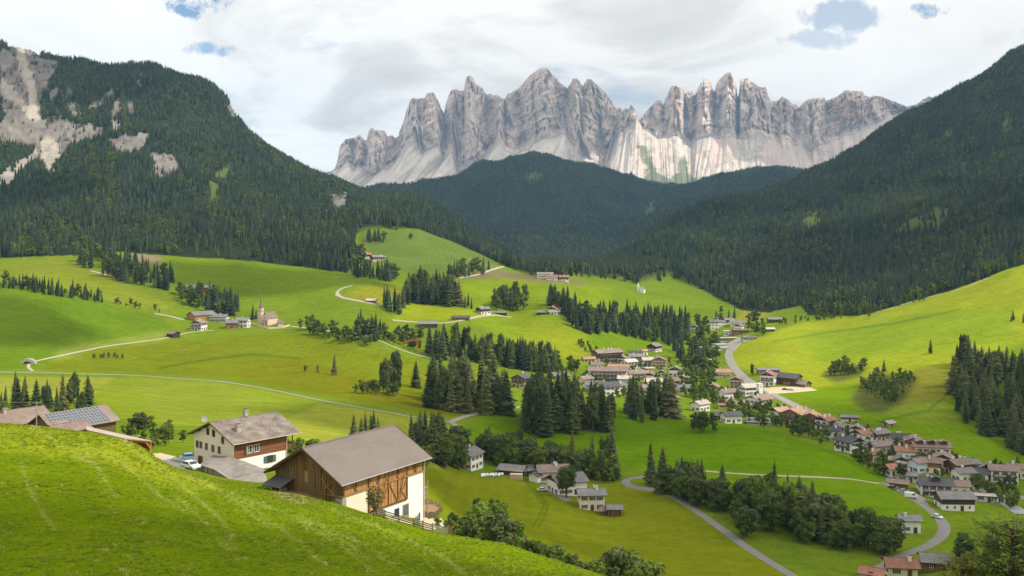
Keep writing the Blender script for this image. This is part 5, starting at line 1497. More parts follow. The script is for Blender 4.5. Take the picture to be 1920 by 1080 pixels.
# ------------------------------------------------------------------ the cream farmhouse
fh = empty('farmhouse', (-58.5, 190.0, -44.0), math.radians(49.5))
AVOID.append((-53, 198, 12))
tag(fh, 'cream farmhouse with red timber upper storey and mottled shingle roof', 'house')
RZ, EZ, BW, BL = 9.0, 5.75, 8.0, 15.8
tp = (RZ - EZ) / BW
X0, X1, YW = 1.0, 13.2, 6.8
zt = RZ - YW * tp - .25
b = MB()
b.poly([(X0, -YW, -5), (X1, -YW, -5), (X1, -YW, zt), (X0, -YW, zt)], 1)
b.poly([(X1, YW, -5), (X0, YW, -5), (X0, YW, zt), (X1, YW, zt)])
b.poly([(X1, -YW, -5), (X1, YW, -5), (X1, YW, zt), (X1, 0, RZ - .27), (X1, -YW, zt)], 1)
b.poly([(X0, YW, -5), (X0, -YW, -5), (X0, -YW, zt), (X0, 0, RZ - .27), (X0, YW, zt)])
b.build('wall', [MATS['plaster_cream'], MATS['plaster_white']], fh)
b = MB()
b.slab([(0, -BW, EZ), (BL, -BW, EZ), (BL, 0, RZ), (0, 0, RZ)], .22, 0, 1)
b.slab([(BL, BW, EZ), (0, BW, EZ), (0, 0, RZ + .002), (BL, 0, RZ + .002)], .22, 0, 1)
b.box(0, BL, -.14, .14, RZ - .05, RZ + .09)
fr = b.build('roof', [MATS['roof_lichen'], MATS['timber_dark']], fh)
for s in (-1, 1):
    beam(fr, (-.04, s * BW, EZ - .1), (-.04, 0, RZ - .1), .1, 'timber_old', 'verge_board', .28)
beam(fr, (0, -BW - .07, EZ - .08), (BL, -BW - .07, EZ - .08), .13, 'metal_pipe', 'gutter', .12)
for y in (-4.6, -2.3, 0, 2.3, 4.6):
    beam(fr, (.06, y, RZ - abs(y) * tp - .38), (X0 + .2, y, RZ - abs(y) * tp - .38), .2, 'timber_dark', 'purlin')
link('chimney', CHIM['s'], fr, (3.6, -4.3, RZ - 4.3 * tp + .1), None, (1.1, 1.1, .9))
link('chimney', CHIM['s'], fr, (8.4, .3, RZ + .2), None, (1, 1, .8))
sd = MB()
sd.tube([(0, 0, -.6), (0, 0, .9)], [.05, .05], 6, 1)
for i in range(12):
    a0, a1 = i * math.pi / 6, (i + 1) * math.pi / 6
    sd.poly([(0, .12, 1.2), (.62 * math.cos(a0), -.05, 1.2 + .62 * math.sin(a0)), (.62 * math.cos(a1), -.05, 1.2 + .62 * math.sin(a1))], 0)
    sd.poly([(0, .17, 1.2), (.62 * math.cos(a1), 0, 1.2 + .62 * math.sin(a1)), (.62 * math.cos(a0), 0, 1.2 + .62 * math.sin(a0))], 0)
sd.build('satellite_dish', [MATS['white_paint'], MATS['metal_grey']], fr, loc=(.9, 3.0, RZ - 3.0 * tp + .2)).rotation_euler = (0, 0, math.radians(-60))
# red boards on the upper storey
for i in range(12):
    z = 2.55 + i * .245
    if z + .24 > zt:
        break
    b = MB()
    b.box(X0 + .02, X1 - .02, -YW - .075 + (i % 2) * .02, -YW - .005, z + .008, z + .238)
    b.build('board', [MATS['timber_red']], fh)
beam(fh, (X1 - .2, -YW - .16, -4), (X1 - .2, -YW - .16, zt), .12, 'metal_pipe', 'downpipe')
WD = window_mesh(.72, 1.15, 'timber_old')
for y, z in ((2.0, 6.25), (0.0, 6.15), (-3.1, 5.2), (5.75, 3.3), (4.45, 3.3), (2.5, 3.25), (.25, 3.2), (-1.9, 3.2)):
    add_window(fh, X0 - .03, y, z, -1, 0, me=WD)
add_window(fh, 4.4, -YW - .09, 3.35, 0, -1, 'm')
add_window(fh, 6.0, -YW - .09, 3.35, 0, -1, 'm')
b = MB()
b.box(3.55, 3.63, -YW - .75, -YW - .1, 3.3, 4.65)
b.build('open_casement', [MATS['white_paint']], fh)
add_window(fh, 9.1, -YW - .03, .75, 0, -1, me=window_mesh(1.25, 1.25, 'timber_old', 'shutter_blue'))
link('door', door_mesh(1.3, 2.1), fh, (X0 - .03, 4.6, -.5), (0, 0, math.radians(-90)))
balcony(fh, X1 + .02, -YW + .2, X1 + .02, 4.5, 1, 0, 2.55, 1.6, 'timber_old')
beam(fh, (X1 + 1.5, -YW + .25, 2.4), (X1 + 1.5, -YW + .25, zt + .1), .16, 'timber_old', 'post')

# ------------------------------------------------------------------ shingled shed below the farmhouse
shed = empty('shed', w3(440, 895, 172), 0)
AVOID.append((shed.location.x, shed.location.y, 9))
tag(shed, 'low shed with pale wooden shingle roof in front of the cream farmhouse', 'shed')
SO = Vector(shed.location)


def sp(px, py, Y):
    return w3(px, py, Y) - SO


P1, P2, P3, P4, P5, P6, P7 = sp(436, 857, 186), sp(496, 879, 176), sp(503, 908, 165), sp(437, 903, 170), sp(404, 873, 180.5), sp(374.5, 871, 181), sp(399, 853, 189)
P8 = sp(404, 881, 176)
PB1 = sp(493, 913, 163.5)


def fine_roof(name, polys, mat, parent):
    bm_ = MB()
    for q in polys:
        bm_.slab(q, .14, 0, 1)
    return bm_.build(name, [MATS[mat], MATS['timber_grey']], parent)


fine_roof('roof', [[P1, P2, P3], [P1, P3, PB1], [P1, PB1, P4], [P1, P4, P5], [P5, P4, P8], [P5, P8, P6], [P1, P5, P6], [P1, P6, P7]], 'roof_shingle', shed)
b = MB()
for (u, v) in ((P6, P8), (P8, P4), (P4, PB1), (PB1, P3), (P3, P2), (P2, P1), (P1, P7), (P7, P6)):
    cen = (P1 + P3 + P6) / 3
    ui = u + (cen - u) * .07
    vi = v + (cen - v) * .07
    ui.z, vi.z = u.z - .12, v.z - .12
    b.poly([ui, vi, vi - Vector((0, 0, 4.5)), ui - Vector((0, 0, 4.5))])
b.build('wall', [MATS['timber_grey']], shed)
for t in (.2, .5, .8):
    q = P6.lerp(P8, t)
    beam(shed, q - Vector((0, -.25, 3)), q - Vector((0, -.25, .15)), .14, 'timber_old', 'post')

# ------------------------------------------------------------------ barn with the solar roof
sb = empty('barn', (-108.3, 225.0, -46.0), math.radians(55.2))
AVOID.append((-103, 233, 12))
tag(sb, 'brown barn with rows of solar panels on its red-brown roof', 'barn')
RZ, EZ, BW, BL = 6.3, 3.1, 6.1, 17.0
tp = (RZ - EZ) / BW
b = MB()
YW = 5.2
zt = RZ - YW * tp - .2
b.poly([(.8, -YW, -4), (16.2, -YW, -4), (16.2, -YW, zt), (.8, -YW, zt)])
b.poly([(16.2, YW, -4), (.8, YW, -4), (.8, YW, zt), (16.2, YW, zt)])
for x in (.8, 16.2):
    b.poly([(x, -YW, -4), (x, YW, -4), (x, YW, zt), (x, 0, RZ - .22), (x, -YW, zt)])
b.build('wall', [MATS['timber_old']], sb)
b = MB()
b.slab([(0, -BW, EZ), (BL, -BW, EZ), (BL, 0, RZ), (0, 0, RZ)], .2, 0, 1)
b.slab([(BL, BW, EZ), (0, BW, EZ), (0, 0, RZ + .002), (BL, 0, RZ + .002)], .2, 0, 1)
sr = b.build('roof', [MATS['roof_brown'], MATS['timber_old']], sb)
slope = math.atan(tp)
pm = MB()
pm.box(-.40, .40, -.50, .50, 0, .035, 1)
pm.box(-.36, .36, -.46, .46, .035, .045, 0)
pmesh = pm.mesh('solar_panel', [MATS['solar_cell'], MATS['metal_grey']])
for j in range(6):
    for i in range(16):
        d = .75 + j * 1.06
        if j >= 3 and i < 5 + (j - 3):
            continue
        if d > 6.3:
            continue
        link('solar_panel', pmesh, sr, (1.5 + i * .84, -d * math.cos(slope), RZ - d * math.sin(slope) + .05), (slope, 0, 0))
make_house('small red-brown roofed annex in front of the solar barn', 126, None, 6.5, 5.0, 1.7, 55, 'timber_old', 'roof_brown', 'none', 'shed', Y=212, name='shed', bal=False, win=False, chim=0, dz=-.9)
make_house('red-brown roofed house at the left edge beside the solar barn', 18, None, 15, 11, 3.4, 50, 'stone_wall', 'roof_brown', 'none', 'house', Y=240, bal=False, chim=2, dz=-1.2)
# open carport of orange timber
cp = empty('carport', w3(250, 850, 193), 0)
SO = Vector(cp.location)
tag(cp, 'open carport of orange timber with long flat roof beside the solar barn', 'carport')
A, C_, D_, E_ = sp(161, 799, 212), sp(287, 827, 199), sp(233, 822, 189), sp(163, 806, 203)
b = MB()
b.slab([A, C_, D_], .22, 0, 1)
b.slab([A, D_, E_], .22, 0, 1)
b.build('roof', [MATS['roof_pale'], MATS['timber_orange']], cp)
dn = Vector((0, 0, 1))
for q, hh in ((D_, 4.0), (C_, 3.4), (C_.lerp(D_, .5), 3.6), (A.lerp(C_, .75), 3.6)):
    qq = q + (A - q) * .04
    beam(cp, qq - dn * hh, qq - dn * .22, .3, 'timber_orange', 'post')
beam(cp, D_ + (A - D_) * .03 - dn * .45, C_ + (A - C_) * .03 - dn * .45, .26, 'timber_orange', 'beam', .4)
for t in (.1, .9):
    q = D_.lerp(C_, t)
    q2 = D_.lerp(C_, t + (.16 if t < .5 else -.16))
    beam(cp, q - dn * 1.5, q2 - dn * .5, .16, 'timber_orange', 'brace')
b = MB()
q0, q1 = A.lerp(C_, .55) - dn * .4, C_ + (A - C_) * .05 - dn * .9
b.poly([q0, q1, q1 - dn * 2.6, q0 - dn * 3])
b.poly([q0 + Vector((.1, .1, 0)), q0 + Vector((.1, .1, -3)), q1 + Vector((.1, .1, -2.6)), q1 + Vector((.1, .1, 0))])
b.build('back_wall', [MATS['timber_orange']], cp)
b = MB()
for t in (0,):
    u, v = E_ - dn * .25, D_ - dn * .25
    n_ = (v - u).cross(dn).normalized() * .3
    b.poly([u, v, v - dn * 3.4, u - dn * 3.4])
    b.poly([u - n_, u - n_ - dn * 3.4, v - n_ - dn * 3.4, v - n_])
    b.poly([u, u - n_, v - n_, v])
b.build('side_wall', [MATS['stone_wall']], cp)

# ------------------------------------------------------------------ church
ch = spot(490, 610, ymin=600)
church = empty('church', ch, math.radians(62))
AVOID.append((ch.x + 4, ch.y + 6, 12))
tag(church, 'small pale church with slender pointed spire beside its steep-roofed nave', 'church')
b = MB()      # nave: local x = ridge, gable towards the valley
l0, l1, w, h, zr = 0.0, 13.0, 3.7, 6.2, 11.2
b.poly([(l0, -w, -4), (l1, -w, -4), (l1, -w, h), (l0, -w, h)])
b.poly([(l1, w, -4), (l0, w, -4), (l0, w, h), (l1, w, h)])
b.poly([(l0, w, -4), (l0, -w, -4), (l0, -w, h), (l0, 0, zr), (l0, w, h)])
b.poly([(l1, -w, -4), (l1, w, -4), (l1, w, h), (l1, 0, zr), (l1, -w, h)])
nv = b.build('nave', [MATS['plaster_pink']], church, loc=(0, -3.5, 0))
b = MB()
b.slab([(l0 - .1, -w - .4, h - .45), (l1 + .3, -w - .4, h - .45), (l1 + .3, 0, zr + .12), (l0 - .1, 0, zr + .12)], .2)
b.slab([(l1 + .3, w + .4, h - .45), (l0 - .1, w + .4, h - .45), (l0 - .1, 0, zr + .122), (l1 + .3, 0, zr + .122)], .2)
b.build('roof', [MATS['roof_brown']], church, loc=(0, -3.5, 0))
b = MB()
b.slab([(-3, -2.6, 2.9), (-3, 2.6, 2.9), (-.02, 2.6, 4.7), (-.02, -2.6, 4.7)], .18, 0)
for y in (-2.3, 2.3):
    b.bar((-2.8, y, -2), (-2.8, y, 2.9), .4, mi=1)
b.build('porch', [MATS['roof_brown'], MATS['plaster_pink']], church, loc=(0, -3.5, 0))
link('door', door_mesh(1.6, 2.6), church, (-.04, -3.5, 0), (0, 0, math.radians(-90)))
rw = MB()
for i in range(10):
    a0, a1 = i * math.pi / 5, (i + 1) * math.pi / 5
    rw.poly([(-.06, 0, 0), (-.06, .6 * math.cos(a1), .6 * math.sin(a1)), (-.06, .6 * math.cos(a0), .6 * math.sin(a0))])
rw.build('rose_window', [MATS['glass_dark']], church, loc=(0, -3.5, 6.6))
add_window(church, -.04, -3.5, 9.4, -1, 0, 'd')
b = MB()      # tower
b.box(-1.6, 1.6, -1.6, 1.6, -4, 14.2)
b.box(-1.75, 1.75, -1.75, 1.75, 13.8, 14.3)
tw = b.build('tower', [MATS['plaster_pink']], church, loc=(4.2, 3.9, 0))
b = MB()
for i in range(8):
    a0, a1 = i * math.pi / 4 + math.pi / 8, (i + 1) * math.pi / 4 + math.pi / 8
    r0 = 1.75
    b.poly([(r0 * math.cos(a0), r0 * math.sin(a0), 14.2), (r0 * math.cos(a1), r0 * math.sin(a1), 14.2), (.08 * math.cos(a1), .08 * math.sin(a1), 25.5), (.08 * math.cos(a0), .08 * math.sin(a0), 25.5)])
for k in range(4):
    an = k * math.pi / 2
    c_, s_ = math.cos(an), math.sin(an)
    b.poly([(1.7 * c_ - 1.6 * s_, 1.7 * s_ + 1.6 * c_, 14.2), (1.7 * c_ + 1.6 * s_, 1.7 * s_ - 1.6 * c_, 14.2), (1.25 * c_, 1.25 * s_, 17.0)])
b.build('spire', [MATS['roof_brown']], church, loc=(4.2, 3.9, 0))
b = MB()
b.bar((0, 0, 25.3), (0, 0, 26.9), .14)
b.bar((-.45, 0, 26.3), (.45, 0, 26.3), .12)
b.build('cross', [MATS['metal_grey']], church, loc=(4.2, 3.9, 0))
for (nx, ny) in ((-1, 0), (0, -1)):
    add_window(tw, nx * 1.64, ny * 1.64, 11.2, nx, ny, 'd')
    cl = MB()
    for i in range(12):
        a0, a1 = i * math.pi / 6, (i + 1) * math.pi / 6
        cl.poly([(0, -.05, 0), (.75 * math.cos(a0), -.05, .75 * math.sin(a0)), (.75 * math.cos(a1), -.05, .75 * math.sin(a1))])
    cl.bar((0, -.08, 0), (0, -.08, .6), .08, mi=1)
    cl.bar((0, -.08, 0), (.4, -.08, .1), .08, mi=1)
    link('clock_face', cl.mesh('clock_face', [MATS['white_paint'], MATS['timber_dark']]), tw, (nx * 1.64, ny * 1.64, 9.8), (0, 0, math.atan2(nx, -ny)))
# churchyard wall, built of straight runs
cw = empty('churchyard_wall', spot(500, 616, ymin=600), 0)
tag(cw, 'low pale stone wall around the churchyard', 'wall')
o0 = Vector(cw.location)
runs = [spot(470, 607, ymin=600), spot(484, 612, ymin=600), spot(502, 617, ymin=600), spot(530, 615, ymin=600), spot(543, 611, ymin=600)]
for u, v in zip(runs, runs[1:]):
    b = MB()
    b.bar(u - o0 + Vector((0, 0, .2)), v - o0 + Vector((0, 0, .2)), .5, 2.2)
    b.build('wall_run', [MATS['plaster_pink']], cw)
make_house('tiny chapel with pyramid roof inside the churchyard wall', 526, 612, 4.5, 4.5, 2.6, 20, 'plaster_pink', 'roof_brown', 'none', 'chapel', name='chapel', bal=False, win=False, chim=0, pitch=40, over=.5, ymin=600)
# white chapel with twin pointed shapes in the far meadow
cs = spot(1203, 549, ymin=900)
wc = empty('chapel', cs, math.radians(70))
tag(wc, 'tiny white chapel with pointed tower in the far valley meadow', 'chapel')
b = MB()
b.poly([(0, -3, -2), (9, -3, -2), (9, -3, 5), (0, -3, 5)])
b.poly([(9, 3, -2), (0, 3, -2), (0, 3, 5), (9, 3, 5)])
b.poly([(0, 3, -2), (0, -3, -2), (0, -3, 5), (0, 0, 8.6), (0, 3, 5)])
b.poly([(9, -3, -2), (9, 3, -2), (9, 3, 5), (9, 0, 8.6), (9, -3, 5)])
b.build('nave', [MATS['plaster_white']], wc)
b = MB()
b.slab([(-.1, -3.4, 4.6), (9.3, -3.4, 4.6), (9.3, 0, 8.75), (-.1, 0, 8.75)], .2)
b.slab([(9.3, 3.4, 4.6), (-.1, 3.4, 4.6), (-.1, 0, 8.752), (9.3, 0, 8.752)], .2)
b.build('roof', [MATS['roof_grey']], wc)
b = MB()
b.box(-1.2, 1.2, -1.2, 1.2, -2, 8.5, 0)
for i in range(4):
    a0, a1 = i * math.pi / 2 + math.pi / 4, (i + 1) * math.pi / 2 + math.pi / 4
    b.poly([(1.85 * math.cos(a0), 1.85 * math.sin(a0), 8.5), (1.85 * math.cos(a1), 1.85 * math.sin(a1), 8.5), (0, 0, 13.5)], 0)
b.build('tower', [MATS['plaster_white']], wc, loc=(3, 5.2, 0))
# white square tower of the hotel
tq = spot(1424, 742, ymin=400)
b = MB()
b.box(-1.5, 1.5, -1.5, 1.5, -3, 8.0)
b.box(-1.7, 1.7, -1.7, 1.7, 8.0, 8.3)
hw = empty('stair_tower', tq, math.radians(25))
b.build('wall', [MATS['plaster_white']], hw)
add_window(hw, 0, -1.53, 5.6, 0, -1, 's')
tag(hw, 'plain white square stair tower rising beside the village road', 'tower')
# ------------------------------------------------------------------ trees
def spruce_crown(seed, H=20.0, R=3.4, levels=24, per=9, low=0.06, core=True):
    r = random.Random(seed)
    v, f = [], []
    lean = (r.uniform(-.02, .02), r.uniform(-.02, .02))
    if core:                       # dark heart of the crown
        rings = 7
        for i in range(rings + 1):
            t = i / rings
            z = H * (low + 0.02 + (0.94 - low) * t)
            rr = R * 0.58 * (1 - t) ** 0.8 + 0.04
            for k in range(7):
                an = 2 * math.pi * k / 7 + i * 0.4
                q = rr * r.uniform(0.75, 1.15)
                v.append((math.cos(an) * q, math.sin(an) * q, z))
        for i in range(rings):
            for k in range(7):
                k2 = (k + 1) % 7
                f.append((i * 7 + k, i * 7 + k2, i * 7 + 7 + k2, i * 7 + 7 + k))
    for i in range(levels):
        t = i / (levels - 1)
        z = H * (low + (0.985 - low) * t ** 0.95)
        rad = R * ((1 - t) ** 0.70 * 0.94 + 0.05) * r.uniform(0.86, 1.1)
        if t < 0.12:
            rad *= 0.75 + 2 * t
        n = max(4, int(per * (0.55 + 0.45 * (1 - t))))
        off = r.uniform(0, 6.28)
        for k in range(n):
            an = off + 2 * math.pi * (k + r.uniform(-.3, .3)) / n
            L = rad * r.uniform(0.6, 1.28)
            dz = -L * r.uniform(0.22, 0.5) + H * 0.012 * (1 if t > 0.7 else 0)
            w = L * r.uniform(0.26, 0.40) + 0.12
            ca, sa = math.cos(an), math.sin(an)
            zb = z + r.uniform(-.3, .3)
            b = len(v)
            cx_, cy_ = lean[0] * z, lean[1] * z
            m = 0.58
            v += [(cx_, cy_, zb + 0.25),
                  (cx_ + ca * L * m - sa * w, cy_ + sa * L * m + ca * w, zb + dz * m - 0.35 * w),
                  (cx_ + ca * L, cy_ + sa * L, zb + dz),
                  (cx_ + ca * L * m + sa * w, cy_ + sa * L * m - ca * w, zb + dz * m - 0.35 * w),
                  (cx_ + ca * L * m, cy_ + sa * L * m, zb + dz * m + 0.10 * L)]
            f += [(b, b + 1, b + 4), (b + 1, b + 2, b + 4), (b + 2, b + 3, b + 4), (b + 3, b, b + 4)]
            # twigs hanging under the bough
            e = len(v)
            q = r.uniform(0.55, 0.85)
            v += [(cx_ + ca * L * q - sa * w * .5, cy_ + sa * L * q + ca * w * .5, zb + dz * q),
                  (cx_ + ca * L * q + sa * w * .5, cy_ + sa * L * q - ca * w * .5, zb + dz * q),
                  (cx_ + ca * L * (q - .05), cy_ + sa * L * (q - .05), zb + dz * q - r.uniform(0.5, 1.0) * (0.35 + 0.12 * L))]
            f.append((e, e + 1, e + 2))
    return v, f


def broad_crown(seed, H=11.0, R=4.2, lobes=11, leaves=62, size=0.62, low=0.16, airy=False):
    r = random.Random(seed)
    v, f = [], []
    zc = H * (low + (1 - low) * 0.5)
    hz = H * (1 - low) * 0.5
    cs = [(0, 0, zc + hz * 0.30, R * 0.62), (0, 0, zc - hz * 0.2, R * 0.66)]
    for i in range(lobes):
        an = i * 2.4 + r.uniform(-.5, .5)
        zt = -0.72 + 1.55 * (i + 0.5) / lobes + r.uniform(-.12, .12)
        rr = R * math.sqrt(max(0.05, 1 - zt * zt)) * r.uniform(0.48, 0.72)
        cs.append((math.cos(an) * rr, math.sin(an) * rr, zc + hz * zt * 0.86, R * r.uniform(0.30, 0.46)))
    ico = []
    ph = (1 + 5 ** .5) / 2
    iv = [Vector(p).normalized() for p in ((-1, ph, 0), (1, ph, 0), (-1, -ph, 0), (1, -ph, 0), (0, -1, ph), (0, 1, ph), (0, -1, -ph), (0, 1, -ph), (ph, 0, -1), (ph, 0, 1), (-ph, 0, -1), (-ph, 0, 1))]
    ifc = ((0, 11, 5), (0, 5, 1), (0, 1, 7), (0, 7, 10), (0, 10, 11), (1, 5, 9), (5, 11, 4), (11, 10, 2), (10, 7, 6), (7, 1, 8), (3, 9, 4), (3, 4, 2), (3, 2, 6), (3, 6, 8), (3, 8, 9), (4, 9, 5), (2, 4, 11), (6, 2, 10), (8, 6, 7), (9, 8, 1))
    for (x, y, z, q) in cs:
        if not airy:
            b = len(v)
            for p in iv:
                k = q * r.uniform(0.66, 0.92)
                v.append((x + p.x * k, y + p.y * k, z + p.z * k))
            f += [tuple(b + i for i in t) for t in ifc]
        for _ in range(leaves):
            d = Vector((r.gauss(0, 1), r.gauss(0, 1), r.gauss(0, 1) + 0.25)).normalized()
            p = Vector((x, y, z)) + d * q * r.uniform(0.82, 1.16)
            nrm = (d + Vector((r.gauss(0, .55), r.gauss(0, .55), r.gauss(0, .55)))).normalized()
            s = nrm.cross(Vector((0.3, 0.2, 1))).normalized()
            u = nrm.cross(s)
            a, c = size * r.uniform(0.6, 1.25), size * r.uniform(0.4, 0.9)
            b = len(v)
            v += [tuple(p - s * a), tuple(p + u * c), tuple(p + s * a * r.uniform(.6, 1.2)), tuple(p - u * c)]
            f.append((b, b + 1, b + 2, b + 3))
    return v, f


def mesh_of(name, v, f, mats, mi=None, smooth=False):
    me = bpy.data.meshes.new(name)
    me.from_pydata(v, [], f)
    for m in mats:
        me.materials.append(MATS[m])
    if mi is not None:
        me.polygons.foreach_set('material_index', mi)
    me.update()
    return me


def trunk_mesh(name, H, r0, limbs=0, seed=0):
    b = MB()
    r = random.Random(seed)
    b.tube([(0, 0, -0.6), (0, 0, H * .3), (r.uniform(-.1, .1), 0, H * .65), (0, r.uniform(-.1, .1), H * .97)], [r0 * 1.15, r0 * .85, r0 * .5, r0 * .08], 6)
    for i in range(limbs):
        an = i * 2.1 + r.uniform(-.4, .4)
        z = H * r.uniform(.22, .5)
        L = H * r.uniform(.2, .34)
        b.tube([(0, 0, z), (math.cos(an) * L * .5, math.sin(an) * L * .5, z + L * .55), (math.cos(an) * L, math.sin(an) * L, z + L)], [r0 * .5, r0 * .3, r0 * .08], 5)
    return b.mesh(name, [MATS['bark']])


SPR = []
for i, (R, lv, per, low) in enumerate(((4.3, 24, 9, .04), (3.7, 25, 9, .05), (5.0, 23, 10, .03), (4.0, 20, 8, .09), (3.2, 23, 8, .07))):
    v, f = spruce_crown(100 + i, 20.0, R, lv, per, low)
    SPR.append((trunk_mesh('trunk', 20, 0.28), mesh_of('crown', v, f, ['needles'])))
BRD = []
for i, (R, lo, lf, sz, low) in enumerate(((4.2, 12, 46, .60, .04), (3.6, 11, 46, .56, .03), (4.8, 14, 44, .64, .06), (3.0, 10, 44, .50, .02))):
    v, f = broad_crown(200 + i, 11.0, R, lo, lf, sz, low)
    BRD.append((trunk_mesh('trunk', 9, 0.26, 4, i), mesh_of('crown', v, f, ['leaves'])))


def recolour(me, mat):
    c = me.copy()
    c.materials.clear()
    c.materials.append(MATS[mat])
    return c


BRD_LIGHT = [(t, recolour(c, 'leaves_light')) for t, c in BRD]
BRD_OLIVE = [(t, recolour(c, 'leaves_olive')) for t, c in BRD]
BUSH = []
for i in range(3):
    v, f = broad_crown(300 + i, 3.2, 2.2, 6, 40, .36, 0.0)
    BUSH.append(mesh_of('bush', v, f, ['leaves']))


def far_tree(seed, kind):
    """small trees of the far woods: crown and stem in one mesh"""
    if kind == 'spruce':
        v, f = spruce_crown(seed, 18.0, (3.5, 4.1, 3.0)[seed % 3], 9, 6, 0.05, core=True)
    else:
        v, f = broad_crown(seed, 13.0, 3.4, 5, 12, 1.1, 0.05)
    nf = len(f)
    b = MB()
    b.tube([(0, 0, -1), (0, 0, 5), (0, 0, 12)], [.3, .25, .1], 4)
    o = len(v)
    v += b.v
    f += [tuple(o + i for i in q) for q in b.f]
    return mesh_of('far_tree', v, f, ['needles_wood' if kind == 'spruce' else 'leaves', 'bark'], [0] * nf + [1] * len(b.f))


FAR = [far_tree(400, 'spruce'), far_tree(401, 'spruce'), far_tree(402, 'spruce'), far_tree(403, 'broad')]
FAR_OBJ = []


# ---- stands of trees: polygon of their feet in the photo, number, height in photo pixels
def rect(x0, y0, x1, y1):
    return [(x0, y0), (x1, y0), (x1, y1), (x0, y1)]


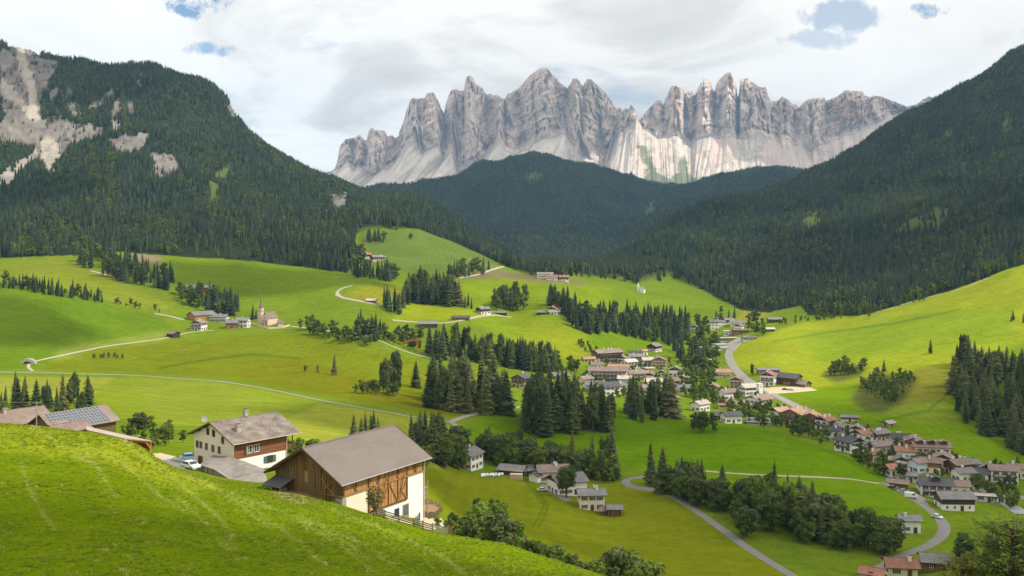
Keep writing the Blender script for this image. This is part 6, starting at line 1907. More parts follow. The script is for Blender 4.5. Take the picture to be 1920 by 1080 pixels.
STANDS = [
 # kind, feet polygon, n, (h0,h1) px, ymin, label, group
 ('spruce', rect(-20, 758, 178, 776), 20, (50, 72), 290, 'dark spruce in the row behind the barn with solar panels', 'spruces behind the solar barn'),
 ('spruce', rect(655, 826, 725, 846), 9, (52, 70), 250, 'spruce rising just behind the ridge of the big timber barn', 'spruces behind the timber barn ridge'),
 ('spruce', rect(758, 836, 832, 872), 12, (60, 84), 250, 'slim spruce beyond the right end of the big timber barn roof', 'spruces beyond the timber barn'),
 ('spruce', [(627, 702), (629, 702), (629, 704), (627, 704)], 1, (50, 51), 300, 'lone spruce standing in the open meadow below the church', None),
 ('larch', rect(706, 722, 748, 742), 10, (66, 76), 300, 'tall rounded tree in the clump left of the central wood', 'trees left of the central wood'),
 ('spruce', rect(774, 722, 784, 730), 2, (44, 60), 300, 'narrow spruce between the rounded clump and the central wood', 'narrow spruces beside the rounded clump'),
 ('spruce', [(800, 752), (840, 740), (900, 745), (955, 758), (950, 778), (860, 776), (805, 768)], 40, (76, 98), 300, 'tall spruce in the central wood above the grey path', 'spruces of the central wood'),
 ('spruce', [(968, 800), (1000, 785), (1085, 790), (1095, 805), (1060, 820), (985, 818)], 40, (88, 112), 300, 'tall dark spruce in the dense clump below the village hotels', 'spruces of the dense clump below the village'),
 ('spruce', rect(1102, 795, 1146, 810), 9, (70, 98), 300, 'dark spruce in the small separate clump right of the dense clump', 'spruces of the small separate clump'),
 ('spruce', [(1168, 770), (1255, 772), (1262, 792), (1180, 792)], 20, (56, 86), 300, 'loose spruce standing before the lower village houses', 'loose spruces before the village houses'),
 ('spruce', [(800, 655), (880, 655), (885, 676), (810, 674)], 22, (46, 64), 400, 'spruce in the stand below the long open farm shed', 'spruces below the open farm shed'),
 ('spruce', [(882, 668), (960, 668), (1045, 690), (1040, 702), (960, 692), (890, 682)], 80, (34, 54), 400, 'spruce in the long belt on the slope above the village hotels', 'spruces of the belt above the hotels'),
 ('spruce', [(756, 556), (800, 545), (850, 560), (862, 574), (820, 572), (760, 570)], 72, (36, 56), 500, 'spruce on the knoll in the middle of the upper meadows', 'spruces on the meadow knoll'),
 ('spruce', rect(722, 568, 758, 590), 12, (26, 48), 500, 'small spruce on the near flank of the meadow knoll', 'small spruces beside the knoll'),
 ('larch', rect(926, 566, 986, 584), 23, (36, 50), 500, 'rounded tree in the compact copse between the two farmhouses', 'trees of the compact copse'),
 ('spruce', [(1030, 565), (1060, 572), (1080, 588), (1150, 600), (1250, 605), (1292, 615), (1290, 645), (1250, 648), (1180, 632), (1090, 626), (1062, 602), (1026, 572)], 230, (30, 46), 600, 'spruce in the broad dark wood above the village', 'spruces of the broad wood above the village'),
 ('spruce', [(1250, 650), (1300, 640), (1330, 700), (1290, 710)], 22, (30, 46), 600, 'spruce on the wooded bank beside the village stream', 'spruces on the stream bank'),
 ('spruce', [(155, 480), (215, 482), (330, 530), (325, 548), (230, 530), (150, 500)], 74, (30, 44), 700, 'spruce in the wood running down to the farm track above the church', 'spruces of the wood above the farm track'),
 ('spruce', [(372, 572), (440, 566), (456, 592), (430, 594), (380, 584)], 35, (32, 48), 600, 'spruce in the wood behind the church hamlet', 'spruces behind the church hamlet'),
 ('larch', [(325, 548), (360, 560), (380, 580), (345, 572)], 12, (26, 36), 600, 'rounded tree on the left edge of the wood behind the hamlet', 'rounded trees behind the hamlet'),
 ('spruce', [(-20, 528), (80, 540), (195, 560), (192, 568), (80, 552), (-20, 536)], 59, (18, 32), 700, 'small spruce in the dark row along the crest of the left meadow', 'small spruces along the meadow crest'),
 ('spruce', rect(468, 596, 480, 602), 2, (26, 34), 600, 'small conifer standing left of the church tower', 'conifers left of the church'),
 ('spruce', [(1072, 868), (1080, 868), (1080, 876), (1072, 876)], 1, (70, 72), 350, 'single pointed spruce above the farmhouse with grey roof', None),
 ('spruce', rect(1108, 870, 1158, 905), 12, (54, 90), 330, 'spruce at the right end of the broadleaf belt by the farm', 'spruces beside the farm broadleaf belt'),
 ('spruce', rect(905, 850, 1030, 870), 8, (40, 60), 350, 'spruce showing above the broadleaf belt behind the farm', 'spruces within the farm belt'),
 ('spruce', [(1215, 905), (1300, 910), (1360, 935), (1345, 945), (1260, 930), (1205, 915)], 16, (52, 86), 300, 'dark spruce in the upper end of the belt beside the curving lane', 'spruces at the upper end of the lane belt'),
 ('spruce', [(1425, 950), (1530, 985), (1525, 1000), (1430, 968)], 12, (66, 110), 280, 'tall dark spruce in the middle of the belt beside the lane', 'spruces in the middle of the lane belt'),
 ('spruce', [(1780, 700), (1800, 680), (1930, 690), (1990, 720), (1990, 880), (1930, 862), (1830, 812), (1785, 770)], 250, (40, 64), 450, 'dark spruce in the shaded wood on the right hillside', 'spruces of the right hillside wood'),
 ('spruce', rect(1743, 661, 1749, 664), 1, (30, 31), 500, 'single rounded conifer alone on the bright right hillside', None),
 ('spruce', [(1894, 600), (1925, 600), (1925, 606), (1894, 606)], 3, (20, 30), 500, 'small conifer at the right end of the bright hillside', 'small conifers on the bright hillside'),
 ('spruce', rect(1650, 690, 1658, 698), 1, (26, 28), 500, 'small conifer on top of the bushy bank of the hillside', None),
 ('larch', rect(1404, 704, 1412, 708), 1, (28, 30), 500, 'upright tree at the roadside left of the red-roofed farmhouse', None),
 ('spruce', [(666, 622), (712, 626), (714, 640), (668, 638)], 16, (38, 56), 500, 'spruce in the clump beside the hedge right of the church', 'spruces in the clump beside the hedge'),
 ('spruce', [(656, 508), (740, 520), (745, 530), (660, 520)], 27, (22, 40), 800, 'spruce below the two upper farmhouses at the edge of the wood', 'spruces below the upper farmhouses'),
 ('spruce', [(832, 518), (920, 504), (922, 512), (840, 526)], 18, (22, 36), 800, 'conifer in the thin row beside the brown field', 'conifers beside the brown field'),
 ('spruce', rect(688, 446, 720, 456), 12, (18, 26), 900, 'small spruce at the upper edge of the high meadow', 'small spruces at the high meadow edge'),
 ('spruce', rect(1335, 596, 1380, 606), 9, (16, 24), 800, 'small pointed conifer behind the far village houses', 'pointed conifers behind the far houses'),
 ('spruce', rect(1846, 1052, 1880, 1075), 3, (80, 100), 200, 'dark spruce among the broadleaf trees in the lower right corner', 'dark spruces in the lower right corner'),
 ('spruce', rect(1845, 872, 1915, 886), 7, (16, 30), 400, 'small tree behind the large white house at the meadow edge', 'small trees behind the large white house'),
 # broadleaf
 ('broad', rect(-20, 772, 60, 785), 4, (22, 34), 250, 'pale broadleaf tree beside the red roof at the left edge', 'broadleaf trees by the left red roof'),
 ('broad', [(225, 800), (345, 815), (345, 846), (295, 850), (235, 830)], 16, (22, 42), 210, 'leafy bush tree between the solar barn and the cream farmhouse', 'bush trees between barn and farmhouse'),
 ('broad', rect(528, 848, 600, 866), 9, (24, 42), 210, 'green bush tree between the farmhouse and the big barn', 'bush trees between farmhouse and big barn'),
 ('broad', rect(790, 855, 862, 884), 13, (36, 70), 240, 'leafy tree behind the right end of the big barn', 'leafy trees behind the big barn'),
 ('broad', [(850, 870), (905, 850), (1020, 866), (1100, 880), (1165, 900), (1160, 912), (1095, 905), (1000, 890), (900, 876)], 64, (30, 56), 350, 'broadleaf tree in the thick belt behind the valley farm', 'broadleaf trees behind the valley farm'),
 ('light', rect(935, 866, 952, 874), 1, (30, 32), 350, 'bright green rounded tree in the belt behind the valley farm', None),
 ('broad', [(1235, 915), (1330, 935), (1400, 975), (1395, 985), (1300, 950), (1230, 925)], 23, (40, 66), 300, 'broadleaf tree along the upper part of the curving lane', 'broadleaf trees along the upper lane'),
 ('broad', [(1385, 950), (1480, 975), (1600, 1010), (1690, 1030), (1690, 1044), (1560, 1034), (1440, 1000)], 46, (40, 80), 270, 'broadleaf tree in the thick belt below the white house', 'broadleaf trees in the belt below the white house'),
 ('broad', rect(1385, 1004, 1426, 1026), 2, (48, 62), 270, 'round broadleaf tree standing beside the asphalt lane', 'round trees beside the lane'),
 ('broad', [(660, 726), (745, 738), (745, 746), (665, 738)], 13, (18, 34), 300, 'low leafy tree at the foot of the rounded clump', 'low trees at the foot of the rounded clump'),
 ('broad', [(880, 770), (960, 772), (960, 790), (890, 784)], 10, (22, 40), 300, 'leafy tree at the foot of the central wood', 'leafy trees at the foot of the central wood'),
 ('broad', [(560, 612), (660, 632), (700, 642), (700, 652), (640, 644), (560, 622)], 32, (18, 30), 500, 'broadleaf tree in the hedge right of the church', 'hedge trees right of the church'),
 ('broad', [(715, 628), (800, 640), (800, 660), (760, 655), (715, 640)], 23, (20, 34), 500, 'broadleaf tree in the hollow left of the farm shed', 'broadleaf trees in the hollow'),
 ('broad', [(1040, 690), (1082, 692), (1084, 700), (1042, 700)], 9, (22, 32), 500, 'rounded broadleaf tree at the end of the spruce belt above the hotels', 'broadleaf trees at the end of the belt'),
 ('broad', [(1085, 640), (1120, 660), (1150, 680), (1140, 684), (1100, 664), (1080, 650)], 12, (8, 16), 600, 'small bush in the hedge running down to the hotel', 'hedge bushes above the hotel'),
 ('broad', [(1300, 640), (1345, 640), (1350, 680), (1335, 720), (1345, 770), (1310, 770), (1275, 720), (1290, 670)], 90, (18, 34), 560, 'leafy tree in the green belt along the village stream', 'leafy trees along the village stream'),
 ('broad', [(1370, 770), (1420, 775), (1500, 805), (1560, 830), (1555, 845), (1480, 815), (1380, 790)], 29, (16, 34), 500, 'leafy tree in the hedge below the row of village hotels', 'hedge trees below the village hotels'),
 ('broad', [(1600, 850), (1640, 870), (1700, 892), (1690, 905), (1640, 890), (1600, 866)], 26, (16, 38), 420, 'garden tree on the bank before the lower village houses', 'garden trees before the lower village'),
 ('broad', rect(1292, 800, 1345, 812), 7, (24, 44), 450, 'dark round tree in the clump on the edge of the green spur', 'round trees on the green spur'),
 ('broad', [(1790, 905), (1860, 915), (1915, 945), (1900, 960), (1840, 930), (1780, 918)], 23, (14, 28), 380, 'leafy bush tree along the stream in the lower village', 'bush trees along the lower stream'),
 ('broad', [(1395, 600), (1440, 610), (1432, 632), (1405, 632)], 13, (16, 30), 800, 'leafy tree beside the road at the far end of the village', 'leafy trees at the far road'),
 ('broad', [(1300, 600), (1340, 620), (1330, 640), (1300, 630)], 14, (12, 22), 800, 'small leafy tree among the far houses of the village', 'small leafy trees among the far houses'),
 ('broad', [(1560, 590), (1640, 588), (1740, 562), (1740, 556), (1640, 580), (1560, 583)], 38, (12, 24), 880, 'leafy bush along the lower edge of the right forest', 'leafy bushes along the right forest edge'),
 ('broad', [(1455, 604), (1540, 596), (1640, 585), (1640, 590), (1540, 602), (1460, 612)], 29, (8, 14), 800, 'small hedge bush along the track below the right forest', 'hedge bushes below the right forest'),
 ('broad', [(878, 965), (930, 985), (960, 1000), (955, 1012), (880, 985)], 9, (36, 64), 125, 'big round broadleaf tree in the hedge below the timber barn', 'big hedge trees below the timber barn'),
 ('broad', [(1795, 1062), (1850, 1062), (1930, 1085), (1920, 1110), (1800, 1090)], 13, (40, 66), 190, 'broadleaf tree crowding the lower right corner', 'broadleaf trees in the lower right corner'),
 ('olive', [(1545, 702), (1590, 684), (1622, 686), (1622, 700), (1560, 708)], 26, (8, 28), 500, 'scrubby small tree on the upper terraced bank of the hillside', 'scrubby trees on the upper terraced bank'),
 ('olive', [(1610, 725), (1650, 702), (1712, 706), (1716, 718), (1680, 756), (1640, 750)], 95, (8, 20), 500, 'scrubby bush on the lower terraced bank of the hillside', 'scrubby bushes on the lower terraced bank'),
 ('broad', rect(1765, 444, 1771, 448), 0, (9, 10), 900, '', None),
 ('broad', rect(765, 447, 771, 450), 1, (10, 11), 900, 'single dark bush alone on the high meadow', None),
 ('broad', rect(172, 668, 230, 674), 9, (8, 13), 400, 'small bush in the short row on the meadow below the hut', 'bushes in the short meadow row'),
 ('broad', [(565, 696), (600, 696), (600, 702), (565, 702)], 4, (8, 14), 400, 'low bush beside the lone spruce in the meadow', 'low bushes beside the lone spruce'),
 ('broad', [(215, 566), (300, 584), (298, 588), (215, 572)], 9, (8, 16), 650, 'small bush on the meadow left of the church hamlet', 'small bushes left of the hamlet'),
 ('broad', [(1520, 588), (1640, 592), (1640, 596), (1520, 596)], 12, (14, 26), 850, 'leafy tree before the foot of the right forest', 'leafy trees before the right forest'),
 ('broad', [(1092, 685), (1290, 680), (1295, 755), (1180, 752), (1092, 738)], 90, (8, 19), 560, 'small garden tree between the houses of the village centre', 'garden trees in the village centre'),
 ('broad', [(1540, 820), (1640, 862), (1740, 892), (1900, 930), (1910, 892), (1760, 850), (1640, 815), (1560, 796)], 150, (9, 24), 420, 'small garden tree between the lower village houses', 'garden trees between the lower houses'),
 ('broad', [(1380, 735), (1450, 765), (1540, 800), (1520, 815), (1450, 800), (1380, 785), (1330, 750)], 90, (9, 24), 500, 'small garden tree between the houses along the road', 'garden trees along the road'),
 ('broad', [(1780, 905), (1915, 925), (1915, 960), (1800, 925)], 30, (8, 20), 380, 'low leafy bush on the banks of the lower stream', 'bushes on the lower stream banks'),
 ('spruce', [(1380, 950), (1560, 1000), (1640, 1030), (1560, 1030), (1400, 975)], 14, (44, 86), 280, 'dark spruce rising through the broadleaf belt below the white house', 'spruces in the broadleaf belt'),
]
# ------------------------------------------------------------------ planting
def tri_sample(poly, n, r):
    xs = [p[0] for p in poly]
    ys = [p[1] for p in poly]
    out, tries = [], 0
    while len(out) < n and tries < 9000:
        tries += 1
        x, y = r.uniform(min(xs), max(xs)), r.uniform(min(ys), max(ys))
        if not inpoly(np.array([x]), np.array([y]), poly)[0]:
            continue
        dm = 6.0 if tries < 2000 else 2.5
        if any(abs(x - a) < dm * .55 and abs(y - b) < dm * .3 for a, b in out):
            continue
        out.append((x, y))
    return out


AVOID = []      # (x, y, radius) of buildings


def plant_all():
    recs = []
    for si, (kind, poly, n, (h0, h1), ymin, label, group) in enumerate(STANDS):
        r = random.Random(900 + si)
        for (x, y) in tri_sample(poly, n, r):
            p = spot(x, y, ymin=ymin)
            h = r.uniform(h0 * 0.72, h1) * p.y / F
            if kind == 'spruce' and n > 6 and r.random() < 0.16:
                kind2 = 'larch'
            else:
                kind2 = kind
            recs.append([h * F / p.y, kind2, p, h, label.replace('spruce', 'larch').replace('conifer', 'larch') if kind2 != kind else label, group, r.randrange(10 ** 6)])
    # the hedge that follows the foot of the front slope
    r = random.Random(77)
    px = 806.0
    while px < 1235:
        Y = r.uniform(148, 166)
        gz = ground(px, Y)
        crest = float(np.interp(px, [780, 880, 960, 1050, 1150, 1240], [984, 1003, 1026, 1054, 1086, 1112]))
        vis = r.uniform(12, 30) + (r.uniform(14, 40) if 885 < px < 965 or 1150 < px < 1215 else 0)
        h = ((HZ - gz * F / Y) - crest + vis) * Y / F
        if h > 1.5:
            recs.append([h * F / Y, 'broad', Vector(((px - CX) / F * Y, Y, gz)), h, 'dark leafy hedge bush along the lower edge of the front slope', 'hedge along the front slope', r.randrange(10 ** 6)])
        px += r.uniform(5, 11)
    out = []
    for kinds, cap in ((('spruce',), 300), (('broad', 'larch', 'olive', 'light'), 300)):
        s = sorted((q for q in recs if q[1] in kinds), key=lambda q: -q[0])
        s = [q for q in s if not any((q[2].x - ax) ** 2 + (q[2].y - ay) ** 2 < (ar * .8) ** 2 for ax, ay, ar in AVOID)]
        small = s[cap:]
        out += s[:cap]
        rest = []
        for q in small:                     # singles keep their own object
            (out if q[5] is None else rest).append(q)
        REST[kinds[0]] = rest
    # a place in the row tells the trees of a small group apart
    fam = {}
    for q in out:
        if q[5]:
            fam.setdefault(q[5], []).append(q)
    ORD = 'first second third fourth fifth sixth seventh eighth ninth tenth eleventh twelfth thirteenth fourteenth fifteenth sixteenth'.split()
    for g, ms in fam.items():
        ms[:] = [q for q in ms if not any((q[2].x - ax) ** 2 + (q[2].y - ay) ** 2 < ar * ar for ax, ay, ar in AVOID)]
        if 1 < len(ms) <= 16:
            ms.sort(key=lambda q: q[2].x / q[2].y)
            for i, q in enumerate(ms):
                nl = q[4] + (', leftmost' if i == 0 else ', rightmost' if i == len(ms) - 1 else ', %s from left' % ORD[i])
                q[4] = nl if len(nl.split()) <= 16 else q[4]
        elif len(ms) > 16:
            xs = sorted(q[2].x / q[2].y for q in ms)
            ys = sorted(q[2].y for q in ms)
            for q in ms:
                a = 'left' if q[2].x / q[2].y < xs[len(xs) // 3] else 'right' if q[2].x / q[2].y > xs[2 * len(xs) // 3] else 'middle'
                nl = q[4] + ', ' + ('front ' if q[2].y < ys[len(ys) // 2] else 'rear ') + a
                q[4] = nl if len(nl.split()) <= 16 else q[4]
    for hp, kind, p, h, label, group, sd in out:
        r = random.Random(sd)
        if any((p.x - ax) ** 2 + (p.y - ay) ** 2 < ar * ar for ax, ay, ar in AVOID):
            continue
        rot = r.uniform(0, 6.28)
        if kind == 'spruce':
            t, c = SPR[r.randrange(len(SPR))]
            k = h / 20.0
            wd = k * r.uniform(0.85, 1.4)
            e = empty('spruce_tree', p, rot)
        elif kind == 'larch':
            t, c = BRD_OLIVE[r.choice((1, 3))]
            k = h / 11.0
            wd = k * r.uniform(0.5, 0.62)
            e = empty('larch_tree', p, rot)
        else:
            t, c = (BRD if kind == 'broad' else BRD_LIGHT if kind == 'light' else BRD_OLIVE)[r.randrange(4)]
            if kind == 'broad':
                u = r.random()
                if u < 0.14:
                    c = BRD_LIGHT[r.randrange(4)][1]
                elif u < 0.4:
                    c = BRD_OLIVE[r.randrange(4)][1]
            k = h / 11.0
            wd = k * r.uniform(0.85, 1.2)
            e = empty('broadleaf_tree', p, rot)
        e.scale = (wd, wd, k)
        if hp >= 13:
            link('trunk', t, e)
            link('crown', c, e)
        else:
            bpy.data.objects.remove(e)
            e = link('small_tree', c, None, p, (0, 0, rot), (wd, wd, k))
        tag(e, label, 'tree', group)


REST = {}
plant_all()

# lone small trees on the meadows (their shapes also make up the far woods)
for (x, y, k, hp, lb) in ((872, 577, 0, 24, 'left one of three small conifers above the white farmhouse track'), (884, 579, 1, 22, 'right one of three small conifers above the white farmhouse track'), (878, 574, 2, 26, 'middle one of three small conifers above the white farmhouse track'), (1352, 588, 3, 16, 'small round tree in the meadow beyond the far village houses')):
    p = spot(x, y, ymin=600)
    o = link('small_conifer' if k < 3 else 'small_tree', FAR[k], None, p, (0, 0, k), None)
    s = hp * p.y / F / (18.0 if k < 3 else 13.0)
    o.scale = (s, s, s)
    tag(o, lb, 'tree')
    FAR_OBJ.append(o)


def scatter(name, P, H, sel, label, cat, seed):
    """one wood: points with height and kind, each carrying an instance of a small tree"""
    r = np.random.RandomState(seed)
    n = len(P)
    me = bpy.data.meshes.new(name)
    me.vertices.add(n)
    me.vertices.foreach_set('co', np.asarray(P, np.float32).ravel())
    a = me.attributes.new('rot', 'FLOAT_VECTOR', 'POINT')
    rv = np.zeros((n, 3), np.float32)
    rv[:, 2] = r.rand(n) * 6.28
    rv[:, 0] = r.normal(0, .03, n)
    rv[:, 1] = r.normal(0, .03, n)
    a.data.foreach_set('vector', rv.ravel())
    a = me.attributes.new('size', 'FLOAT_VECTOR', 'POINT')
    sc = np.asarray(H, np.float32) / np.where(sel < 3, 18.0, 13.0)
    w = sc * r.uniform(0.85, 1.3, n)
    a.data.foreach_set('vector', np.stack([w, w, sc], 1).astype(np.float32).ravel())
    a = me.attributes.new('sel', 'INT', 'POINT')
    a.data.foreach_set('value', np.asarray(sel, np.int32))
    o = link(name, me)
    ng = bpy.data.node_groups.new(name, 'GeometryNodeTree')
    ng.interface.new_socket('Geometry', in_out='INPUT', socket_type='NodeSocketGeometry')
    ng.interface.new_socket('Geometry', in_out='OUTPUT', socket_type='NodeSocketGeometry')
    gi, go = ng.nodes.new('NodeGroupInput'), ng.nodes.new('NodeGroupOutput')
    ip = ng.nodes.new('GeometryNodeInstanceOnPoints')
    jn = ng.nodes.new('GeometryNodeJoinGeometry')
    infos = []
    for fo in FAR_OBJ:
        oi = ng.nodes.new('GeometryNodeObjectInfo')
        oi.inputs['Object'].default_value = fo
        oi.inputs['As Instance'].default_value = True
        oi.transform_space = 'ORIGINAL'
        infos.append(oi)
    for oi in reversed(infos):
        ng.links.new(oi.outputs['Geometry'], jn.inputs[0])
    ng.links.new(gi.outputs[0], ip.inputs['Points'])
    ng.links.new(jn.outputs[0], ip.inputs['Instance'])
    ip.inputs['Pick Instance'].default_value = True
    for nm, dt, sock in (('rot', 'FLOAT_VECTOR', 'Rotation'), ('size', 'FLOAT_VECTOR', 'Scale'), ('sel', 'INT', 'Instance Index')):
        na = ng.nodes.new('GeometryNodeInputNamedAttribute')
        na.data_type = dt
        na.inputs['Name'].default_value = nm
        ng.links.new(na.outputs['Attribute'], ip.inputs[sock])
    ng.links.new(ip.outputs[0], go.inputs[0])
    md = o.modifiers.new('trees', 'NODES')
    md.node_group = ng
    tag(o, label, cat, kind='stuff')
    return o


def grow(seed, pxr, Yr, spacing, hr, cond, broad=0.06):
    """trees over the visible flank of a mountain"""
    r = np.random.RandomState(seed)
    area = (pxr[1] - pxr[0]) / F * (Yr[1] ** 2 - Yr[0] ** 2) / 2
    n = int(area / spacing ** 2)
    Y = np.sqrt(r.uniform(Yr[0] ** 2, Yr[1] ** 2, n))
    px = r.uniform(pxr[0], pxr[1], n)
    Z = ground_n(px, Y)
    py = HZ - Z * F / Y
    k = cond(px, py, Y)
    # keep what can be seen: crown top above everything in front of it
    ci = np.clip(np.interp(px, _cols, np.arange(NC)).astype(int), 0, NC - 1)
    ri = np.clip(np.searchsorted(_rows, Y) - 2, 0, NR - 1)
    k &= (py - 30 * F / Y) < RUNMIN[ri, ci]
    jx = (fbm(px / 22, py / 22, 3, 131) - 0.5) * 22
    jy = (fbm(px / 22 + 40, py / 22, 3, 133) - 0.5) * 20
    rock = np.zeros(n, bool)
    for p in ROCKS:
        rock |= inpoly(px + jx, py + jy, p)
    scr = np.zeros(n, bool)
    for p in SCREE + CLEARINGS:
        scr |= inpoly(px + jx * .5, py + jy * .5, p)
    k &= ~(scr & (Y > 1100) & (r.rand(n) > 0.12))
    k &= ~(rock & (r.rand(n) > 0.08))
    # thin places and old trees side by side with young ones
    th = fbm(px / 60 * Y / 2500, py / 40, 3, 141)
    k &= r.rand(n) < np.clip(0.55 + (th - 0.35) * 2.2, 0.3, 1)
    px, Y, Z = px[k], Y[k], Z[k]
    h = r.uniform(hr[0], hr[1], len(px)) * (0.75 + 0.5 * th[k]) * np.where(rock[k], 0.6, 1)
    bz = fbm(px / 40, Y / 160, 3, 151)
    sel = np.where(r.rand(len(px)) < broad * np.clip((bz - 0.35) * 6, 0.2, 3), 3, r.randint(0, 3, len(px)))
    h = np.where(sel == 3, h * 0.75, h)
    P = np.stack([(px - CX) / F * Y, Y, Z - 0.3], 1)
    return P, h, sel


RUNMIN = np.minimum.accumulate(np.where(YY >= 60, PY, 5000), 0)
P, H, s = grow(1, (-260, 1075), (1040, 2700), 6.4, (10, 18), lambda x, y, Y: inpoly(x, y, LEFT_WOOD), 0.22)
scatter('forest', P, H, s, 'dark spruce forest with bare rock faces covering the left mountainside', 'forest', 21)
print('left', len(P))
P, H, s = grow(2, (1065, 2200), (990, 3000), 6.6, (11, 19), lambda x, y, Y: inpoly(x, y, RIGHT_WOOD), 0.20)
scatter('forest', P, H, s, 'dark spruce forest covering the shaded right mountainside', 'forest', 22)
print('right', len(P))
P, H, s = grow(3, (620, 1520), (2100, 5500), 9.5, (12, 20), lambda x, y, Y: np.ones(x.shape, bool), 0.12)
scatter('forest', P, H, s, 'bluish distant forest on the mountain below the limestone peaks', 'forest', 23)
print('mid', len(P))
for nm, kinds, lb in (('spruce', 0, 'smaller spruces filling out the woods around the valley'), ('broad', 3, 'smaller broadleaf bushes in the hedges around the valley')):
    q = REST[nm]
    if q:
        rr = np.random.RandomState(5)
        sel = np.array([3 if (a[1] != 'spruce') else rr.randint(0, 3) for a in q])
        scatter('woods' if nm == 'spruce' else 'shrubbery', np.array([tuple(a[2]) for a in q]), np.array([a[3] for a in q]), sel, lb, 'trees', 31)
    print(nm, 'rest', len(q))

# ------------------------------------------------------------------ tufts of tall grass on the front slope
def tuft(seed, mat):
    r = random.Random(seed)
    b = MB()
    for i in range(11):
        an = r.uniform(0, 6.28)
        o = Vector((math.cos(an), math.sin(an), 0)) * r.uniform(.0, .16)
        d = Vector((math.cos(an + r.uniform(-1, 1)), math.sin(an + r.uniform(-1, 1)), 0))
        h = r.uniform(.08, .17)
        w = d.cross(Vector((0, 0, 1))) * r.uniform(.018, .035)
        m = o + d * h * .25 + Vector((0, 0, h * .6))
        t = o + d * h * r.uniform(.5, .9) + Vector((0, 0, h))
        b.poly([o - w, o + w, m + w * .8, m - w * .8])
        b.poly([m - w * .8, m + w * .8, t])
    return b.mesh('grass_tuft', [MATS[mat]])


leaf_mat('grass_blade', (0.16, 0.235, 0.003), (0.28, 0.36, 0.008), 0.8, 0.5)
leaf_mat('grass_pale', (0.32, 0.35, 0.06), (0.50, 0.50, 0.17), 0.8, 0.4)
GT = []
for i, (mt, X, Y) in enumerate((('grass_blade', -2.0, 12.0), ('grass_blade', 1.5, 14.0), ('grass_pale', .5, 17.0))):
    o = link('grass_tuft', tuft(700 + i, mt), None, (X, Y, gxy(X, Y)))
    tag(o, ('green grass tuft on the slope at the foot of the viewpoint', 'broad green grass tuft just below the viewpoint', 'pale flowering grass tuft just below the viewpoint')[i], 'grass')
    GT.append(o)
rs = np.random.RandomState(44)
n_ = 24000
gY = np.sqrt(rs.uniform(46 ** 2, 168 ** 2, n_))
gp = rs.uniform(-60, 1260, n_)
gz_ = ground_n(gp, gY)
gr_ = HZ - gz_ * F / gY
ci_ = np.clip(np.interp(gp, _cols, np.arange(NC)).astype(int), 0, NC - 1)
ri_ = np.clip(np.searchsorted(_rows, gY), 0, NR - 1)
ok = (gr_ < 1100) & (gr_ < RUNMIN[np.maximum(ri_ - 3, 0), ci_] + 6)
ok &= inpoly(gp, gr_, [(-80, 1110), (-80, 770), (0, 784), (250, 812), (330, 866), (600, 938), (690, 966), (760, 990), (900, 1006), (1180, 1095), (1180, 1110)])
gp, gY, gz_ = gp[ok], gY[ok], gz_[ok]
fv = flower[ri_[ok], ci_[ok]]
gx_ = (gp - CX) / F * gY
clump = fbm(gx_ / 6, gY / 6, 3, 201)
selg = np.where(rs.rand(len(gp)) < 0.008 + fv * 0.9, 2, rs.randint(0, 2, len(gp)))
hg = (0.5 + 1.1 * clump) * rs.uniform(.7, 1.35, len(gp))
FAR_KEEP, FAR_OBJ = FAR_OBJ, GT
go_ = scatter('grass', np.stack([gx_, gY, gz_ - .02], 1), hg * 18.0, np.where(selg == 2, 2, selg), 'short mown grass with paler flowering stalks on the front slope', 'grass', 45)
FAR_OBJ = FAR_KEEP
print('tufts', len(gp))
# ------------------------------------------------------------------ roads and tracks, laid on the ground
def smooth_line(pts, step=6.0):
    out = []
    n = len(pts)
    for i in range(n - 1):
        p0, p1, p2, p3 = pts[max(i - 1, 0)], pts[i], pts[i + 1], pts[min(i + 2, n - 1)]
        k = max(2, int(math.hypot(p2[0] - p1[0], p2[1] - p1[1]) / step))
        for j in range(k):
            t = j / k
            out.append(tuple(0.5 * ((2 * p1[d]) + (-p0[d] + p2[d]) * t + (2 * p0[d] - 5 * p1[d] + 4 * p2[d] - p3[d]) * t * t + (-p0[d] + 3 * p1[d] - 3 * p2[d] + p3[d]) * t ** 3) for d in (0, 1)))
    out.append(pts[-1])
    return out


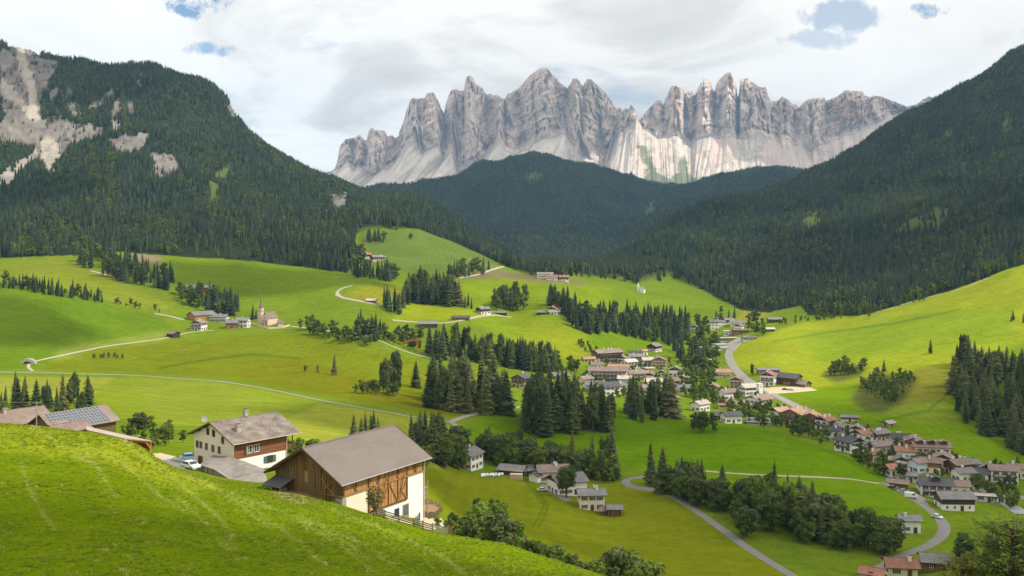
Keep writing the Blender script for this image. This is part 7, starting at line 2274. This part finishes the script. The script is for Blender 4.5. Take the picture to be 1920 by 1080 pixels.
def road(name, pts, width, mat, ymin=200.0, lift=0.16, line=None):
    g = []
    for x, y in smooth_line(pts):
        Y = depth_at(x, y, ymin)
        if Y is None:
            continue
        g.append(Vector(((x - CX) / F * Y, Y, 0)))
    # resample and smooth so that the strip runs evenly over the ground
    for _ in range(3):
        g = [g[0]] + [(g[i - 1] + g[i] * 2 + g[i + 1]) / 4 for i in range(1, len(g) - 1)] + [g[-1]]
    fin = [g[0]]
    for q in g[1:]:
        d = (q - fin[-1]).length
        k = max(1, int(d / 4.0))
        a = fin[-1]
        for j in range(1, k + 1):
            fin.append(a.lerp(q, j / k))
    b = MB()
    rows = []
    for i, p in enumerate(fin):
        d = (fin[min(i + 1, len(fin) - 1)] - fin[max(i - 1, 0)])
        if d.length < 1e-6:
            d = Vector((1, 0, 0))
        d.normalize()
        s = Vector((d.y, -d.x, 0)) * width / 2
        row = []
        for t in (-1, -.5, 0, .5, 1):
            q = p + s * t
            zz_ = max(gxy(q.x, q.y), gxy(p.x, p.y) - 0.6)
            row.append((q.x, q.y, zz_ + lift + (0 if abs(t) < 1 else -.1)))
        lo = p - s * 1.12
        hi = p + s * 1.12
        row = [(lo.x, lo.y, gxy(lo.x, lo.y) - .4)] + row + [(hi.x, hi.y, gxy(hi.x, hi.y) - .4)]
        rows.append(row)
    for a, c in zip(rows, rows[1:]):
        for k in range(6):
            b.poly([a[k], a[k + 1], c[k + 1], c[k]])
    o = b.build(name, [MATS[mat]])
    tag(o, kind='structure')
    return o


road('road', [(-60, 698), (60, 698), (150, 701), (240, 703), (330, 709), (420, 716), (520, 733), (600, 750), (700, 768), (790, 784), (838, 790), (858, 798), (864, 812)], 3.0, 'asphalt_pale', 430)
road('track', [(845, 791), (870, 781), (905, 773), (950, 766), (990, 762)], 3.0, 'asphalt_pale', 430)
road('track', [(62, 696), (50, 688), (56, 680), (90, 672), (150, 659), (200, 649), (260, 641), (310, 634), (350, 624), (400, 619)], 1.9, 'gravel', 500)
road('lane', [(1290, 878), (1230, 892), (1180, 897), (1168, 903), (1182, 912), (1220, 918), (1262, 931), (1310, 961), (1352, 991), (1400, 1026), (1440, 1052), (1500, 1088), (1540, 1110)], 3.6, 'asphalt', 250)
road('lane', [(1300, 881), (1380, 888), (1460, 892), (1540, 895), (1600, 899), (1650, 907)], 1.6, 'gravel', 300)
road('road', [(1600, 1095), (1640, 1072), (1690, 1042), (1735, 1026), (1765, 1006), (1772, 988), (1758, 968), (1735, 950), (1700, 928), (1672, 912), (1655, 905)], 4.2, 'asphalt', 250)
road('road', [(1920, 942), (1880, 932), (1840, 922), (1800, 880), (1740, 872), (1690, 850), (1640, 822), (1600, 806), (1560, 790), (1520, 775), (1480, 755), (1440, 735), (1405, 716), (1385, 700), (1368, 678), (1364, 662), (1372, 648), (1390, 636), (1400, 630)], 6.5, 'asphalt_pale', 420, .3)
road('track', [(632, 556), (630, 547), (642, 540), (660, 536)], 3.0, 'gravel', 600, .3)
road('track', [(632, 548), (634, 556), (660, 562), (690, 568), (722, 574), (740, 582)], 3.2, 'gravel', 600, .3)
road('track', [(735, 600), (780, 604), (830, 606), (870, 600), (900, 593), (930, 591), (960, 595)], 3.4, 'gravel', 600, .3)
road('track', [(860, 522), (900, 514), (925, 505), (945, 500)], 3.2, 'gravel', 900, .4)
road('track', [(660, 624), (700, 634), (740, 651), (775, 664), (812, 673)], 2.4, 'gravel', 500, .3)
road('track', [(545, 612), (590, 617), (640, 625), (700, 640)], 2.2, 'gravel', 500, .3)
road('track', [(170, 508), (200, 516), (230, 524)], 2.6, 'gravel', 800, .4)
road('track', [(290, 588), (320, 593), (345, 600)], 3.0, 'gravel', 600, .3)
road('track', [(1640, 586), (1700, 570), (1760, 553), (1810, 540), (1850, 522)], 2.6, 'gravel', 850, .4)
road('track', [(1480, 732), (1520, 728), (1450, 738)], 3.0, 'gravel', 500, .25)
road('stream', [(1920, 965), (1890, 945), (1850, 930)], 6.0, 'water', 380, .2)


def patch(name, pts, mat, ymin, lift=.1, n=14):
    """area of bare ground, gravel or paving"""
    P = [spot(x, y, ymin=ymin) for x, y in pts]
    b = MB()
    cen = sum(P, Vector()) / len(P)
    m = len(P)
    ring_prev = None
    for k in range(n + 1):
        t = k / n
        ring = []
        for i in range(m):
            for j in range(4):
                q = P[i].lerp(P[(i + 1) % m], j / 4)
                q = cen.lerp(q, t)
                ring.append((q.x, q.y, gxy(q.x, q.y) + (lift if k < n else -.2)))
        if ring_prev:
            for i in range(len(ring)):
                j = (i + 1) % len(ring)
                b.poly([ring_prev[i], ring[i], ring[j], ring_prev[j]])
        ring_prev = ring
    return tag(b.build(name, [MATS[mat]]), kind='structure')


patch('yard', [(784, 978), (808, 972), (828, 970), (838, 986), (815, 995), (792, 990)], 'sand_yard', 118)
patch('yard', [(838, 991), (870, 994), (897, 1000), (882, 1004), (842, 1002)], 'sand_yard', 118)
patch('yard', [(702, 964), (730, 969), (778, 980), (772, 984), (728, 975)], 'sand_yard', 118)
patch('yard_soil', [(786, 948), (812, 946), (826, 956), (806, 968), (788, 972)], 'soil', 158, .25)
patch('yard', [(272, 852), (300, 850), (345, 862), (372, 882), (345, 888), (310, 872)], 'asphalt', 178, .15)
patch('yard', [(276, 852), (300, 850), (330, 857), (320, 864), (290, 862)], 'sand_yard', 178, .2)
patch('yard', [(1640, 855), (1700, 880), (1700, 890), (1640, 870)], 'asphalt_pale', 420, .2)
patch('yard', [(1675, 908), (1700, 915), (1735, 935), (1745, 950), (1710, 935)], 'asphalt_pale', 380, .2)
patch('yard', [(1355, 650), (1385, 632), (1400, 634), (1375, 660)], 'asphalt_pale', 700, .5)
patch('yard', [(1340, 745), (1360, 735), (1400, 770), (1390, 775)], 'asphalt_pale', 520, .4)
patch('yard', [(1010, 905), (1040, 915), (1075, 940), (1060, 942), (1020, 920)], 'asphalt', 360, .15)
patch('yard', [(1425, 730), (1520, 726), (1535, 732), (1440, 740)], 'sand_yard', 540, .35)


# ------------------------------------------------------------------ fences of the yard
def fence(label, pts, ymin, rails=4, hgt=1.15, step=2.1):
    G = []
    for (x0, y0), (x1, y1) in zip(pts, pts[1:]):
        a, c = spot(x0, y0, ymin=ymin), spot(x1, y1, ymin=ymin)
        n = max(1, int((c - a).length / step))
        for i in range(n):
            q = a.lerp(c, i / n)
            q.z = gxy(q.x, q.y)
            G.append(q)
    G.append(spot(*pts[-1], ymin=ymin))
    e = empty('wooden_fence', G[0], 0)
    r = random.Random(len(G))
    for i, q in enumerate(G):
        p = q - G[0]
        beam(e, p - Vector((0, 0, .4)), p + Vector((r.uniform(-.04, .04), 0, hgt + r.uniform(0, .2))), .15, 'timber_old', 'post')
    for u, v in zip(G, G[1:]):
        for k in range(rails):
            z = Vector((0, -.09, hgt * (k + .7) / (rails + .2)))
            beam(e, u - G[0] + z + Vector((0, 0, r.uniform(-.03, .03))), v - G[0] + z + Vector((0, 0, r.uniform(-.03, .03))), .06, 'timber_grey' if r.random() < .6 else 'timber_old', 'rail', .14)
    tag(e, label, 'fence')


fence('long weathered rail fence below the white base of the big barn', [(702, 964), (722, 972), (748, 980), (776, 988), (811, 998), (840, 1003), (868, 1004)], 118, 4)
fence('grey rail fence climbing from the barn corner across the yard', [(786, 976), (806, 970), (829, 958)], 130, 4)
fence('far rail fence closing the brown soil pen behind the barn', [(790, 944), (812, 946), (829, 952)], 160, 4)
fence('short rail fence beside the yard gate post', [(814, 970), (823, 976)], 130, 4)


# ------------------------------------------------------------------ two young trees and hedges by the yard
def special_tree(label, px, py, ymin, hpx, seed, mat, R, airy, low, leaves, size, lobes=11, name='broadleaf_tree'):
    p = spot(px, py, ymin=ymin)
    h = hpx * p.y / F
    v, f = broad_crown(seed, h, R, lobes, leaves, size, low, airy)
    e = empty(name, p, seed)
    tb = trunk_mesh('trunk', h * .8, h * .028, 6, seed)
    link('trunk', tb, e)
    link('crown', mesh_of('crown', v, f, [mat]), e)
    tag(e, label, 'tree')


special_tree('thin-leaved young fruit tree in front of the sunny barn wall', 701, 968, 118, 54, 71, 'leaves_olive', 1.35, True, .18, 46, .13, 14)
special_tree('round bushy tree beside the fence at the end of the yard', 850, 1003, 118, 44, 72, 'leaves', 1.55, False, .10, 120, .17)
special_tree('big round tree in front of the valley farmhouse', 1062, 934, 330, 60, 73, 'leaves', 4.4, False, .25, 130, .42, 12)


# near tree whose leafy twigs reach into the lower right corner
def near_tree(label, X, Y, H, seed, mat, R, n_tw=150):
    p = Vector((X, Y, gxy(X, Y)))
    e = empty('broadleaf_tree', p, 0)
    r = random.Random(seed)
    tb = MB()
    lv = MB()
    tb.tube([(0, 0, -1), (.1, 0, H * .4), (-.1, .1, H * .75), (0, 0, H * .98)], [.24, .18, .1, .02], 7)
    for i in range(n_tw):
        t = r.uniform(.3, 1)
        an = r.uniform(0, 6.28)
        rad = R * math.sqrt(max(.02, 1 - ((t - .62) / .5) ** 2)) * r.uniform(.45, 1)
        a = Vector((0, 0, H * t * .95))
        q = a + Vector((math.cos(an) * rad, math.sin(an) * rad, rad * r.uniform(.1, .6)))
        tb.tube([a, a.lerp(q, .5) + Vector((0, 0, -.05)), q], [.035, .022, .006], 4)
        for k in range(16):
            s = r.uniform(.35, 1.08)
            c = a.lerp(q, s) + Vector((r.gauss(0, .13), r.gauss(0, .13), r.gauss(0, .10)))
            d = Vector((math.cos(an + r.gauss(0, .9)), math.sin(an + r.gauss(0, .9)), r.uniform(-.5, .4))).normalized()
            nrm = Vector((r.gauss(0, .5), r.gauss(0, .5), 1)).normalized()
            sd = d.cross(nrm).normalized()
            ln, wd = r.uniform(.16, .28), r.uniform(.055, .095)
            mid = c + d * ln * .5 - nrm * .012
            lv.poly([c, mid + sd * wd, c + d * ln, mid - sd * wd])
    tb.build('trunk', [MATS['bark']], e)
    lv.build('crown', [MATS[mat]], e)
    tag(e, label, 'tree')


near_tree('near tree with large light green leaves in the lower right corner', 30.6, 60, -17.2 - gxy(30.6, 60), 81, 'leaves_light', 3.0, 260)
near_tree('near tree with yellowish leaves below the light green one', 28.0, 61, -19.6 - gxy(28.0, 61), 82, 'leaves_yellow', 1.5, 130)


# ------------------------------------------------------------------ cars
def car(label, px, py, yaw, colour, ymin=200.0, Y=None, van=False):
    p = spot(px, py, Y, ymin)
    e = empty('parked_car', p + Vector((0, 0, .12)), math.radians(yaw))
    L, Wd, H = (5.0, 1.95, 2.2) if van else (4.2, 1.75, 1.45)
    prof = [(-.5, .3), (-.5, .52), (-.47, .60), (-.36, .66), (-.26, .98), (.10, 1.0), (.26, .68), (.46, .58), (.5, .45), (.5, .3)] if not van else [(-.5, .2), (-.5, .9), (-.46, 1.0), (.28, 1.0), (.38, .72), (.48, .56), (.5, .4), (.5, .2)]
    b = MB()
    pts = [(x * L, z * H) for x, z in prof]
    n = len(pts)
    for s in (-1, 1):
        b.poly([(x, s * Wd / 2 * (1 - .12 * max(0, z / H - .6) / .4), z) for x, z in (pts if s < 0 else pts[::-1])])
    for i in range(n):
        (xa, za), (xc, zc) = pts[i], pts[(i + 1) % n]
        ka, kc = 1 - .12 * max(0, za / H - .6) / .4, 1 - .12 * max(0, zc / H - .6) / .4
        b.poly([(xa, -Wd / 2 * ka, za), (xa, Wd / 2 * ka, za), (xc, Wd / 2 * kc, zc), (xc, -Wd / 2 * kc, zc)])
    b.build('body', [MATS['car_' + colour]], e)
    for s in (-1, 1):
        g = MB()
        y = s * (Wd / 2 * .97 + .012)
        y2 = s * (Wd / 2 * .90 + .02)
        if van:
            g.poly([(L * .1, y, H * .62), (L * .33, y, H * .62), (L * .27, y2, H * .92), (L * .1, y2, H * .92)])
        else:
            g.poly([(-L * .32, y, H * .69), (L * .22, y, H * .69), (L * .09, y2, H * .95), (-L * .24, y2, H * .95)])
        g.build('side_window', [MATS['glass_dark']], e)
    g = MB()
    xa, za, xc, zc = (L * .265, H * .70, L * .115, H * .97) if not van else (L * .385, H * .72, L * .30, H * .96)
    nrm = Vector((za * 0 + .04, 0, .03))
    g.poly([Vector((xa, -Wd * .42, za)) + nrm, Vector((xa, Wd * .42, za)) + nrm, Vector((xc, Wd * .38, zc)) + nrm, Vector((xc, -Wd * .38, zc)) + nrm])
    g.build('windscreen', [MATS['glass_dark']], e)
    if not van:
        g = MB()
        g.poly([(-L * .375, -Wd * .4, H * .68), (-L * .375, Wd * .4, H * .68), (-L * .285, Wd * .37, H * .95), (-L * .285, -Wd * .37, H * .95)])
        g.build('rear_window', [MATS['glass_dark']], e)
    for x in (-L * .31, L * .31):
        for s in (-1, 1):
            wme = MB()
            wme.tube([(x, s * (Wd / 2 - .2), .32), (x, s * (Wd / 2 + .01), .32)], [.32, .32], 12)
            w_ = wme.build('wheel', [MATS['rubber']], e)
            hm = MB()
            hm.tube([(x, s * (Wd / 2 + .0), .32), (x, s * (Wd / 2 + .03), .32)], [.18, .16], 8)
            hm.build('rim', [MATS['metal_grey']], w_)
    for s in (-1, 1):
        g = MB()
        g.box(L * .485, L * .503, s * Wd * .36 - .16, s * Wd * .36 + .16, H * .44, H * .54)
        g.build('headlight', [MATS['white_paint']], e)
    tag(e, label, 'car')


car('blue car parked behind the corner of the cream farmhouse', 356, None, 20, 'blue', Y=206)
car('white car parked beside the shingled shed', 357, None, -38, 'white', Y=181)
car('white car driving down the lane beside the big village barn', 1757, 972, -58, 'white', 250)
car('white van parked before the large grey hotel', 1708, 934, -18, 'white', 300, van=True)
car('silver car parked left of the white van', 1694, 924, -22, 'silver', 300)
car('dark car parked beside the brown carport roof', 1674, 917, -25, 'dark', 300)
car('white pickup standing left of the valley farmhouse', 1017, 921, 5, 'white', 330)
car('dark car parked before the large dark timber barn', 1472, 732, 0, 'dark', 450)
car('white car parked beside the low brown shed at the farm', 1483, 733, 8, 'silver', 450)

# ------------------------------------------------------------------ poles and wires
def pole(label, px, Y, h, arm=True, r=.12):
    p = Vector(((px - CX) / F * Y, Y, ground(px, Y)))
    e = empty('utility_pole', p, 0)
    b = MB()
    b.tube([(0, 0, -1), (0, 0, h)], [r, r * .8], 7)
    b.build('pole', [MATS['timber_grey']], e)
    if arm:
        b = MB()
        b.bar((-.1, 0, h - .3), (.9, 0, h - .3), .09)
        b.build('cross_arm', [MATS['metal_grey']], e)
    tag(e, label, 'pole')
    return p + Vector((0, 0, h - .2))


def wire(a, c, sag=1.2, r=.018):
    pts = [a.lerp(c, t / 12) - Vector((0, 0, sag * 4 * (t / 12) * (1 - t / 12))) for t in range(13)]
    b = MB()
    b.tube(pts, [r] * 13, 4)
    return b.build('wire', [MATS['metal_grey']])


t1 = pole('grey utility pole in front of the solar barn', 68.5, 205, 6.0)
w1 = wire(t1, w3(-40, 745, 215), .5)
tag(w1, 'overhead wire running left from the pole by the solar barn', 'wire')
w2 = wire(t1, w3(100, 777, 240), .3)
tag(w2, 'overhead wire running from the pole to the solar barn roof', 'wire')
w4 = wire(w3(250, 815, 205), w3(357, 828, 195), .4)
tag(w4, 'overhead wire between the carport and the cream farmhouse', 'wire')
t2 = pole('short pale post at the end of the yard hedge', 870, 150, 2.6, False, .07)
for i, (x, y, hp) in enumerate(((1840, 634, 16), (1800, 652, 16), (1740, 597, 14))):
    p = spot(x, y, ymin=500)
    pole(('lift mast near the top of the bright hillside', 'thin lift mast above the shaded hillside wood', 'thin mast in the middle of the bright hillside')[i], x, p.y, hp * p.y / F, True, .12)
# wrapped bales, stacked boards, crane, trough
e = empty('hay_bales', spot(925, 893, ymin=330), 0)
bales = []
r = random.Random(9)
for i in range(15):
    p = spot(904 + (i % 8) * 5.2 + r.uniform(-1, 1), 893 + (i // 8) * 2 - .2 * (i % 8), ymin=330)
    b = MB()
    rr = .62
    b.tube([(-.62, 0, .62), (-.55, 0, .62), (.55, 0, .62), (.62, 0, .62)], [.5, rr, rr, .5], 12)
    o = b.build('hay_bale', [MATS['wrap_white']], None, True, p)
    o.rotation_euler = (0, 0, r.uniform(0, 3))
    tag(o, 'white wrapped hay bale in the row beside the valley shed', 'hay bale', 'wrapped hay bales')
bpy.data.objects.remove(e)
e = empty('board_stack', spot(968, 898, ymin=330), math.radians(-8))
for k in range(7):
    b = MB()
    b.box(-2.6, 2.6 - (k % 2) * .2, -1.3, 1.3, k * .32, k * .32 + .26)
    b.build('board_layer', [MATS['plank_pale']], e)
tag(e, 'stack of pale sawn boards before the low shed', 'boards')
pc = spot(783, 662, ymin=500)
e = empty('crane', pc, 0)
b = MB()
for sx_ in (-.5, .5):
    for sy_ in (-.5, .5):
        b.bar((sx_, sy_, -1), (sx_, sy_, 10.5), .14)
for k in range(7):
    b.bar((-.5, -.5, k * 1.5), (.5, -.5, k * 1.5 + 1.5), .1)
    b.bar((-.5, .5, k * 1.5), (-.5, -.5, k * 1.5 + 1.5), .1)
b.build('mast', [MATS['crane_orange']], e)
b = MB()
b.bar((2.2, 0, 10.4), (-12, 0, 8.0), .35, .35)
b.bar((0, 0, 12), (-12, 0, 8.1), .12)
b.bar((0, 0, 12), (2.2, 0, 10.4), .12)
b.bar((0, 0, 10.4), (0, 0, 12), .25)
b.build('jib', [MATS['crane_orange']], e)
tag(e, 'small orange crane in the hollow below the track', 'crane')
# stone vault at the road fork
p = spot(52, 682, ymin=400)
e = empty('stone_vault', p, math.radians(8))
b = MB()
for i in range(8):
    a0, a1 = math.pi * i / 8, math.pi * (i + 1) / 8
    f = lambda a, k: (k * 4.6 * math.cos(a), 0, k * 3.4 * math.sin(a) - .3)
    q = [f(a0, 1), f(a1, 1), f(a1, .55), f(a0, .55)]
    b.poly([(x, -1, z) for x, y, z in q])
    b.poly([(x, 3, z) for x, y, z in q[::-1]])
    b.poly([(q[0][0], -1, q[0][2]), (q[0][0], 3, q[0][2]), (q[1][0], 3, q[1][2]), (q[1][0], -1, q[1][2])])
    b.poly([(q[2][0], -1, q[2][2]), (q[2][0], 3, q[2][2]), (q[3][0], 3, q[3][2]), (q[3][0], -1, q[3][2])])
b.build('arch', [MATS['stone_wall']], e)
b = MB()
b.poly([(-2.6, 2.2, -1), (2.6, 2.2, -1), (2.6, 2.2, 2), (-2.6, 2.2, 2)])
b.build('back_wall', [MATS['plaster_grey']], e)
tag(e, 'small pale stone vault at the fork of the meadow track', 'vault')


# ------------------------------------------------------------------ unseen, added clouds shade parts of the valley
def cloud(label, gx, gy, rx, ry, alt, seed, gz=-80):
    """cloud whose shadow falls on the ground around (gx, gy)"""
    t = (alt - gz) / SUN_DIR.z
    c = Vector((gx, gy, gz)) + SUN_DIR * t
    n, m = 56, 26
    V, Q = [], []
    for j in range(m + 1):
        ph = math.pi * j / m
        for i in range(n):
            th = 2 * math.pi * i / n
            V.append((math.sin(ph) * math.cos(th), math.sin(ph) * math.sin(th), math.cos(ph)))
    V = np.array(V)
    a = fbm(V[:, 0] * 2.2 + seed, V[:, 1] * 2.2 + V[:, 2] * 1.3, 4, seed)
    k = (0.62 + 0.75 * a)[:, None]
    V = V * k * np.array([rx, ry, min(rx, ry) * 0.28])
    V[:, 2] = np.where(V[:, 2] < 0, V[:, 2] * .35, V[:, 2])
    for j in range(m):
        for i in range(n):
            i2 = (i + 1) % n
            Q.append((j * n + i, (j + 1) * n + i, (j + 1) * n + i2, j * n + i2))
    me = big_mesh('cloud', V + np.array(c), np.array(Q), [MATS['cloud']])
    tag(link('shade_clouds', me), label, kind='stuff')


m, nt, b_, out = base_mat('cloud')
nt.nodes.remove(b_)
df = N(nt, 'ShaderNodeBsdfDiffuse', inp={'Color': (.9, .9, .9, 1)})
tl = N(nt, 'ShaderNodeBsdfTranslucent', inp={'Color': (.9, .9, .9, 1)})
tr = N(nt, 'ShaderNodeBsdfTransparent')
m1 = N(nt, 'ShaderNodeMixShader', inp={0: .5})
m2 = N(nt, 'ShaderNodeMixShader')
lw = noise(nt, _flat_uv(nt), .006, 4.0, .6)
nt.links.new(ramp(nt, lw, ((.3, .25), (.6, .75))), m2.inputs[0])
nt.links.new(df.outputs[0], m1.inputs[1])
nt.links.new(tl.outputs[0], m1.inputs[2])
nt.links.new(tr.outputs[0], m2.inputs[1])
nt.links.new(m1.outputs[0], m2.inputs[2])
nt.links.new(m2.outputs[0], out.inputs[0])
SHADE_CLOUDS = ((200, 400, 290, 185, 2150, -100), (330, 600, 130, 60, 2150, -100), (-24, 66, 62, 33, 2150, -24), (-400, 700, 120, 70, 2150, -60), (-250, 1010, 150, 60, 2150, -40),
          (1150, 2300, 650, 520, 2200, 200), (700, 1500, 260, 220, 2200, 50), (450, 4300, 1500, 1100, 2300, 150), (-300, 3000, 420, 300, 2300, 100),
          (-1250, 2250, 330, 300, 2200, 250), (-900, 1500, 220, 160, 2200, 60), (-700, 9200, 1750, 800, 2600, 900), (3500, 9500, 1500, 800, 2600, 900), (900, 10000, 900, 500, 2600, 1300))
for i, (gx, gy, rx, ry, al, gz) in enumerate(SHADE_CLOUDS):
    cloud('unseen white cloud added high above the valley to shade the ground', gx, gy, rx, ry, al, 500 + i, gz)

# ------------------------------------------------------------------ the air
m, nt, b_, out = base_mat('haze')
nt.nodes.remove(b_)
pv = N(nt, 'ShaderNodeVolumePrincipled')
pv.inputs['Color'].default_value = (0.36, 0.65, 1.0, 1)
pv.inputs['Density'].default_value = 4.4e-5
pv.inputs['Anisotropy'].default_value = 0.0
nt.links.new(pv.outputs[0], out.inputs['Volume'])
b = MB()
b.box(-7500, 7500, -600, 13500, -230, 1880)
tag(b.build('haze', [MATS['haze']]), kind='stuff')
